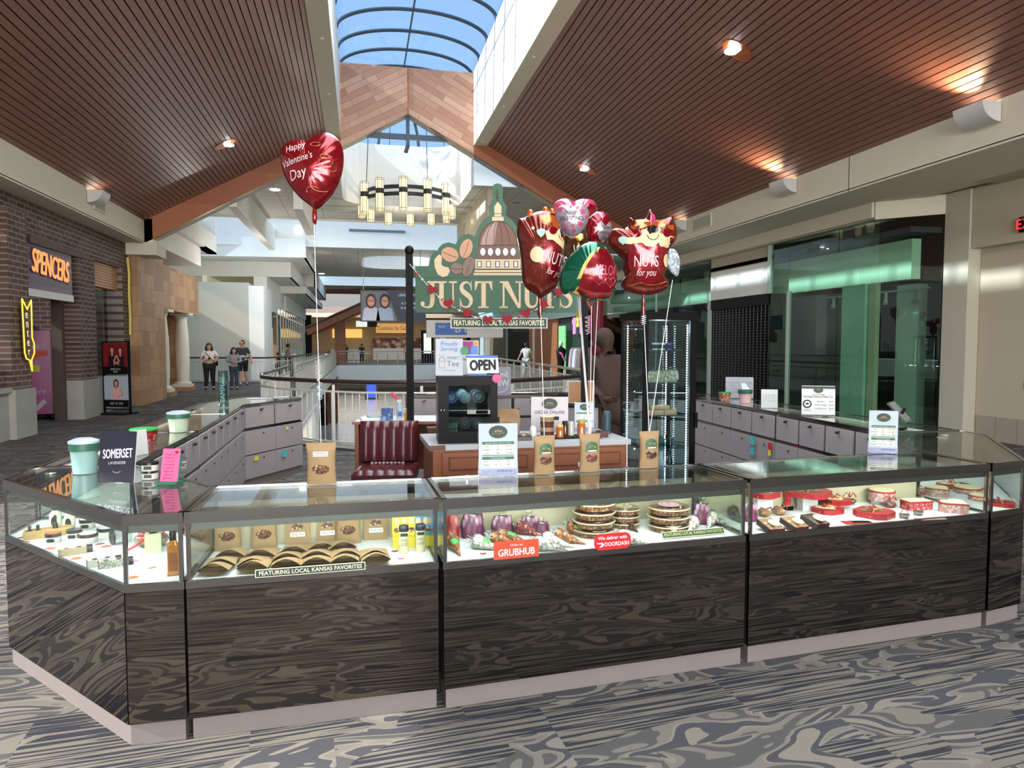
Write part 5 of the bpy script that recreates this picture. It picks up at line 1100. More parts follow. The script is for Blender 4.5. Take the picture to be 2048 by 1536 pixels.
for k, (a, b) in enumerate((('Beef Jerky', '$7.99'), ('Summer Sausage', '$13.99'), ('Smoked Snack Sticks', '$9.99'))): m.text(a, .011, ink, .02, .14 - k * .034, .003, wmax=.1); m.text(b, .011, ink, .115, .14 - k * .034, .003)
m.flat(star2(16, .042, .038), .002, ink, T(-.1, .115, 0)); m.flat(ell(-.1, .115, .028, .028, 24), .003, paper); m.ball((-.1, .117, .003), .016, .01, .001, ink, 10, 4); m.flat([(-.15, 0), (.15, 0), (.15, .012), (-.15, .012)], .002, dgreen); m.text('Farm Fresh', .01, ink, -.1, .055, .003); m.build('printed_details', t)
t = thing('tablet_stand', 'grey tablet tilted on a stand at the corner of the right arm', 'tablet', (4.25, 4.95, GT), 40)
MB().box(-.09, .09, -.07, .07, 0, .01, blackp).build('base', t); MB().bar((0, .03, .01), (0, -.06, .17), .05, .02, blackp).build('arm', t); MB(T(0, -.03, .14, 0, -42)).box(-.13, .13, 0, .012, -.09, .11, steel).box(-.12, .12, -.002, 0, -.08, .10, pm('screen_grey', '6a7a74', .2)).build('screen', t)
m = MB(T(3.99 - c4.location.x, 4.68 - c4.location.y, 0)); m.rod((0, 0, GT), (0, 0, GT + .06), .012, chrome).ball((0, 0, GT + .065), .018, .018, .014, chrome).build('hinge', c4, smooth=50)
# ================================================================ island things
def onisl(x, y): return (.50 + x, 5.25 + y + x * .0175, .9)
t = thing('open_sign', 'blue and white OPEN sign leaning on top of the black cooler', 'sign', (.93, 5.40, 1.412), -12)
obl = pm('sign_blue', '2f62ae', .45)
m = MB(T(0, 0, 0, 0, -8) @ UP); m.prism([(-.115, 0), (.125, 0), (.115, .155), (-.13, .155)], -.003, 0, paper); m.flat([(-.115, 0), (.125, 0), (.124, .016), (-.116, .016)], .001, obl); m.flat([(-.128, .137), (.116, .137), (.115, .155), (-.13, .155)], .001, obl); m.text('OPEN', .078, ink, 0, .077, .002, wmax=.195, rot=2, bold=.06); m.build('panel', t)
MB().box(.03, .13, .0, .03, 0, .018, blackp).build('clip', t)
t = thing('tea_sign', 'white sign with blue script and a basket drawing on the black cooler', 'sign', (.675, 5.45, 1.412), -12); m = MB(T(0, 0, 0, 0, -4) @ UP); m.prism([(-.105, 0), (.105, 0), (.105, .285), (-.105, .285)], -.004, 0, pm('frost_white', 'aab0b8', .5))
m.text('Proudly', .032, obl, 0, .245, .002, shear=.2, wmax=.13); m.text('Serving', .032, obl, 0, .205, .002, shear=.2, wmax=.13); m.text('SWEET', .022, pm('grey_ink', '5a5d62'), .03, .135, .002, wmax=.09); m.text('Tee', .042, pm('grey_ink', '5a5d62'), .03, .09, .002)
m.line(ell(-.055, .115, .022, .03, 10, 0, 180), .004, pm('grey_ink', '5a5d62'), .002); m.line([(-.08, .11), (-.075, .06), (-.035, .06), (-.03, .11), (-.08, .11)], .004, pm('tan_line', 'b4865a'), .002)
for k in range(3): m.line([(-.075 + k * .02, .155), (-.072 + k * .02, .165)], .003, pm('grey_ink', '5a5d62'), .002)
m.text('ICE TEA AND TREATS', .007, pm('grey_ink', '5a5d62'), 0, .04, .002); m.build('panel', t)
t = thing('pickup_poster', 'white delivery pickup poster with a purple and blue map behind the OPEN sign', 'poster', (.835, 5.58, 1.412), -12); m = MB(UP); m.prism([(-.09, 0), (.09, 0), (.09, .27), (-.09, .27)], -.004, 0, paper); m.flat([(-.085, .16), (.085, .16), (.085, .265), (-.085, .265)], .001, obl); m.flat([(-.04, .265), (.045, .265), (.02, .17), (.0, .17)], .002, pm('poster_purple', '8a2a6a')); m.flat([(.05, .225), (.085, .225), (.085, .265), (.05, .265)], .002, pm('poster_orange', 'd98a3c')); m.flat([(.03, .165), (.08, .165), (.08, .22), (.03, .22)], .002, pm('poster_lilac', '5a7ad0'))
m.text('Pick up', .024, ink, 0, .125, .002); m.flat([(-.02, .148), (.02, .148), (.02, .153), (-.02, .153)], .002, gred); m.build('panel', t)
def starnote(label, p, r, mat, rz=-12): MB(T(*p, rz) @ UP).prism(star2(14, r, r * .72), 0, .003, mat).build('star_note', label=label, cat='paper cutout')
starnote('green starburst note between the basket sign and the pickup poster', (.79, 5.40, 1.605), .035, pm('star_green', '2a8a5a')); starnote('pink starburst note on the top right corner of the black cooler', (1.015, 5.275, 1.395), .04, pinkm)
# things standing on the worktop
t = thing('paper_bag', 'crumpled brown paper bag with dark print on the wooden counter', 'paper bag', (1.16, 5.62, .9), -8); m = MB(); m.grid(lambda u, v: (.11 * math.copysign(abs(math.cos(2 * PI * u)) ** .4, math.cos(2 * PI * u)) * (1 - .04 * math.sin(v * 9)), .045 * math.copysign(abs(math.sin(2 * PI * u)) ** .4, math.sin(2 * PI * u)) * (1 + .15 * math.sin(7 * v + 9 * u)), .03 + .2 * v + .004 * math.sin(20 * u)), 32, 10, kraft, cu=True); m.build('bag_body', t, smooth=60); MB(T(-.07, -.052, .13) @ UP).box(-.012, .012, -.05, .04, 0, .002, ink).text('Just', .02, pm('kraft_ink', '7a5a34'), .07, 0, .001, shear=.2).build('print', t)
t = thing('snack_tray', 'low tray of wrapped nut bags in front of the brown paper bag', 'tray', (1.2, 5.42, .9), -4); MB().box(-.12, .12, -.05, .05, 0, .03, pm('tray_dark', '3a3434', .4)).build('tray_base', t); MB().ball((-.05, 0, .035), .07, .04, .02, cells('wrapped', ['8d6a5a', 'cfc0b4', '5a4038'], 40)).ball((.06, 0, .035), .06, .04, .02, cells('wrapped', None)).build('nut_bags', t, smooth=60)
t = stand('grey order-online sign with the green oval logo on the wooden counter', 1.60, 5.90, -13, .32, .30, [], bg=pm('acrylic_grey', 'b4acb0', .4), name='order_sign', z=.9)
m = MB(T(0, -.004, 0, 0, -5) @ UP); logo(m, 0, .24, .068, z=.002); m.text('ORDER ONLINE', .028, pm('dark_text', '3a3a40'), .0, .165, .003, wmax=.26); m.box(-.03, .08, .10, .13, 0, .003, ink); m.build('print', t)
price = price_card('small blue-white price card right of the order-online sign', (1.90, 5.86, .9), -13, .17, .25)
t = thing('brown_stack', 'stack of clear tubs of layered sweets on a dark tray on the counter', 'tub stack', (1.47, 5.50, .9), 0)
MB().box(-.06, .28, -.10, .10, 0, .012, blackp).build('tray', t)
for k in range(4): MB().lathe([(.052, .014 + k * .04), (.056, .045 + k * .04), (.058, .05 + k * .04)], pm('sweet_%d' % (k % 2), ['5a3020', 'a08468'][k % 2], .4), 24).build('tub', t, smooth=40)
MB().lathe([(.059, .172), (.05, .178)], gold, 24).build('lid', t)
hon = pm('honey', 'a85a1a', .1, 0, .1, spec=.9); 
for k, (x, y, r_, h, cp, hn) in enumerate(((1.555, 5.42, .03, .10, pm('cap_yellow', 'd0c05a'), hon), (1.62, 5.50, .026, .12, lid, pm('dark_syrup', '3a1c10', .15)), (1.68, 5.53, .026, .11, capw, pm('pale_jar', 'b4b0a8', .2)), (1.745, 5.46, .033, .125, pm('cap_gold', 'b4983a', .3), hon))):
    t = thing('honey_jar', ['short honey jar with a yellow cap, before the tub stack', 'dark syrup jar with a black cap', 'pale jar with a white cap between the dark syrup and the tall honey', 'tall honey jar with a gold cap, right of the tub stack'][k], 'jar', (x, y, .9125), 0); MB().lathe([(r_, 0), (r_, h * .75), (r_ * .8, h * .85)], hn, 20).build('jar_body', t, smooth=40); MB().lathe([(r_ * .85, h * .84), (r_ * .85, h), (r_ * .7, h * 1.01)], cp, 20).build('cap', t, smooth=40)
t = thing('pump_bottle', 'small white rounded dispenser left of the tub stack', 'bottle', (1.36, 5.52, .9), 0); MB().lathe([(.026, 0), (.028, .05), (.024, .085), (.008, .1)], white, 20).build('bottle_body', t, smooth=50)
for k, x in enumerate((1.86, 1.93)):
    t = thing('nut_bowl', 'clear bowl of dark candied nuts at the right end of the counter, %s one' % ['left', 'right'][k], 'bowl', (x, 5.42 + k * .05, .9), 0, 'clear bowls of nuts'); MB().lathe([(.045, .002), (.055, .04)], cells('dark_candied', ['5a2a2a', '8d4a4a', 'b98a84'], 50), 24).build('nuts', t, smooth=40); MB().lathe([(.046, 0), (.06, .05), (.03, .058)], clearp, 24).build('lid', t, smooth=40)
t = thing('thermos', 'dark teal cylindrical bottle by the tower showcase', 'bottle', (2.04, 5.68, .9), 0); MB().lathe([(.035, 0), (.036, .15), (.034, .16)], pm('thermos_teal', '2a4048', .5), 24).build('bottle_body', t, smooth=40); MB().lathe([(.03, .16), (.03, .185), (.02, .19)], pm('thermos_cap', '3a5058', .5), 20).build('cap', t, smooth=40)
m = MB(); m.tube([(1.05, 5.52, .905), (1.03, 5.55, .97), (1.06, 5.57, 1.02), (1.1, 5.56, .99), (1.08, 5.54, .92)], .004, white, 6); m.build('white_cable', label='white looped cable beside the cooler', cat='cable', smooth=60)
# sink tap, soap, flowers and papers on the low desk
dz = .8825
t = thing('tap', 'chrome gooseneck tap between the sign post and the cooler', 'tap', (.72, 6.6, .0), 0); MB().box(-.1, .12, .1, .25, 0, .86, oakd).build('sink_cabinet', t); MB().tube([(0, 0, .86), (0, 0, 1.0), (.01, 0, 1.06), (.05, 0, 1.09), (.09, 0, 1.06), (.095, 0, 1.02)], .010, chrome, 10).build('spout', t, smooth=60); MB().rod((.05, 0, .86), (.05, 0, .9), .018, chrome).build('handle', t, smooth=40)
t = thing('hand_soap', 'hand soap pump bottle with orange liquid on the low desk', 'bottle', (.47, 7.27, dz), 0); MB().lathe([(.032, 0), (.034, .05), (.02, .085)], pm('soap_orange', 'd98a1a', .2), 20).build('bottle_body', t, smooth=50); MB().lathe([(.012, .085), (.012, .11)], white, 12).rod((0, 0, .112), (-.04, 0, .112), .006, white).build('pump', t)
t = thing('spray_cleaner', 'clear spray bottle with a pale blue label behind the orange soap', 'bottle', (.40, 7.38, dz), 0); MB().lathe([(.032, 0), (.032, .13), (.012, .17)], pm('clear_blue', 'b4c4d4', .2), 20).build('bottle_body', t, smooth=50); MB().box(-.03, .02, -.01, .01, .17, .2, white).build('trigger', t); MB(T(0, -.033, 0) @ UP).box(-.02, .02, .03, .08, 0, .001, obl).build('label', t)
t = thing('wipes_box', 'blue and white patterned box on the low desk', 'box', (.27, 7.33, dz), -8); MB().box(-.055, .055, -.05, .05, 0, .12, cells('wipes', ['2f6aae', 'dce6f0', '2f6aae', '8ab0d8'], 22)).build('carton', t)
MB(T(.12, 7.4, dz, 10)).box(-.12, .1, -.08, .08, 0, .02, paper).box(-.04, .1, -.06, .1, .02, .035, pm('book_green', '8fa89a')).build('paper_stack', label='stack of papers with a pale green pad on the low desk', cat='papers')
t = thing('flower_cluster', 'pink orchid sprig beside the left sign post on the far side of the desk', 'flowers', (.42, 7.62, dz), 0); MB().lathe([(.03, 0), (.04, .08)], white, 16).build('vase', t)
m = MB(); m.tube([(0, 0, .06), (-.02, 0, .18), (-.08, 0, .26)], .004, green, 6); m.build('stem', t)
m = MB()
for k in range(9): m.ball((-.01 - .09 * (k / 9), random.uniform(-.01, .01), .16 + .1 * (k / 9) + random.uniform(-.015, .015)), .02, .015, .018, pm('orchid_pink', 'c9506a'), 8, 5)
m.build('blossom', t)
t = stand('grey sign with backwards white script on the back case', 1.82, 9.35, 4, .36, .38, [], bg=pm('script_grey', '8a8694', .5), name='script_sign')
m = MB(T(0, -.005, 0, 0, -5) @ UP @ Matrix.Scale(-1, 4, (1, 0, 0))); m.text('Smokin', .07, paper, 0, .28, .003, shear=.15, wmax=.3); m.text('Willies', .08, paper, 0, .16, .003, shear=.15, wmax=.3); m.line(ell(0, .12, .13, .08, 10, 180, 360), .008, paper, .003); m.build('lettering', t)
t = thing('register', 'small monitor glowing orange on a flat black base at the back of the kiosk', 'monitor', (2.30, 7.3, .0), -12)
MB().box(-.25, .2, -.1, .16, 0, .98, doorm).box(-.3, .25, -.12, .27, .98, 1.0, blackp).build('pedestal_cabinet', t)
MB().box(-.11, .17, 0, .02, 1.02, 1.26, paper).box(-.105, .16, -.004, 0, 1.03, 1.25, pm('screen_amber', 'a8703c', .4)).build('screen', t); MB().box(-.02, .06, .0, .03, 1.0, 1.03, blackp).build('foot', t)
# snacks in the tower showcase
def on_sh(z, x, y): q = tp(tw_w / 2 + x, tw_w / 2 + y, z); return q
for k in range(3): q = on_sh(1.61, -.03 + .06 * k, -.02); MB(T(*q)).lathe([(.022, 0), (.03, .055)], pm('cup_white', 'd5d8de') if k < 2 else pm('cup_blue', '3f50b0'), 18).lathe([(.024, .01), (.028, .04)], ink, 18).build('snack_cup', label='small printed cup on the top shelf of the tower, %s' % ['left', 'middle', 'right blue one'][k], cat='cup', group='cups on the top tower shelf')
pop = cells('popcorn', ['d9d2b4', 'efe8cf', 'b4a878', 'c9bd94'], 60)
for k in range(9): q = on_sh(1.36, -.13 + .033 * k, -.05 + .006 * (k % 2)); m = MB(T(*q, 0, 18 - 3 * k, 26 - 9 * k * .3)); m.lathe([(.012, .0), (.026, .012), (.022, .07), (.008, .09)], pop, 12, sy=1.6).lathe([(.008, .09), (.02, .115)], clearp, 10, caps=False); m.build('popcorn_bag', label='clear bag of popcorn on the second tower shelf, %s from the left' % ORD[k], cat='snack bag', group='popcorn bags in the tower', smooth=60)
brd = pm('pastry', 'c9a07a', .7, 0, .2, 20)
for k, (x, y, z, rz) in enumerate(((-.09, -.05, 0, 5), (-.02, -.06, 0, -4), (.07, -.05, 0, 3), (-.05, -.03, .035, 8), (.04, -.04, .035, -6), (.13, -.03, 0, 60))): q = on_sh(1.10 + z, x, y); MB(T(*q, rz)).box(-.04, .04, -.03, .03, 0, .03, brd).box(-.041, .041, -.031, .031, .008, .012, pm('filling', '8a5a3a')).build('pastry', label='wrapped pastry on the third tower shelf, %s' % ['far left below', 'middle below', 'right below', 'upper left', 'upper right', 'standing at the right end'][k], cat='pastry', group='pastries in the tower')
q = on_sh(.84, .03, -.03); MB(T(*q)).lathe([(.09, 0), (.1, .01), (.1, .07), (.02, .08)], glassm('blue_clear', 'a8c8cc', 3), 24).build('plastic_tub', label='pale blue clear tub on the fourth tower shelf', cat='tub', smooth=40)
for k, (x, c) in enumerate(((-.08, '1c2024'), (.02, 'c9d4dc'), (.09, '1f2838'))): q = on_sh(.605, x, -.05); MB(T(*q)).lathe([(.028, 0), (.028, .11), (.014, .15), (.014, .19)], pm('btl' + c, c, .15), 16).box(-.018, .018, -.03, -.027, .04, .08, paper).build('drink_bottle', label='drink bottle at the bottom of the tower showcase, %s' % ['dark left one', 'pale middle one', 'dark right one with a label'][k], cat='bottle', group='drink bottles in the tower', smooth=40)
# ================================================================ hanging sign between two posts
SD = 7.0; SB = PD(1000, 625, SD); SF = SD / F_PX
def S(x, y): return ((x / 5.121 + 800 - 1000) * SF, (625 - (y / 5.121 + 360)) * SF)
sg = thing('shop_sign', 'green wooden nut shop sign with a brown dome and painted nuts, hung between two posts', 'sign', SB, -12)
bgreen = pm('board_green', '114a2e', .45, 0, .1, 14); bcream = pm('board_cream', 'c9b290', .6, 0, .03); bink = pm('board_ink', '2a1c16', .6); domeb = pm('dome_brown', '6d4a3c', .6, 0, .1, 3); domel = pm('dome_light', '9a8078', .6)
L = [(160, 885), (295, 885), (310, 800), (345, 745), (385, 735), (400, 700), (440, 662), (500, 645), (572, 665), (600, 612), (650, 572), (710, 560), (770, 585), (800, 500), (850, 425), (920, 372), (910, 285), (938, 240), (950, 205), (945, 100), (960, 66), (1000, 52)]
Rr = [(2003 - x, y) for x, y in L[::-1][1:10]]
Rr += [(1240, 600), (1262, 885), (1810, 885), (1810, 1357), (160, 1357)]
m = MB(UP); m.prism([S(*p) for p in L + Rr], -.03, 0, bgreen); m.line([S(165, 1005), S(1805, 1005)], .006, dgreen, .0015); m.build('board', sg)
m = MB(UP)
def vst(pts, x0, y0, w_, h):
    P = [(x0 + a * w_, y0 + b * h, c * h) for a, b, c in pts]; f = []
    for i, (x, y, wd) in enumerate(P):
        a = P[max(0, i - 1)]; b = P[min(len(P) - 1, i + 1)]; dx, dy = b[0] - a[0], b[1] - a[1]; l = math.hypot(dx, dy) or 1
        f.append(((x - dy / l * wd / 2, y + dx / l * wd / 2), (x + dy / l * wd / 2, y - dx / l * wd / 2)))
    for a, b in zip(f, f[1:]): m.add([(*a[0], .008), (*a[1], .008), (*b[1], .008), (*b[0], .008)], [(0, 1, 2, 3)], bcream)
def rc(x0, y0, w_, h, a, b, c, d): m.flat([(x0 + a * w_, y0 + b * h), (x0 + c * w_, y0 + b * h), (x0 + c * w_, y0 + d * h), (x0 + a * w_, y0 + d * h)], .008, bcream)
def smooth(p, n=4):
    out = []
    for i in range(len(p) - 1):
        p0, p1, p2, p3 = p[max(0, i - 1)], p[i], p[i + 1], p[min(len(p) - 1, i + 2)]
        for k in range(n):
            t_ = k / n; out.append(tuple(.5 * (2 * p1[j] + (p2[j] - p0[j]) * t_ + (2 * p0[j] - 5 * p1[j] + 4 * p2[j] - p3[j]) * t_ ** 2 + (3 * p1[j] - p0[j] - 3 * p2[j] + p3[j]) * t_ ** 3) for j in range(3)))
    return out + [p[-1]]
def letter(c, xa, xb, yt=1040, yb=1312):
    x0, y0 = S(xa, yb); x1, y1 = S(xb, yt); a = (x0, y0, x1 - x0, y1 - y0)
    if c == 'J': rc(*a, .45, .93, 1, 1); vst(smooth([(.75, .95, .17), (.75, .6, .17), (.75, .3, .17), (.68, .1, .14), (.48, .03, .07), (.25, .06, .06), (.14, .14, .12), (.16, .2, .05)]), *a); m.flat(ell(a[0] + .17 * a[2], a[1] + .17 * a[3], .08 * a[3], .08 * a[3], 16), .0082, bcream)
    if c == 'U': rc(*a, 0, .93, .5, 1); rc(*a, .62, .93, 1, 1); vst(smooth([(.25, .95, .17), (.25, .6, .17), (.25, .28, .17), (.33, .1, .13), (.52, .04, .09), (.72, .1, .07), (.81, .28, .055), (.81, .6, .055), (.81, .95, .055)]), *a)
    if c == 'T': rc(*a, .37, .03, .63, .97); rc(*a, 0, .93, 1, 1); rc(*a, .2, 0, .8, .06); [m.flat([(a[0] + q * a[2], a[1] + b * a[3]) for q, b in z_], .0084, bcream) for z_ in (((0, .66), (.04, .66), (.2, .95), (0, .95)), ((1, .66), (.96, .66), (.8, .95), (1, .95)))]
    if c == 'N': rc(*a, .12, 0, .2, .97); rc(*a, 0, .0, .34, .06); rc(*a, 0, .94, .34, 1); rc(*a, .8, .04, .88, 1); rc(*a, .66, .94, 1.02, 1); m.flat([(a[0] + q * a[2], a[1] + b * a[3]) for q, b in ((.08, 1), (.36, 1), (.88, .0), (.76, .0))], .0085, bcream)
    if c == 'S': vst(smooth([(.84, .70, .03), (.78, .86, .045), (.58, .96, .06), (.34, .93, .10), (.2, .8, .14), (.27, .65, .17), (.5, .53, .19), (.75, .4, .17), (.83, .24, .13), (.7, .08, .09), (.42, .035, .06), (.2, .12, .045), (.12, .32, .03)]), *a); rc(*a, .82, .66, .87, 1); rc(*a, .09, 0, .14, .36)
for c, xa, xb in (('J', 205, 375), ('U', 375, 585), ('S', 600, 755), ('T', 768, 945), ('N', 1022, 1265), ('U', 1255, 1440), ('T', 1445, 1610), ('S', 1622, 1772)): letter(c, xa, xb)
m.build('lettering', sg)
m = MB(UP); z1, z2, z3 = .004, .006, .008
dome = [(795, 815), (805, 680)] + [(1003 + 195 * math.cos(R(a)), 675 - 245 * math.sin(R(a))) for a in range(170, 9, -10)] + [(1200, 680), (1215, 815)]
m.flat([S(*p) for p in dome], z1, domeb); m.flat([S(*p) for p in [(1003, 432), (960, 445), (900, 500), (850, 590), (828, 675), (965, 675), (985, 520)]], z1 + .001, domel)
for t_ in (-1, -.62, -.22, .22, .62, 1): m.line([S(1003 + t_ * 195 * math.sin(R(a)), 675 - 245 * math.cos(R(a))) for a in range(0, 91, 15)], .005, bink, z2)
m.line([S(805, 675), S(1200, 675)], .005, bink, z2); m.line([S(795, 812), S(1215, 812)], .006, bink, z2)
for k in range(5): q = S(850 + k * 77, 742); m.flat(ell(*q, .030, .042, 20), z2, bink); m.flat(ell(*q, .026, .038, 20), z3, paper)
def rect(x0, y0, x1, y1, mt, z): m.flat([S(x0, y1), S(x1, y1), S(x1, y0), S(x0, y0)], z, mt)
rect(772, 815, 1235, 912, bcream, z1); rect(765, 925, 1242, 950, bcream, z1); rect(755, 955, 1252, 978, bcream, z1); rect(765, 912, 1242, 918, bink, z2); rect(760, 948, 1248, 953, bink, z2)
for k in range(5): rect(790 + k * 93, 835, 838 + k * 93, 898, bink, z2); rect(798 + k * 93, 842, 830 + k * 93, 892, paper, z3)
rect(945, 390, 1062, 430, bcream, z1); rect(968, 285, 1040, 385, bcream, z1); rect(968, 355, 1040, 360, bink, z2); m.flat([S(968, 285), S(1040, 285), S(1003, 235)], z1, bcream); m.line([S(1003, 235), S(998, 110)], .008, bink, z2); m.line([S(985, 130), S(990, 200), S(1012, 200)], .006, bink, z2)
pec = pm('painted_pecan', 'b98a6c', .6, 0, .12, 12); alm = pm('painted_almond', '7a6456', .6, 0, .15, 12)
def nut(cx, cy, rx, ry, rot, mt, outl=True):
    q = S(cx, cy); 
    if outl: m.flat(ell(*q, rx * SF / 5.121 + .004, ry * SF / 5.121 + .004, 24, rot=rot), z1 + .0005, bink)
    m.flat(ell(*q, rx * SF / 5.121, ry * SF / 5.121, 24, rot=rot), z2, mt); c, d = math.cos(R(rot)), math.sin(R(rot)); l = rx * SF / 5.121
    m.line([(q[0] - c * l * .85, q[1] - d * l * .85), (q[0] + d * .006, q[1] - c * .006), (q[0] + c * l * .85, q[1] + d * l * .85)], .004, bink, z3)
nut(515, 770, 90, 72, -22, pec, False); nut(680, 710, 100, 62, 72, pec, False); nut(583, 910, 66, 58, -8, alm); nut(702, 890, 105, 58, 72, alm)
m.flat([S(*p) for p in [(400, 770), (430, 780), (432, 830), (425, 870), (450, 890), (500, 900), (515, 935), (490, 985), (440, 998), (390, 970), (360, 900), (355, 820)]], z2, bcream); m.build('painted_art', sg)
for k, x in enumerate((-.89, .835)):
    q = SB + Matrix.Rotation(R(-12), 3, 'Z') @ Vector((x, .0, 0)); t = thing('sign_post', 'black metal post at the %s end of the green shop sign' % ['left', 'right'][k], 'post', (q.x, q.y, 0), -12, 'black sign posts')
    MB().box(-.032, .032, -.04, .025, .012, 2.53, blackp).build('shaft', t); MB().ball((0, 0, 2.57), .045, .045, .05, blackp).build('finial', t, smooth=60); MB().box(-.12, .12, -.12, .12, 0, .012, blackp).build('base_plate', t)
# strip below and heart garland in front
q = PD(998, 657, SD); t = thing('strip_sign', 'framed dark strip sign hanging beneath the green shop sign', 'sign', q, -12); W_, H_ = .475 * 2 * .99 / 1, .10
m = MB(UP); m.prism([(-.48, 0), (.48, 0), (.48, .105), (-.48, .105)], -.015, 0, pm('strip_frame', 'a8aaa2', .5)); m.flat([(-.465, .012), (.465, .012), (.465, .093), (-.465, .093)], .001, dgreen); m.text('FEATURING LOCAL KANSAS FAVORITES', .05, bevg, 0, .052, .002, wmax=.89, bold=.03); m.build('panel', t)
for x in (-.3, .3): MB().rod((x, 0, .105), (x, 0, .17), .004, steel).build('hook', t)
t = thing('heart_garland', 'string of red felt hearts and white beads swagged across the shop sign', 'garland', SB, -12)
hp = [(110, 870), (335, 1135), (505, 1275), (695, 1375), (900, 1440), (1100, 1435), (1290, 1375), (1480, 1280), (1625, 1160), (1840, 900)]
pp = [S(*p) for p in hp]; pts = smooth([(a, b, 0) for a, b in pp], 5); m = MB(); m.tube([(a, -.05, b) for a, b, _ in pts], .003, pm('cord_white', 'd9d4cc'), 5); m.build('cord', t)
for k, p in enumerate(hp[1:-1]): q = S(*p); MB(T(q[0], -.058, q[1], 0, 0, (20, -15, 10, 5, -8, -15, -75, -5)[k]) @ UP).prism(heart2(.105), -.006, .006, red).build('felt_heart', t)
for i in range(1, len(pts) - 1):
    a, b, _ = pts[i]
    if i % 5 in (2, 3): MB(T(a, -.05, b)).lathe([(.0075, -.012), (.0075, .012)], paper if i % 2 else pm('bead_red', 'a82030'), 8, Matrix.Rotation(R(50), 4, 'Y')).build('bead', t)
# ================================================================ balloons
class Foil:
    def __init__(s, outline, ox, oy, sc, cx, cy, D, thick=.3, rings=9, k=1, crink=.004):
        """outline in zoomed photo points; ox, oy, sc: where that zoom sits; cx, cy: middle of the balloon in the photo"""
        s.f = D / F_PX; s.P = [(((x / sc + ox) - cx) * s.f, (cy - (y / sc + oy)) * s.f) for x, y in outline]
        q = smooth([(a, b, 0) for a, b in s.P + [s.P[0]]], 4)[:-1]; s.o = [(a, b) for a, b, _ in q]
        s.ox, s.oy, s.sc, s.cx, s.cy = ox, oy, sc, cx, cy
        w = max(p[0] for p in s.o) - min(p[0] for p in s.o); s.t = w * thick; s.r = rings; s.cr = crink; s.ang = [(math.atan2(b, a), math.hypot(a, b)) for a, b in s.o]
    def m(s, x, y): return (((x / s.sc + s.ox) - s.cx) * s.f, (s.cy - (y / s.sc + s.oy)) * s.f)
    def sv(s, x, y):
        n = len(s.o); best = 0
        for i in range(n):
            (ax, ay), (bx, by) = s.o[i], s.o[(i + 1) % n]; ex, ey = bx - ax, by - ay; den = x * ey - y * ex
            if abs(den) < 1e-12: continue
            k = (ax * ey - ay * ex) / den; u = (ax * y - ay * x) / den
            if k > 0 and -1e-6 <= u <= 1 + 1e-6: best = max(best, 1 / k)
        return min(1, best)
    def z(s, x, y): v = s.sv(x, y); return s.t * math.sqrt(max(0, 1 - v ** 2.2))
    def body(s, mat, parent, name='balloon_body', mats=None, back=None):
        m = MB(UP); n = len(s.o)
        for sg in (1, -1):
            vs = [(0, 0, sg * s.t)]; fs = []
            for r in range(1, s.r + 1):
                v = 1 - (1 - r / s.r) ** 1.5
                for i, (a, b) in enumerate(s.o):
                    w = s.cr * math.sin(i * 2.1) * v ** 3 * (1 - v) * 6
                    vs.append((a * v, b * v, sg * (s.t * math.sqrt(max(0, 1 - v ** 2.2)) + w)))
            for i in range(n): fs.append((0, 1 + i, 1 + (i + 1) % n) if sg > 0 else (0, 1 + (i + 1) % n, 1 + i))
            for r in range(s.r - 1):
                for i in range(n):
                    j = (i + 1) % n; q = (1 + r * n + i, 1 + (r + 1) * n + i, 1 + (r + 1) * n + j, 1 + r * n + j); fs.append(q if sg > 0 else q[::-1])
            m.add(vs, fs, mat if sg > 0 or back is None else back)
        return m.build(name, parent, smooth=75)
    def decal(s, mb, pts, mat, off=.003, raw=False, rings=6):
        p = pts if raw else [s.m(*q) for q in pts]; n = len(p); cx = sum(a for a, b in p) / n; cy = sum(b for a, b in p) / n
        vs = [(cx, cy, s.z(cx, cy) + off)]; fs = [(0, 1 + i, 1 + (i + 1) % n) for i in range(n)]
        for r in range(1, rings + 1):
            for a, b in p: x, y = cx + (a - cx) * r / rings, cy + (b - cy) * r / rings; vs.append((x, y, s.z(x, y) + off))
        for r in range(rings - 1):
            for i in range(n): j = (i + 1) % n; fs.append((1 + r * n + i, 1 + (r + 1) * n + i, 1 + (r + 1) * n + j, 1 + r * n + j))
        mb.add(vs, fs, mat, UP)
    def word(s, mb, t, x, y, h, mat, off=.006, rot=0, shear=0, sx=1):
        cx, cy = s.m(x, y); vs, fs = txt(t); sc = h * s.f / s.sc / .7; c, d = math.cos(R(rot)), math.sin(R(rot)); out = []
        for v in vs: px, py = (v.x * sx + v.y * shear) * sc, v.y * sc; qx, qy = cx + px * c - py * d, cy + px * d + py * c; out.append((qx, qy, s.z(qx, qy) + off))
        mb.add(out, fs, mat, UP)
    def stroke(s, mb, pts, wd, mat, off=.004):
        P = [s.m(*p) for p in pts]; q = smooth([(a, b, 0) for a, b in P], 4); mb.tube([UP @ Vector((a, b, s.z(a, b) + off)) for a, b, _ in q], wd, mat, 5)
def string(t, a, b, D, sag=.0):
    """ribbon from the balloon neck (photo point a) to the world point b"""
    p0 = PD(a[0], a[1], D); loc = t.location; rot = Matrix.Rotation(-t.rotation_euler[2], 3, 'Z'); m = MB(); pts = []
    for k in range(13): v = k / 12; p = p0.lerp(Vector(b), v); p.z -= sag * math.sin(PI * v); pts.append(rot @ (p - loc))
    m.tube(pts, .0022, pm('ribbon_white', 'd9d5cf', .5), 5); m.build('ribbon', t, smooth=60)
def balloon(label, cx, cy, D, turn=0): return thing('foil_balloon', label, 'balloon', PD(cx, cy, D), -12 + turn, 'foil balloons')
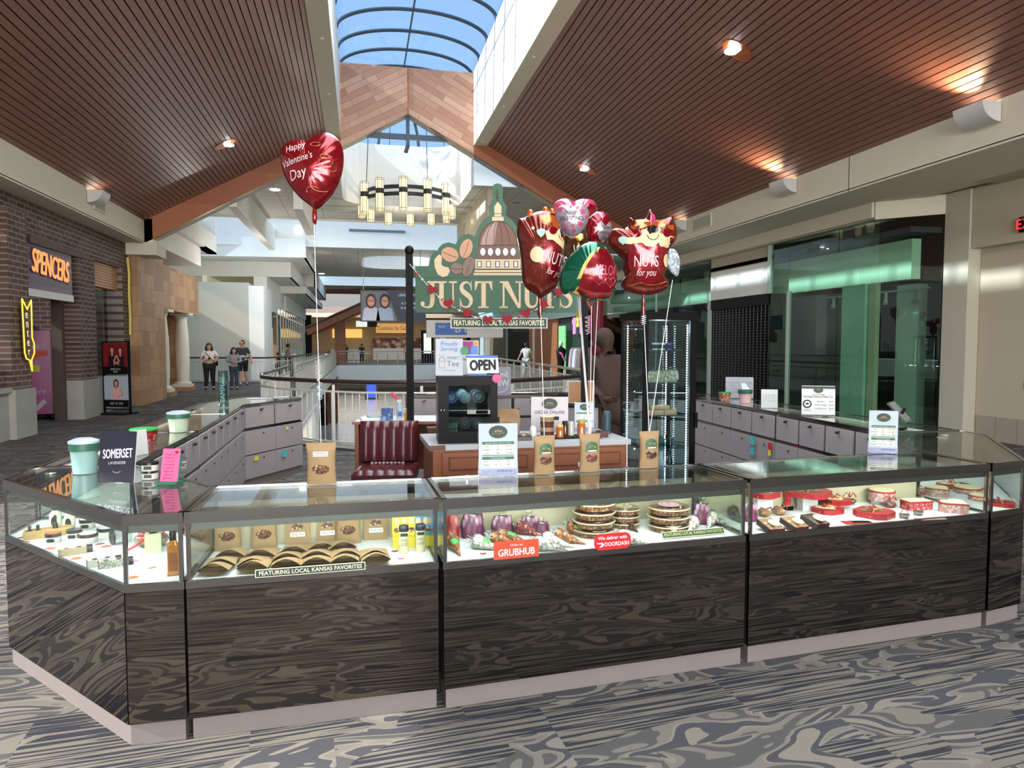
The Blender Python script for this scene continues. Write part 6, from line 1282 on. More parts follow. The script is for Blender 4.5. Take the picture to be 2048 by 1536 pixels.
BRW = foil('foil_brown', '6d2016'); ORG = foil('foil_orange', 'c9602e'); CRM = pm('foil_cream', 'c9b48c', .35); RED = foil('foil_red', '860f1c'); DRED = foil('foil_deep_red', '8a1018'); PNK = foil('foil_pink', 'd95a7a'); GRN = foil('foil_green', '0f5a44'); WHT = foil('foil_white', 'a89ca6', .3); SIL = pm('foil_silver_ink', 'c9bcb8', .4); PAL = foil('foil_pale', 'b8c8d8', .3)
# heart at the left
D = 4.3
o = [(500, 290), (440, 283), (370, 283), (260, 310), (180, 390), (150, 540), (185, 740), (260, 900), (400, 1070), (540, 1180), (600, 1232), (660, 1238), (740, 1180), (900, 1000), (1000, 760), (1032, 560), (1010, 380), (930, 250), (800, 185), (650, 220), (570, 275)]
t = balloon('red heart balloon with silver script floating alone at the left', 624, 345, D); F = Foil(o, 540, 240, 6.98, 624, 345, D, .26); F.body(RED, t)
m = MB(); F.word(m, 'Happy', 410, 430, 95, SIL, rot=18, shear=.25, sx=.8); F.word(m, "Valentine's", 440, 610, 95, SIL, rot=18, shear=.25, sx=.78); F.word(m, 'Day', 450, 800, 130, SIL, rot=18, shear=.25, sx=.85); m.build('lettering', t)
m = MB(); gs = pm('gold_swirl', 'd99a6a', .3, .3)
for c, r1, r2, a0, a1 in (((690, 395), 70, 28, 0, 330), ((830, 620), 90, 80, -120, 200), ((760, 940), 140, 90, 60, 250), ((650, 1020), 90, 50, 150, 330), ((820, 560), 60, 30, 0, 300), ((900, 700), 60, 60, 200, 20)):
    F.stroke(m, [(x, y) for x, y in ell(*c, r1, r2, 8, a0, a1)], .0012, gs)
m.build('gold_swirls', t)
MB().lathe([(.006, -.012), (.013, -.03), (.015, -.075), (.011, -.105), (.004, -.115)], DRED, 14, T(.012, 0, -.198), caps=True).build('tail', t, smooth=60); string(t, (628, 447), (-.19, 3.6, GT + .2), D)
def tailp(t, x, y, F, L=.12): a, b = F.m(x, y); MB().lathe([(.012, .03), (.009, 0), (.012, -L * .5), (.016, -L * .8), (.004, -L)], BRW, 12, T(a, 0, b)).build('tail', t, smooth=60)
Z4 = (1000, 380, 5.389)
def squirrel(t, F, P, right=True):
    m = MB()
    for pts, mt, of in P: F.decal(m, pts, mt, of)
    m.build('printed_figure', t, smooth=60)
# back heart, small red heart, teddy scrap, pale scrap first (farther away)
o = [(800, 125), (700, 95), (610, 125), (560, 200), (580, 300), (650, 390), (800, 500), (930, 400), (1020, 300), (1055, 190), (1010, 110), (930, 92), (860, 100)]
D = 4.95; t = balloon('shiny pink and red heart balloon behind the white valentine heart', 1150, 432, D, 8); F = Foil(o, *Z4, 1150, 432, D, .22); F.body(PNK, t, back=RED); m = MB(); F.decal(m, [(900, 250), (950, 150), (1040, 160), (1040, 250), (1000, 330), (930, 330)], RED, .003); m.build('red_side', t, smooth=60); string(t, (1152, 500), (PW[1][0] + .004, PW[1][1] + .004, GT + .205), D)
D = 4.75; o = [(700, 480), (900, 470), (960, 540), (950, 680), (880, 760), (740, 760), (680, 690), (670, 560)]; t = balloon('brown and gold foil balloon peeking out between the squirrel and the melon', 1152, 492, D, -10); F = Foil(o, *Z4, 1152, 492, D, .3); F.body(foil('foil_bronze', '5a3a1c'), t); m = MB(); F.decal(m, ell(860, 520, 40, 50, 12), foil('foil_gold', 'a8862c'), .004); m.build('gold_patch', t); string(t, (1152, 540), (PW[1][0] - .004, PW[1][1] + .004, GT + .205), D)
o = [(1040, 235), (1120, 235), (1185, 290), (1205, 420), (1180, 520), (1090, 600), (1000, 580), (935, 520), (925, 350), (975, 285)]
D = 4.45; t = balloon('small red balloon with a white valentine heart on its front', 1198, 456, D, 12); F = Foil(o, *Z4, 1198, 456, D, .3); F.body(RED, t); m = MB(); F.decal(m, [(1110, 400), (1060, 345), (1020, 380), (1015, 450), (1040, 530), (1095, 580), (1150, 520), (1190, 440), (1200, 370), (1165, 345)], WHT, .004); F.decal(m, [(1035, 250), (1110, 240), (1120, 290), (1070, 320)], PNK, .004)
for s_, y in (('Happy', 410), ("Valentine's", 468), ('Day', 525)): F.word(m, s_, 1110, y, 42, ink, .009, shear=.3, sx=.75, rot=-6)
m.build('white_heart', t, smooth=60); string(t, (1200, 520), (PW[1][0] + .006, PW[1][1] + .002, GT + .205), D)
D = 4.6; o = [(1810, 640), (1885, 645), (1940, 730), (1950, 800), (1920, 930), (1800, 850), (1790, 740)]; t = balloon('pale speckled foil balloon edge behind the right squirrel', 1349, 525, D, 30); F = Foil(o, *Z4, 1349, 525, D, .25); F.body(cells('speckle_foil', ['dfe8f2', '6a8ab8', 'dfe8f2', 'b8cce0'], 60), t); string(t, (1345, 560), (PW[2][0] + .004, PW[2][1] + .002, GT + .205), D)
# white valentine heart
D = 4.3; o = [(785, 180), (720, 163), (640, 178), (597, 250), (612, 340), (660, 430), (740, 492), (790, 502), (850, 480), (920, 400), (957, 300), (955, 220), (905, 165), (845, 157)]
t = balloon('white heart balloon with pink flowers and Valentine lettering', 1145, 440, D); F = Foil(o, *Z4, 1145, 440, D, .24); F.body(WHT, t); m = MB(); F.word(m, 'Happy', 755, 248, 44, ink, shear=.3, sx=.8); F.word(m, "VALENTINE'S", 765, 322, 42, ink, sx=.74); F.word(m, 'Day', 760, 385, 48, pm('pink_ink', 'a02a5a'), shear=.3, sx=.8)
for x, y, r_ in ((645, 215, 26), (885, 245, 30), (855, 375, 30), (700, 430, 20), (790, 450, 24), (930, 300, 16), (830, 200, 18), (680, 380, 14), (760, 190, 10)):
    for a in range(5): F.decal(m, ell(x + r_ * .55 * math.cos(a * 1.257), y + r_ * .55 * math.sin(a * 1.257), r_ * .42, r_ * .42, 8), pm('flower_pink', 'b0306a', .4), .004, rings=1)
m.build('printed_flowers', t); MB().lathe([(.008, .02), (.008, -.07), (.011, -.09)], WHT, 10, T(0, 0, -.22)).build('tail', t, smooth=60); string(t, (1148, 490), (PW[1][0], PW[1][1], GT + .2), D)
# squirrel, left, turned
D = 4.2; o = [(190, 370), (205, 315), (262, 300), (330, 262), (420, 235), (500, 228), (590, 262), (650, 400), (692, 520), (690, 640), (665, 800), (640, 960), (600, 1060), (520, 1120), (430, 1172), (385, 1125), (285, 1060), (240, 960), (225, 760), (200, 600), (178, 480)]
t = balloon('brown squirrel balloon at the left of the bunch, half turned away', 1082, 510, D); F = Foil(o, *Z4, 1082, 510, D, .33); F.body(BRW, t); m = MB()
F.decal(m, [(430, 300), (520, 270), (590, 300), (640, 400), (620, 440), (540, 420), (440, 380)], ORG); F.decal(m, [(480, 470), (560, 440), (640, 430), (690, 560), (680, 650), (640, 620), (560, 560), (500, 560)], CRM, .0035); F.decal(m, ell(565, 460, 42, 42, 16), RED, .006); F.decal(m, ell(548, 390, 12, 12, 10), ink, .008, rings=1); F.decal(m, [(640, 430), (665, 450), (668, 490), (648, 480)], ink, .008)
F.stroke(m, [(625, 500), (640, 540), (670, 560)], .0015, ink, .009); F.decal(m, [s for s in [(440, 440), (480, 455), (475, 500), (435, 540), (395, 500), (385, 465), (410, 450)]], pm('foil_mint', '9ab8b0', .3), .007); F.decal(m, ell(350, 437, 18, 18, 10), CRM, .007); F.decal(m, ell(395, 715, 75, 82, 20), CRM, .004); F.decal(m, [(460, 640), (560, 580), (610, 600), (640, 700), (640, 900), (600, 1000), (540, 980), (490, 860), (460, 740)], RED, .0055)
F.word(m, 'NUTS', 595, 765, 130, SIL, .009, sx=.52, rot=-14); F.word(m, 'for you', 590, 905, 70, SIL, .009, shear=.2, sx=.62, rot=-14); m.build('printed_figure', t, smooth=60)
for x, y in ((330, 262), (490, 232), (560, 250)): a, b = F.m(x, y); MB(T(a, 0, b)).ball((0, 0, 0), .022, .01, .026, ORG, 10, 6).build('ear', t, smooth=60)
tailp(t, 430, 1165, F); string(t, (1081, 612), (PW[0][0], PW[0][1], GT + .2), D)
# squirrel, right
D = 4.15; o = [(1385, 340), (1400, 300), (1450, 318), (1550, 318), (1590, 260), (1610, 210), (1655, 250), (1685, 325), (1780, 310), (1860, 285), (1872, 340), (1905, 430), (1905, 520), (1860, 590), (1815, 650), (1805, 740), (1800, 850), (1770, 930), (1815, 1000), (1808, 1060), (1700, 1112), (1590, 1130), (1440, 1112), (1325, 1060), (1308, 1000), (1345, 930), (1325, 850), (1330, 770), (1250, 680), (1175, 600), (1170, 500), (1210, 430), (1270, 410), (1340, 415), (1380, 380)]
t = balloon('smiling brown squirrel balloon holding a red heart, right of the bunch', 1290, 508, D); F = Foil(o, *Z4, 1290, 508, D, .2); F.body(BRW, t); m = MB()
F.decal(m, [(1395, 400), (1450, 335), (1560, 325), (1700, 335), (1800, 330), (1860, 400), (1850, 450), (1750, 440), (1690, 400), (1560, 420), (1440, 450), (1400, 440)], ORG); F.decal(m, [(1280, 530), (1400, 530), (1480, 470), (1560, 430), (1690, 420), (1760, 500), (1850, 520), (1850, 600), (1780, 640), (1640, 640), (1460, 610), (1340, 600), (1270, 580)], CRM, .0035)
F.decal(m, [(1595, 330), (1610, 250), (1650, 290), (1665, 390), (1590, 380)], PNK, .005)
F.decal(m, ell(1445, 488, 55, 42, 18), RED, .006); F.decal(m, ell(1772, 478, 45, 50, 18), RED, .006); F.decal(m, ell(1465, 418, 17, 17, 10), ink, .008, rings=1); F.decal(m, ell(1768, 412, 14, 14, 10), ink, .008, rings=1); F.decal(m, ell(1620, 445, 62, 38, 18), pm('nose_dark', '1c1c22', .15), .009); F.stroke(m, [(1558, 505), (1575, 540), (1620, 558), (1665, 540), (1680, 500)], .0018, ink, .008)
F.decal(m, [(1300, 515), (1340, 530), (1345, 570), (1305, 610), (1262, 570), (1258, 535)], pm('foil_mint', '9ab8b0'), .006); F.decal(m, [(1588, 660), (1500, 590), (1400, 600), (1362, 700), (1370, 850), (1440, 960), (1570, 1040), (1700, 980), (1765, 880), (1790, 740), (1770, 640), (1680, 590)], RED, .005); F.decal(m, ell(1775, 770, 35, 70, 14), CRM, .007)
F.word(m, 'NUTS', 1550, 790, 118, SIL, .010, sx=.62); F.word(m, 'for you', 1555, 905, 72, SIL, .010, shear=.2, sx=.68); F.stroke(m, [(1360, 1040), (1500, 1010), (1580, 1030), (1700, 1020), (1800, 980)], .002, ORG, .006); m.build('printed_figure', t, smooth=60); tailp(t, 1550, 1125, F, .14); string(t, (1287, 620), (PW[2][0], PW[2][1], GT + .2), D)
# melon slice
D = 4.05; o = [(960, 558), (1050, 562), (1140, 620), (1220, 740), (1264, 860), (1250, 1060), (1200, 1165), (1080, 1190), (940, 1195), (860, 1150), (760, 1110), (690, 1125), (645, 1050), (640, 950), (660, 850), (720, 740), (820, 640), (885, 590)]
t = balloon('watermelon slice balloon with pink hearts in the middle of the bunch', 1178, 545, D); F = Foil(o, *Z4, 1178, 545, D, .27); F.body(GRN, t); m = MB()
F.decal(m, [(1130, 622), (1210, 730), (1256, 860), (1245, 1050), (1195, 1158), (1080, 1183), (945, 1185), (860, 1145), (770, 1105), (820, 960), (880, 820), (960, 700), (1040, 630)], pm('melon_rim', 'b8ad5a', .3), .003); F.decal(m, [(1130, 645), (1200, 740), (1248, 865), (1238, 1045), (1190, 1150), (1080, 1175), (950, 1178), (870, 1135), (815, 1090), (860, 960), (915, 830), (985, 720), (1060, 650)], RED, .0055)
F.word(m, 'MELON', 1135, 885, 105, PNK, .010, sx=.5, rot=-4); 
for hx, hy in ((1045, 990), (1170, 1010)): q = heart2(2 * .5); F.stroke(m, [(hx + a * 115, hy - b * 115) for a, b in q + [q[0]]], .0018, PNK, .009)
for x, y in ((940, 950), (1000, 1100), (1090, 740), (1180, 800)): F.decal(m, ell(x, y, 7, 12, 8), ink, .008, rings=1)
m.build('printed_slice', t, smooth=60)
a, b = F.m(930, 1180); MB().lathe([(.02, .03), (.009, -.01), (.012, -.06), (.006, -.09)], BRW, 12, T(a, 0, b, 0, 0, -25)).build('tail', t, smooth=60); string(t, (1183, 612), (PW[1][0] + .002, PW[1][1], GT + .205), D)
# curled ribbon ends
for k, (x, y, D, L) in enumerate(((1175, 650, 4.6, .12), (640, 770, 3.8, .16), (1287, 640, 4.1, .05))):
    p = PD(x, y, D); m = MB(T(*p)); m.tube([(.014 * math.cos(i * .9), .014 * math.sin(i * .9), L / 2 - L * i / 30) for i in range(31)], .0025, pm('ribbon_shine', 'c9ccd2', .2, .4), 5)
    m.build('curled_ribbon', label=['white curled ribbon hanging below the balloon bunch', 'silver curled ribbon on the string of the heart balloon', 'silver curled ribbon knot on the right squirrel string'][k], cat='ribbon', smooth=60)
# ================================================================ lamps
lampp = pm('lamp_paper', 'f2dfb4', emit=.55, var=.06, scale=4); lampk = pm('lamp_iron', '26241f', .5)
CHX, CHY, CHZ, CHR = 1.62, 24.3, 6.42, 1.46
t = thing('chandelier', 'large round chandelier with twelve glowing cylinder shades on dark iron rings', 'chandelier', (CHX, CHY, CHZ), 0)
for z in (0, .16):
    pass
m = MB()
for a in range(48):
    p, q = [(CHR * math.cos(2 * PI * k / 48), CHR * math.sin(2 * PI * k / 48)) for k in (a, a + 1)]
    for zz in (-.09, .13): m.add([(*p, zz), (*q, zz), (*q, zz + .12), (*p, zz + .12), (p[0] * .97, p[1] * .97, zz), (q[0] * .97, q[1] * .97, zz), (q[0] * .97, q[1] * .97, zz + .12), (p[0] * .97, p[1] * .97, zz + .12)], [(0, 1, 2, 3), (7, 6, 5, 4), (0, 4, 5, 1), (3, 2, 6, 7)], lampk)
m.build('iron_ring', t)
for k in range(12):
    a = 2 * PI * (k + .5) / 12 + .12; x, y = CHR * 1.03 * math.cos(a), CHR * 1.03 * math.sin(a)
    s_ = MB(T(x, y)).lathe([(.125, -.55), (.125, .45)], lampp, 20).build('lamp_shade', t, smooth=40)
    m = MB(T(x, y))
    for zz in (-.56, -.5, .40, .45): m.lathe([(.130, zz), (.130, zz + .014)], lampk, 20, caps=False)
    m.lathe([(.134, -.02), (.134, .14)], lampk, 20, caps=False)
    for b in range(6): m.rod((.130 * math.cos(b * PI / 3), .130 * math.sin(b * PI / 3), -.55), (.130 * math.cos(b * PI / 3), .130 * math.sin(b * PI / 3), .46), .006, lampk, seg=4)
    m.build('shade_cage', s_)
for k in range(4): a = PI / 2 * k + .4; MB().rod((CHR * math.cos(a), CHR * math.sin(a), .2), (CHR * .9 * math.cos(a), CHR * .6 * math.sin(a) - .6, 3.0), .012, lampk, seg=5).build('hanging_rod', t)
# wall uplights
scm = pm('sconce_white', 'c9c9c6', .6, 0, .03)
def sconce(label, x, y, z, side, s=1):
    t = thing('wall_uplight', label, 'light', (x, y, z), 0, 'wedge-shaped wall uplights'); n = 8; prof = []
    for k in range(n + 1): a = PI / 2 * k / n; prof.append((.30 * math.cos(a) * side * -1, -.26 * math.sin(a)))
    m = MB(Matrix.Rotation(PI / 2, 4, 'X')); pts = [(0, 0)] + prof + [(0, -.26)]
    m.prism([(0, 0)] + prof, -.24 * s, .24 * s, scm); m.build('housing', t, smooth=40); MB().box(min(0, -side * .26), max(0, -side * .26), -.2, .2, .001, .004, pm('uplight_lens', 'fff0d8', emit=2.5, var=0)).build('lens', t)
    return t
for k, (y, w_) in enumerate(((8.25, 1), (12.75, 1), (17.5, 1))):
    sconce('white wall uplight on the right fascia, %s' % ['nearest the exit sign, with an orange glow above', 'above the glazed shop, glowing on the ceiling slats', 'farthest one, beside the air grille'][k], 8.34, y, 4.86, 1)
    if k < 2: spot('uplight_lamp', (8.05, y, 4.88), 130, (1, .62, .38), Vector((-1, -.15, 1.0)).to_track_quat('-Z', 'Y').to_euler(), 110, 1, .08)
sconce('white wall uplight on the left fascia above the brick shop', -5.49, 16.7, 4.86, -1)
# down lights
for k, (x, y, l, pw) in enumerate(((1475, 100, 'large bright downlight with a copper reflector in the right slatted ceiling', 60), (1175, 338, 'smaller downlight in the right slatted ceiling above the balloons', 30), (450, 288, 'downlight in the left slatted ceiling with a copper oval recess', 30))):
    r = ray(x, y); s_ = 1 if x > 700 else -1; xa, za = (XM + 2.18, ZS) if s_ > 0 else (XM - 2.18, ZS); xb, zb = (XR, ZE) if s_ > 0 else (XL, ZE); sl = (zb - za) / (xb - xa)
    tt = (za - sl * xa - EYE) / (r.z - sl * r.x); p = Vector((0, 0, EYE)) + r * tt; ang = math.atan(sl)
    t = thing('downlight', l, 'light', p, 0, 'recessed downlights'); M = Matrix.Rotation(-ang, 4, 'Y')
    MB(M).lathe([(.20, -.012), (.20, .0), (.145, .012)], foil('copper_cone', 'b8683a', .3), 28, caps=False, sx=1.3).lathe([(.001, -.004), (.198, -.006)], foil('copper_cone', 'b8683a'), 28, caps=False, sx=1.3).build('reflector', t, smooth=50)
    MB(T(-.06 * s_, .03, -.02)).lathe([(.001, 0), (.13, 0), (.13, .02)], pm('lamp_white', 'ffffff', emit=9, var=0), 24, sy=1).build('lamp_disc', t)
    spot('downlight_lamp', p + Vector((0, 0, -.1)), pw, (1, .93, .85), (0, 0, 0), 80)
for k, (x, y, zz) in enumerate(((550, 379, ZC), (597, 461, ZC), (643, 547, 5.2), (1033, 405, ZC))):
    p = PZ(x, y, zz); MB(T(p.x, p.y, p.z - .02)).lathe([(.001, 0), (.13, 0), (.15, .02)], pm('lamp_white', 'ffffff') if k < 3 else pm('lamp_off', '8a867c'), 20).build('ceiling_downlight', label=['bright round downlight in the tiled ceiling behind the left chord', 'bright round downlight in the tiled ceiling near the pale skylight wall', 'small round downlight in the lower white soffit', 'unlit round downlight in the tiled ceiling right of the chandelier'][k], cat='light')
# air grilles
def grille(label, x, y, z, side, w_=.5, h=.22):
    t = thing('air_grille', label, 'vent', (x, y, z), 0); MB().box(-.02, .02, -w_ / 2 - .03, w_ / 2 + .03, -h / 2 - .03, h / 2 + .03, cream).build('frame', t)
    m = MB()
    for k in range(7): m.box(-.026, .026, -w_ / 2, w_ / 2, -h / 2 + k * h / 7 + .006, -h / 2 + (k + .6) * h / 7, bv)
    m.box(-.025, .025, -.012, .012, -h / 2, h / 2, cream); m.build('louvre', t)
grille('cream air grille with two dark panels on the right fascia', 8.34, 16.4, 4.66, 1, .9, .26); grille('small air grille under the left wall uplight', -5.49, 17.15, 4.66, -1, .6, .2)
grille('tall dark grille on the beige bulkhead beyond the chandelier', 3.74, 25.4, 5.75, 1, .5, .42)
t = thing('exit_sign', 'red lit EXIT sign cut by the right edge', 'exit sign', (10.28, 9.29, 3.545), -90); MB().box(-.18, .18, 0, .05, -.12, .12, blackp).build('housing', t); MB(T(0, -.004, 0) @ UP).text('EXIT', .16, pm('exit_red', 'd0202a', emit=2, var=0), 0, 0, .002).build('lettering', t)
MB().box(10.535, 10.55, 9.35, 9.5, .93, 1.05, pm('brass_plate', '6a5a3a', .4, .5)).build('wall_plate', label='small brass plate low on the beige right wall', cat='plate')
# ================================================================ railings around the openings
railw = pm('rail_white', 'c9c6bc', .45, 0, .03); railk = pm('rail_wood', '33211d', .35, 0, .15)
def railing(label, pts, top=railk, h=1.07, step=.13, post=1.5, curb=True, closed=False, out=None):
    t = thing('guard_railing', label, 'railing', (pts[0][0], pts[0][1], 0), 0, 'white guard railings of the upper floor'); o = Vector((pts[0][0], pts[0][1], 0)); P = [Vector((a, b, 0)) - o for a, b in pts]
    if top is not None: MB().tube([p + Vector((0, 0, h)) for p in P], .035, top, 8).build('handrail', t, smooth=60)
    m = MB(); m.tube([p + Vector((0, 0, h - .16)) for p in P], .018, railw, 6); m.tube([p + Vector((0, 0, .12)) for p in P], .018, railw, 6); m.build('cross_rails', t, smooth=60)
    m = MB(); q = MB(); acc = 0; accp = 0
    for a, b in zip(P, P[1:]):
        d = b - a; L = d.length; d.normalize(); s_ = -acc
        while True:
            s_ += step
            if s_ > L: break
            p = a + d * s_; m.box(p.x - .007, p.x + .007, p.y - .007, p.y + .007, .12, h - .16, railw)
        acc = L - (s_ - step)
        s_ = -accp
        while True:
            s_ += post
            if s_ > L: break
            p = a + d * s_; MB().box(p.x - .022, p.x + .022, p.y - .022, p.y + .022, 0, h - .05, railw).build('post', t)
        accp = L - (s_ - post)
    m.build('balusters', t)
    if curb: MB().tube([p + Vector((0, 0, .04)) for p in P], .05, pm('curb_grey', '9a968c', .7), 4).build('curb', t)
def off(p, d=.08):
    out = []
    for i in range(len(p)):
        a = Vector((*p[max(0, i - 1)], 0)); b = Vector((*p[min(len(p) - 1, i + 1)], 0)); n = (b - a).normalized(); out.append((p[i][0] + n.y * -d * -1, p[i][1] - n.x * d)) if False else out.append((p[i][0] - n.y * d, p[i][1] + n.x * d))
    return out
near = [(-1.74, 20), (-1.76, 16.5)] + [(p[0], p[1]) for p in hole[1:11]] + [(4.75, 15.2)]
railing('curved white railing with a dark wood handrail at the near end of the floor opening', off(near, -.09), step=.14)
railing('long white railing along the left edge of the floor opening', [(-1.72, 20.2), (-1.68, 54)], step=.2, top=pm('rail_pale', 'b4ada0', .4))
railing('long white railing along the right edge of the floor opening', [(4.88, 15.4), (6.05, 40), (6.05, 55)], step=.17, top=pm('rail_pale_wood', 'a8917c', .4))
railing('white railing across the far end of the floor opening', [(-1.6, 56.4), (5.9, 56.4)], step=.2, top=pm('rail_pale', 'b4ada0'))
railing('white railing with a thin dark rail behind the three walking people', [(-7.4, 32.6), (-3.9, 31.6), (-3.0, 34.5), (-2.6, 54)], step=.2)
# stair flank and things on the lower level
m = MB(); m.box(-1.74, -1.66, 12.3, 30, -4.39, -.75, whitep)
for k in range(9): m.slab([(-1.655, 13.2 + k * 1.5, -1.2 - k * .28), (-1.655, 14.2 + k * 1.5, -1.4 - k * .28), (-1.655, 14.2 + k * 1.5, -2.3 - k * .28), (-1.655, 13.2 + k * 1.5, -2.1 - k * .28)], (1, 0, 0), .01, greyw)
struct('wall_stair', m)
p = PZ(660, 845, -4.4); t = thing('brown_pillar', 'brown square pillar standing on the lower floor', 'pillar', (p.x, p.y, -4.4)); MB().box(-.6, .6, -.6, .6, 0, 3.6, pm('pillar_brown', '8a5232', .5)).build('shaft', t)
p = PZ(743, 799, -4.4); t = thing('vending_machine', 'blue-fronted vending machine far away on the lower floor', 'vending machine', (p.x, p.y, -4.4)); MB().box(-.7, .7, 0, .9, 0, 1.9, pm('machine_grey', '3a3d44', .5)).build('cabinet', t); MB().box(-.5, .5, -.02, 0, .2, 1.8, pm('machine_blue', '2a4ad0', .3, emit=1.0)).build('lit_front', t)
p = PZ(646, 850, -4.4); t = thing('plant_stand', 'tall dark planter beside the brown pillar on the lower floor', 'planter', (p.x, p.y, -4.4)); MB().lathe([(.35, 0), (.3, 1.2), (.2, 1.3)], blackp, 14).build('pot', t); m = MB()
for k in range(30): a = k * 2.4; m.ball((.3 * math.cos(a) * (k % 5) / 4, .3 * math.sin(a), 1.4 + .05 * k), .2, .2, .12, pm('dark_leaf', '3a2a2e', .7), 6, 4)
m.build('foliage', t)
# ================================================================ vending machine, poster stand and shop signs at the left
t = thing('vending_kiosk', 'bright magenta vending machine with a glass strip inside the brick shop doorway', 'vending machine', (-6.95, 17.25, 0), 22)
mag = pm('machine_magenta', 'a8287e', .35); MB().box(-.55, .35, 0, .5, .12, 1.95, mag).box(.35, .62, .0, .5, .12, 1.95, pm('machine_side', '2c2a30', .4)).build('cabinet', t)
m = MB(T(0, -.003, 0) @ UP); m.text('loved', .14, paper, .05, 1.62, .002); m.text('pleasure.', .13, paper, -.02, .62, .002, wmax=.6); m.flat([(.0, 1.36), (.3, 1.40), (.28, 1.52), (-.02, 1.48)], .002, pm('note_orange', 'd9542c')); m.flat([(.02, 1.05), (.14, 1.05), (.14, 1.2), (.02, 1.2)], .002, yel)
for k in range(4): m.text('* &', .1, pm('pink_light', 'e98ac9'), -.3 + k * .17, 1.25 - .09 * (k % 2), .002)
m.flat([(.0, .25), (.08, .2), (.25, .38), (.19, .46)], .002, paper); m.build('lettering', t)
m = MB(T(.36, -.004, 0) @ UP); m.flat([(.02, 1.1), (.2, 1.1), (.2, 1.95), (.02, 1.95)], .001, paper)
for k in range(8): m.flat(ell(.06 + .09 * (k % 2), .5 + .07 * k, .03, .045, 12), .002, pm('pod_white', 'b8c0d0'))
m.build('pod_window', t)
for x in (-.45, .25, .5): MB().ball((x, .06, .06), .05, .05, .06, blackp, 10, 6).build('wheel', t)
t = thing('poster_stand', 'two-sided black sign stand with two fashion posters before the brick shop window', 'sign stand', (-5.60, 18.3, 0), -24)
MB().box(-.37, -.33, -.02, .02, 0, 1.72, blackp).box(.33, .37, -.02, .02, 0, 1.72, blackp).box(-.37, .37, -.02, .02, 1.69, 1.72, blackp).box(-.37, .37, -.02, .02, .10, .13, blackp).box(-.37, .37, -.25, .25, 0, .03, blackp).build('frame', t)
skin1, hairk, dressk, dressp = pm('poster_skin', 'c98a6a'), pm('poster_hair', '1c1210'), pm('poster_black', '17101a'), pm('poster_pink', 'd9a0a8')
def figure(m, x, y, s, dress, M=None, hand=1):
    m.flat(ell(x, y + s * .62, s * .12, s * .17, 16), .002, hairk); m.flat(ell(x, y + s * .62, s * .075, s * .11, 16), .003, skin1); m.flat([(x - s * .04, y + s * .4), (x + s * .04, y + s * .4), (x + s * .035, y + s * .55), (x - s * .035, y + s * .55)], .0028, skin1)
    m.flat([(x - s * .2, y), (x + s * .2, y), (x + s * .15, y + s * .25), (x + s * .2, y + s * .43), (x - s * .2, y + s * .43), (x - s * .15, y + s * .25)], .0025, dress); m.line([(x + s * .2 * hand, y + s * .42), (x + s * .3 * hand, y + s * .2), (x + s * .08 * hand, y + s * .1)], s * .06, skin1, .0035)
for z0, base, fg in ((.95, pm('poster_red', '7a1420'), 0), (.17, pm('poster_grey', 'a8b4bc'), 1)):
    m = MB(T(0, -.025, z0) @ UP); m.prism([(-.33, 0), (.33, 0), (.33, .73), (-.33, .73)], -.006, 0, base); m.flat([(-.33, 0), (.33, 0), (.33, .17), (-.33, .17)], .001, blackp)
    if fg == 0: figure(m, -.08, .17, .62, dressk); figure(m, .14, .17, .6, dressk, hand=-1); m.text('EVERYDAY', .04, paper, 0, .11, .002); m.text('SEXY', .04, paper, 0, .05, .002)
    else: figure(m, .0, .17, .62, dressp); m.text('GET IT OFF', .05, paper, 0, .08, .002)
    m.build('poster', t)
t = thing('shop_name_sign', 'purple graffiti-style shop name sign above the brick shop doorway', 'sign', (-5.93, 15.7, 2.68), 90)
m = MB(UP); m.prism([(-1.05, 0), (1.05, 0), (1.05, .88), (-1.05, .88)], -.08, 0, gridm('graffiti_wall', '4a2a5a', '2a1c48', .35, .11, .012, .5, (1, 2), .5, .4, .1, both='8a3a5a'))
gy = pm('graffiti_yellow', 'e9a058', emit=.5); m.text('SPENCERS', .50, blackp, .0, .46, .012, wmax=1.75, rot=-3, shear=.1)
for dx, dz_ in ((0, 0), (.02, .01), (-.02, .01)): m.text('SPENCERS', .44, gy, .0 + dx, .47 + dz_, .02 + dx * .1, wmax=1.68, rot=-3, shear=.1)
m.build('panel', t); MB().box(-1.05, 1.05, -.02, .06, -.14, 0, white).build('lower_bar', t)
t = thing('neon_arrow', 'yellow outlined neon arrow reading enter on the brick pier', 'neon sign', (-5.80, 14.22, 1.15), 90)
nb = pm('neon_yellow', 'e9c83a', emit=1.2, var=0); o = [(-.16, .35), (-.19, 1.3), (0, 1.12), (.17, 1.3), (.15, .62), (.22, .52), (.22, .34), (.1, .22), (.1, .02), (.02, .22), (-.1, .24), (-.16, .35)]
m = MB(); m.tube([UP @ Vector((x, y, .03)) for x, y in o], .012, nb, 6); m.build('neon_outline', t); m = MB(UP)
for k, c in enumerate('enter'): m.text(c, .15, pm('neon_white', 'ecd9d0', emit=.7), -.01 + .01 * k, 1.03 - k * .165, .02)
m.prism([(x * .92, y) for x, y in o[:-1]], -.01, .0, pm('sign_brown', '4a3028')); m.build('panel', t)
t = thing('neon_strip', 'thin yellow vertical neon sign at the far corner of the brick wall', 'neon sign', (-5.90, 20.35, 1.9), 90); MB().tube([(0, -.03, 0), (.04, -.03, .5), (0, -.03, 1.0), (.05, -.03, 1.6), (-.04, -.03, 2.0)], .03, pm('neon_strip_y', 'b4a050', emit=.25), 6).build('tube', t)
MB().box(-5.9, -5.88, 12.9, 13.2, .55, .82, blackp).build('wall_plaque', label='small black plaque low on the concrete wall at the left edge', cat='plaque')
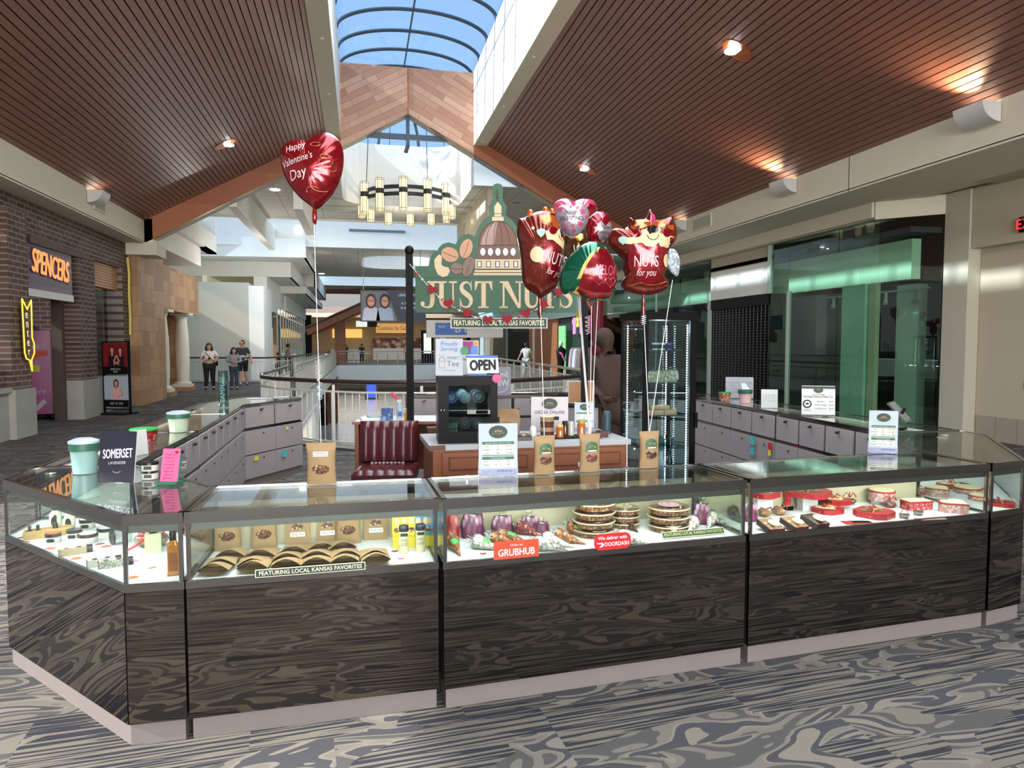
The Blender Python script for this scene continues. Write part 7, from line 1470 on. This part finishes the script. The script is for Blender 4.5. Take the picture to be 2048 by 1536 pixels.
# ================================================================ far shops, banner and food court
t = thing('hanging_banner', 'hanging eyewear banner with two smiling people in glasses', 'banner', (1.42, 34.62, 2.72), 0)
m = MB(UP); m.prism([(-1.35, 0), (1.75, 0), (1.75, 1.5), (-1.35, 1.5)], -.04, 0, pm('banner_grey', '3a3b3e', .6)); m.flat([(-1.3, .05), (.4, .05), (-.1, 1.45), (-1.3, 1.45)], .004, pm('banner_mid', '6a6664'))
for x, s_, hc, c in ((-.85, 1.0, '3a2018', 'b9b2b8'), (-.2, 1.05, '1c1816', '9aa0a8')):
    m.flat([(x - .42, .05), (x + .42, .05), (x + .33, .62), (x, .75), (x - .33, .62)], .008, pm('shirt' + c, c)); m.flat(ell(x, .98, .25, .36, 20), .010, pm('hair' + hc, hc)); m.flat(ell(x, .96, .17, .24, 20), .014, skin1)
    for e in (-.075, .075): m.line(ell(x + e, 1.0, .06, .045, 10), .018, pm('frame_red', '6a1a1c'), .02)
    m.line(ell(x, .9, .07, .04, 6, 200, 340), .02, paper, .02)
m.text('LENSCRAFTERS', .12, paper, 1.0, 1.27, .012, wmax=1.1); m.text('A SURPRISE', .12, paper, 1.0, .88, .012, wmax=.95); m.text('IS IN STORE', .12, paper, 1.0, .66, .012, wmax=.95); m.build('print', t)
for x in (-1.2, 1.5): MB().rod((x, 0, 1.5), (x, 0, 3.54), .015, steel).build('cable', t)
# wooden pavilion and food court behind the far railing
brick_w = pm('court_wall', 'b49a74', .8, 0, .08); w = MB()
w.box(-14, 20, 76, 76.3, 0, 5.4, brick_w); w.box(-14, 20, 62.2, 62.4, 5.9, 7.6, pm('gable_red', '7a4434', .6)); w.box(-14, 20, 70, 76, 5.0, 5.1, cream); w.box(-14, 20, 69.8, 70.0, 4.2, 5.2, cream); struct('wall_far', w)
for k, y in enumerate((60.5, 63.5, 66.5)):
    m = MB(); m.bar((-4.2, y, 2.6), (6.2, y, 7.4), .35, .5, woodb); m.bar((16.5, y, 2.6), (6.2, y, 7.4), .35, .5, woodb); struct('beam', m)
m = MB(); m.slab([(-4.4, 60, 2.9), (6.2, 60, 7.8), (6.2, 76, 7.8), (-4.4, 76, 2.9)], (0, 0, 1), .1, slatm); m.slab([(16.7, 60, 2.9), (6.2, 60, 7.8), (6.2, 76, 7.8), (16.7, 76, 2.9)], (0, 0, 1), .1, slatm); struct('ceiling', m)
for x in (-4.4, -1.6, 9.8): MB().box(x - .45, x + .45, 62.5, 63.4, 0, 4.1, blackp if x != -1.6 else woodb).build('court_pillar', label={-4.4: 'dark square pillar at the left of the food court entrance', -1.6: 'wood-faced pillar next to the dark food court pillar', 9.8: 'dark square pillar at the right of the food court'}[x], cat='pillar')
t = thing('lit_menu_board', 'tall narrow pale lit directory board before the food court', 'directory', (5.35, 57.2, 0)); MB().box(-.5, .5, 0, .2, 0, 2.75, blackp).build('case', t); MB().box(-.3, .3, -.02, 0, .9, 2.5, pm('lit_board', 'cfd8c0', emit=.8)).build('lit_panel', t)
t = thing('cookie_counter', 'lit cookie counter sign in the food court', 'shop counter', (3.6, 75.4, 0)); MB().box(-2.2, 3, 0, .5, 0, 1.2, white).box(-2.2, 3, .2, .5, 1.2, 2.3, cells('shelf_goods', ['8a2a2c', 'c9b49a', '3a2a28', 'd9c3a0'], 2.2)).build('counter', t)
m = MB(T(0, -.1, 3.3) @ UP); m.prism([(-1.9, -.5), (1.9, -.5), (1.9, .5), (-1.9, .5)], -.05, 0, pm('sign_tan', 'c99a5a', emit=.5)); m.text('Cookies by Gayle', .42, pm('cookie_red', '8a2a1c'), 0, 0, .03, wmax=3.4); m.build('sign_board', t)
t = thing('snack_counter', 'warm lit stall with three yellow lamps in the food court', 'shop counter', (-.9, 75.4, 0)); MB().box(-2, 1.3, 0, .5, 0, 1.1, white).build('counter', t); MB().box(-1.8, 1.2, .3, .5, 2.3, 3.2, pm('stall_yellow', 'd9b060', emit=.8)).build('lit_back', t)
t = thing('court_screen', 'two small screens hanging over the food court counters', 'screen', (.7, 74, 3.4)); MB().box(-1.0, .1, 0, .1, 0, .6, pm('screen_lit', 'c9d4d0', emit=.6)).box(.2, 1.1, 0, .1, 0, .6, blackp).build('panels', t)
for k in range(9):
    x = -2.6 + k * 1.05; y = 66 + (k * 37 % 7); t = thing('court_table', 'small white food court table, %s from the left behind the far railing' % ORD[k], 'table', (x, y, 0), 0, 'food court tables'); MB().lathe([(.45, .72), (.45, .76)], white, 16).build('table_top', t); MB().lathe([(.25, 0), (.05, .05), (.05, .72)], steel, 10).build('pedestal', t)
area('court_light', (2, 69, 4.6), 14, 8, 500, (1, .93, .82))
# left row of shops beyond the grey wall
w = MB(); w.box(-4.9, -4.3, 36, 44, 3.3, 4.9, whitep); w.box(-4.95, -4.35, 36, 38.8, 2.5, 3.3, pm('navy_band', '2c3450')); w.box(-7, -4.9, 36, 60, 0, .01, carp); w.box(-7.2, -7, 36, 62, 0, 4.9, pm('lit_shop', 'cfc9a8', emit=.25)); w.box(-4.4, -4.2, 44, 60, 3.6, 4.9, whitep); struct('wall_shops_left', w)
t = tag(bpy.data.objects.new('window_8', None), kind='structure'); COL.objects.link(t)
MB().box(-4.3, -4.28, 40, 60, 0, 3.6, glassm('far_glass', 'cfe0e4', 1.5)).build('pane', t)
for k in range(14): MB().box(-4.33, -4.25, 40 + k * 1.5, 40.08 + k * 1.5, 0, 3.6, mul).build('mullion', t)
MB().box(-4.6, -4.5, 37.3, 38.5, 1.75, 2.3, blackp).ball((-4.55, 37.9, 2.35), .2, .35, .2, red).build('dark_shop_sign', label='dark green hanging sign with a red top by the navy shop band', cat='sign')
# right row of shops beyond the kiosk
w = MB(); w.box(9.7, 9.9, 30, 34, 0, 4, pm('shop_dark', '1c2226')); w.box(9.6, 9.8, 34, 40, 0, 4, pm('shop_orange', '9a5a30')); w.box(9.55, 9.7, 38.6, 39, 0, 4, white); w.box(9.6, 9.8, 40, 46, 0, 4, blackp); w.box(9.55, 9.8, 46, 46.4, 0, 4, pm('mint_trim', '8ab4a4')); w.box(9.6, 9.8, 46.4, 54, 0, 4, pm('shop_gold', '6a5a3c', .7, 0, .5, 1.5)); w.box(9.6, 9.8, 54, 62, 0, 4, greyw)
w.box(9.5, 9.6, 30, 62, 2.9, 4, pm('mint_band', 'b4ccc0')); struct('wall_shops_right', w)
t = thing('clothes_rack', 'rack of pink and white clothes in front of the red shop front', 'clothes rack', (9.1, 28.6, 0), -90)
MB().rod((-1.3, 0, 1.5), (1.3, 0, 1.5), .02, steel).rod((-1.3, 0, 0), (-1.3, 0, 1.5), .02, steel).rod((1.3, 0, 0), (1.3, 0, 1.5), .02, steel).build('rail', t)
for k in range(14): MB(T(-1.2 + k * .18, 0, .55)).lathe([(.12, 0), (.10, .5), (.07, .85), (.02, .92)], pm('cloth%d' % (k % 4), ['cfc3c0', 'b4707c', '8a8a7c', 'd9d4cc'][k % 4]), 8, sx=.5, sy=1.6).build('garment', t)
t = thing('shirt_display', 'hanging display of bright pink and yellow shirts high on the red shop front', 'shirts', (9.46, 29.6, 2.1), -90)
for k, c in enumerate(('e98ab0', 'd9c04a', 'e96a9a', 'f0b0c9', 'e0507a')): MB(T(-1.0 + k * .5, .0, .3 * (k % 2))).prism([(-.22, 0), (.22, 0), (.22, .5), (.32, .45), (.34, .6), (.15, .75), (-.15, .75), (-.34, .6), (-.32, .45), (-.22, .5)], 0, .04, pm('shirt' + c, c), UP).build('shirt', t)
MB().box(9.45, 9.6, 27.2, 28.1, 0, 3.4, pm('shop_red', '9a1c34', .6)).build('red_banner', label='tall dark red hanging beside the clothes rack', cat='banner')
t = thing('green_display', 'bright green lit display panel behind the walking person', 'display', (9.3, 32.2, 0), -90); MB().box(-.5, .5, 0, .06, 0, 2.5, pm('display_green', '6ad06a', emit=.6, var=.5)).build('lit_panel', t)
t = thing('mannequin', 'dark-clad mannequin with a pink scarf by the green display', 'mannequin', (8.9, 30.9, 0)); MB().lathe([(.12, 0), (.16, .8), (.2, 1.1), (.24, 1.4), (.07, 1.52), (.06, 1.56)], blackp, 14, sy=.6).build('dress', t, smooth=60); MB().ball((0, 0, 1.68), .1, .11, .13, cream).build('head', t); MB().tube([(-.2, 0, 1.4), (0, -.14, 1.2), (.15, -.12, .9)], .05, pinkm, 8).build('scarf', t)
t = thing('promo_kiosk', 'white upper kiosk sign with blue lettering seen beyond the posts', 'kiosk sign', (3.1, 27, 0)); MB().box(-.1, .1, -.1, .1, 0, 1.9, white).build('leg', t); MB().box(1.6, 1.8, -.1, .1, 0, 1.9, white).build('leg', t)
m = MB(T(0, -.2, 0)); m.box(-.6, 2.3, 0, .4, 1.9, 2.55, white); m.text('BATH', .28, paper, 1.3, 2.22, .03, UP); m.build('header', t); m = MB(T(0, -.21, 0) @ UP); m.flat([(-.3, 2.0), (.9, 2.0), (.9, 2.45), (-.3, 2.45)], 0, obl); m.text('and', .12, paper, -.05, 2.32, .01, shear=.2); m.text('B', .3, paper, .55, 2.22, .01); m.build('blue_panel', t)
# white boxy lights or curtains in the far right shops
# ================================================================ people
def skinmesh(verts, edges, radii, mat, name, parent, sub=2):
    me = bpy.data.meshes.new(name); me.from_pydata(verts, edges, []); ob = bpy.data.objects.new(name, me); COL.objects.link(ob)
    md = ob.modifiers.new('s', 'SKIN'); md.use_smooth_shade = True
    for v, r in zip(me.skin_vertices[0].data, radii): v.radius = (r, r) if not isinstance(r, tuple) else r; v.use_root = False
    me.skin_vertices[0].data[0].use_root = True
    ob.modifiers.new('u', 'SUBSURF').levels = sub
    dg = bpy.context.evaluated_depsgraph_get(); out = bpy.data.meshes.new_from_object(ob.evaluated_get(dg)); bpy.data.objects.remove(ob)
    out.materials.clear(); out.materials.append(mat); out.polygons.foreach_set('material_index', [0] * len(out.polygons)); out.polygons.foreach_set('use_smooth', [True] * len(out.polygons))
    o = bpy.data.objects.new(name, out); COL.objects.link(o); o.parent = parent; return o
def person(label, loc, rz, h, sk, arms, legs, wide=1.0, top=None, pants=None, shoes=None, hair=None, hairlen=0, shorts=False, sleeve=.55, group=None, plain=None, face=True):
    t = thing('person', label, 'person', loc, rz, group); S_ = h
    v, e, r = [], [], []
    def add(p, rad, par=None):
        v.append((p[0] * S_, p[1] * S_, p[2] * S_)); r.append(rad * S_ if not isinstance(rad, tuple) else (rad[0] * S_, rad[1] * S_))
        if par is not None: e.append((par, len(v) - 1))
        return len(v) - 1
    w_ = wide
    pel = add((0, 0, .53), .068 * w_); bel = add((0, 0, .62), .062 * w_, pel); che = add((0, 0, .73), .068 * w_, bel); nk = add((0, 0, .815), .032, che); nk2 = add((0, -.005, .85), .03, nk)
    hd = add((0, -.008, .90), .052, nk2); add((0, -.002, .955), .048, hd)
    for s_, (el, wr, hn) in zip((-1, 1), arms):
        sh = add((s_ * .095 * (w_ + 1) / 2, 0, .79), .034, che); q = add(el, .024, sh); k = add(wr, .017, q); pm_ = add(tuple((a * .35 + b * .65) for a, b in zip(wr, hn)), .017, k)
        d = Vector(hn) - Vector(wr); d.normalize(); sd = d.cross(Vector((0, 1, 0.3))).normalized()
        for i in range(4): b = Vector(hn) + sd * (i - 1.5) * .0105; c = b + d * (.022, .028, .027, .020)[i] + Vector((0, -.006, -.004)); fi = add(tuple(b), .0055, pm_); add(tuple(c), .0048, fi)
        b = Vector(wr).lerp(Vector(hn), .6) + sd * -.024; th = add(tuple(b), .0055, pm_); add(tuple(b + d * .016), .005, th)
    for s_, (kn, an) in zip((-1, 1), legs):
        hp = add((s_ * .052 * w_, 0, .50), .055 * w_, pel); k = add(kn, .036 * (w_ + 1) / 2, hp); a = add(an, .024, k); add((an[0], an[1] - .085, an[2] - .022), .018, a)
    skinmesh(v, e, r, plain or sk, 'body', t)
    def cloth(chains, mat, name):
        vv, ee, rr_ = [], [], []
        for ch in chains:
            prev = None
            for p, rad in ch:
                idx = next((i for i, q in enumerate(vv) if (Vector(q) - Vector(p) * S_).length < 1e-5), None)
                if idx is None: vv.append(tuple(Vector(p) * S_)); rr_.append(rad * S_); idx = len(vv) - 1
                if prev is not None: ee.append((prev, idx))
                prev = idx
        skinmesh(vv, ee, rr_, mat, name, t)
    if top:
        ch = [[((0, 0, .52), .078 * w_), ((0, 0, .62), .074 * w_), ((0, 0, .73), .079 * w_), ((0, 0, .80), .045)]]
        for s_, (el, wr, hn) in zip((-1, 1), arms):
            sh = (s_ * .095 * (w_ + 1) / 2, 0, .79); sl = [((0, 0, .73), .079 * w_), (sh, .042)]
            sl.append((tuple(a + (b - a) * min(1, sleeve * 1.4) for a, b in zip(sh, el)), .036))
            if sleeve > .9: sl += [(wr, .028)]
            ch.append(sl)
        cloth(ch, top, 'top')
    if pants:
        ch = []
        for s_, (kn, an) in zip((-1, 1), legs):
            hp = (s_ * .052 * w_, 0, .50); l = [((0, 0, .54), .076 * w_), (hp, .062 * w_), (kn, .046 * (w_ + 1) / 2)]
            if not shorts: l.append(((an[0], an[1], an[2] + .012), .036))
            ch.append(l)
        cloth(ch, pants, 'shorts' if shorts else 'trousers')
    if shoes:
        for s_, (kn, an) in zip((-1, 1), legs): MB(T(an[0] * S_, an[1] * S_, 0)).ball((0, -.035 * S_, .022 * S_), .028 * S_, .07 * S_, .022 * S_, shoes, 12, 6).build('shoe', t, smooth=60)
    if hair:
        m = MB(); m.ball((0, .012 * S_, .925 * S_), .060 * S_, .062 * S_, .066 * S_, hair, 16, 10)
        if hairlen: m.ball((-.05 * S_, .012 * S_, .86 * S_), .032 * S_, .045 * S_, hairlen * S_, hair, 12, 8).ball((.05 * S_, .012 * S_, .86 * S_), .032 * S_, .045 * S_, hairlen * S_, hair, 12, 8).ball((0, .04 * S_, .86 * S_), .055 * S_, .03 * S_, (hairlen + .01) * S_, hair, 12, 8)
        m.build('hair', t, smooth=70)
        if face:
            m = MB(); m.ball((0, -.052 * S_, .893 * S_), .038 * S_, .014 * S_, .05 * S_, sk, 14, 8); m.ball((0, -.068 * S_, .893 * S_), .008 * S_, .01 * S_, .014 * S_, sk, 8, 6)
            for s_ in (-1, 1): m.ball((s_ * .018 * S_, -.064 * S_, .908 * S_), .007 * S_, .004 * S_, .004 * S_, ink, 8, 5)
            m.ball((0, -.064 * S_, .868 * S_), .013 * S_, .004 * S_, .004 * S_, pm('lips', '8a4038'), 8, 5); m.build('face', t, smooth=70)
            for s_ in (-1, 1): MB().ball((s_ * .054 * S_, 0, .895 * S_), .008 * S_, .012 * S_, .017 * S_, sk, 8, 6).build('ear', t, smooth=60)
    return t
skA, skB = pm('skin_light', 'c9937a', .6, 0, .05), pm('skin_tan', 'b07c62', .6, 0, .05); hb = pm('hair_dark', '1f1512', .6)
A0 = ((-.17, -.03, .66), (-.06, -.13, .62), (-.02, -.15, .63)), ((.17, -.03, .66), (.06, -.13, .62), (.02, -.15, .62))
p = PZ(420, 779, 0)
t = person('person with shoulder-length dark hair, white top and black flared trousers, arms folded at the waist', (p.x, p.y, 0), 8, 1.72, skA, A0, (((-.06, -.02, .28), (-.075, .0, .045)), ((.06, .0, .28), (.075, .02, .045))), 1.28, pm('white_top', 'd9d4cf', .8), pm('black_trousers', '121318', .8), blackp, hb, .075)
MB().ball((0, -.2, 1.10), .05, .03, .07, blackm, 10, 6).build('bag', t); MB().tube([(-.12, -.13, 1.36), (0, -.2, 1.2), (.2, -.1, .98)], .012, blackp, 6).ball((.26, -.03, .95), .04, .06, .1, blackp, 10, 6).build('shoulder_bag', t)
p = PZ(469, 779, 0)
person('person with a dark ponytail, grey hooded jacket and blue jeans, arms crossed', (p.x, p.y, 0), 14, 1.56, skA, (((-.16, -.03, .66), (-.04, -.12, .66), (.02, -.14, .66)), ((.16, -.03, .66), (.05, -.13, .64), (-.01, -.15, .64))), (((-.05, -.01, .28), (-.055, .01, .045)), ((.05, -.02, .28), (.05, -.03, .045))), 1.05, pm('grey_hoodie', '85888a', .9), pm('blue_jeans', '37465c', .85), blackp, hb, .06, sleeve=1)
p = PZ(485, 771, 0)
t = person('person in glasses with a dark and white tee shirt and black shorts, mid-stride', (p.x + .02, p.y, 0), 12, 1.84, skA, (((-.15, .02, .65), (-.16, -.02, .52), (-.16, -.03, .48)), ((.16, .02, .65), (.19, -.01, .52), (.19, -.02, .48))), (((-.05, -.05, .28), (-.055, -.08, .04)), ((.06, .02, .28), (.09, .10, .06))), 1.12, pm('dark_tee', '35353a', .85), pm('black_shorts', '16161a', .85), pm('shoe_grey', '5a5450'), hb, 0, shorts=True)
MB().box(-.06, .06, -.145, -.135, 1.655, 1.68, ink).build('glasses', t); MB().ball((0, -.045, 1.16), .155, .11, .09, pm('tee_white', 'b9bbbd', .85), 16, 8).build('shirt_panel', t, smooth=60)
A1 = (((-.15, .02, .65), (-.17, .0, .52), (-.17, -.01, .48)), ((.15, .02, .65), (.17, .0, .52), (.17, -.01, .48))); L1 = (((-.05, -.01, .28), (-.055, .01, .045)), ((.05, .01, .28), (.055, .0, .045)))
p = PZ(572, 760, 0); person('distant person in a grey top standing behind the left railing', (-3.6, 38.5, 0), 120, 1.7, skB, A1, L1, 1, pm('grey_hoodie', '85888a'), pm('black_trousers', '121318'), blackp, hb, 0)
person('distant seated-height child in dark clothes behind the left railing', (-4.0, 37.5, 0), 100, 1.25, skB, A1, L1, 1, blackp, pm('black_trousers', '121318'), blackp, hb, 0)
person('person in a pale shirt walking away behind the right railing', (7.9, 33.5, 0), 150, 1.75, skB, (((-.14, -.02, .66), (-.15, -.06, .54), (-.15, -.08, .5)), ((.15, .04, .66), (.2, .08, .55), (.21, .09, .51))), (((-.05, -.05, .28), (-.055, -.06, .045)), ((.05, .04, .28), (.055, .12, .06))), 1.1, pm('pale_shirt', 'c9b8ac', .9), pm('pale_trousers', 'b4b0a8', .9), blackp, hb, 0, face=False)
for k, (x, y, c, l) in enumerate(((.2, 62.5, '20242c', 'far person in dark clothes at the food court entrance'), (-1.2, 64, '2c2a28', 'far person beside the food court plant'), (4.1, 63, 'b8c4cc', 'far person in pale clothes near the cookie counter'))): person(l, (x, y, 0), 0, 1.7, skB, A1, L1, 1, pm('far_top' + c, c), pm('black_trousers', '121318'), blackp, hb, 0, face=False)
# plain brown figure behind the counter
bf = pm('figure_brown', '3c2921', .85, 0, .12, 3)
p = PD(1214, 700, 8.05)
t = person('person in plain brown hooded clothing standing behind the counter beside the tower showcase', (p.x + .02, p.y + .1, 0), 20, 1.86, bf, (((-.15, .0, .65), (-.10, -.10, .56), (-.06, -.14, .56)), ((.15, -.02, .66), (.11, -.14, .68), (.12, -.19, .70))), L1, 1.5, bf, bf, blackp, bf, 0, sleeve=1, face=False)
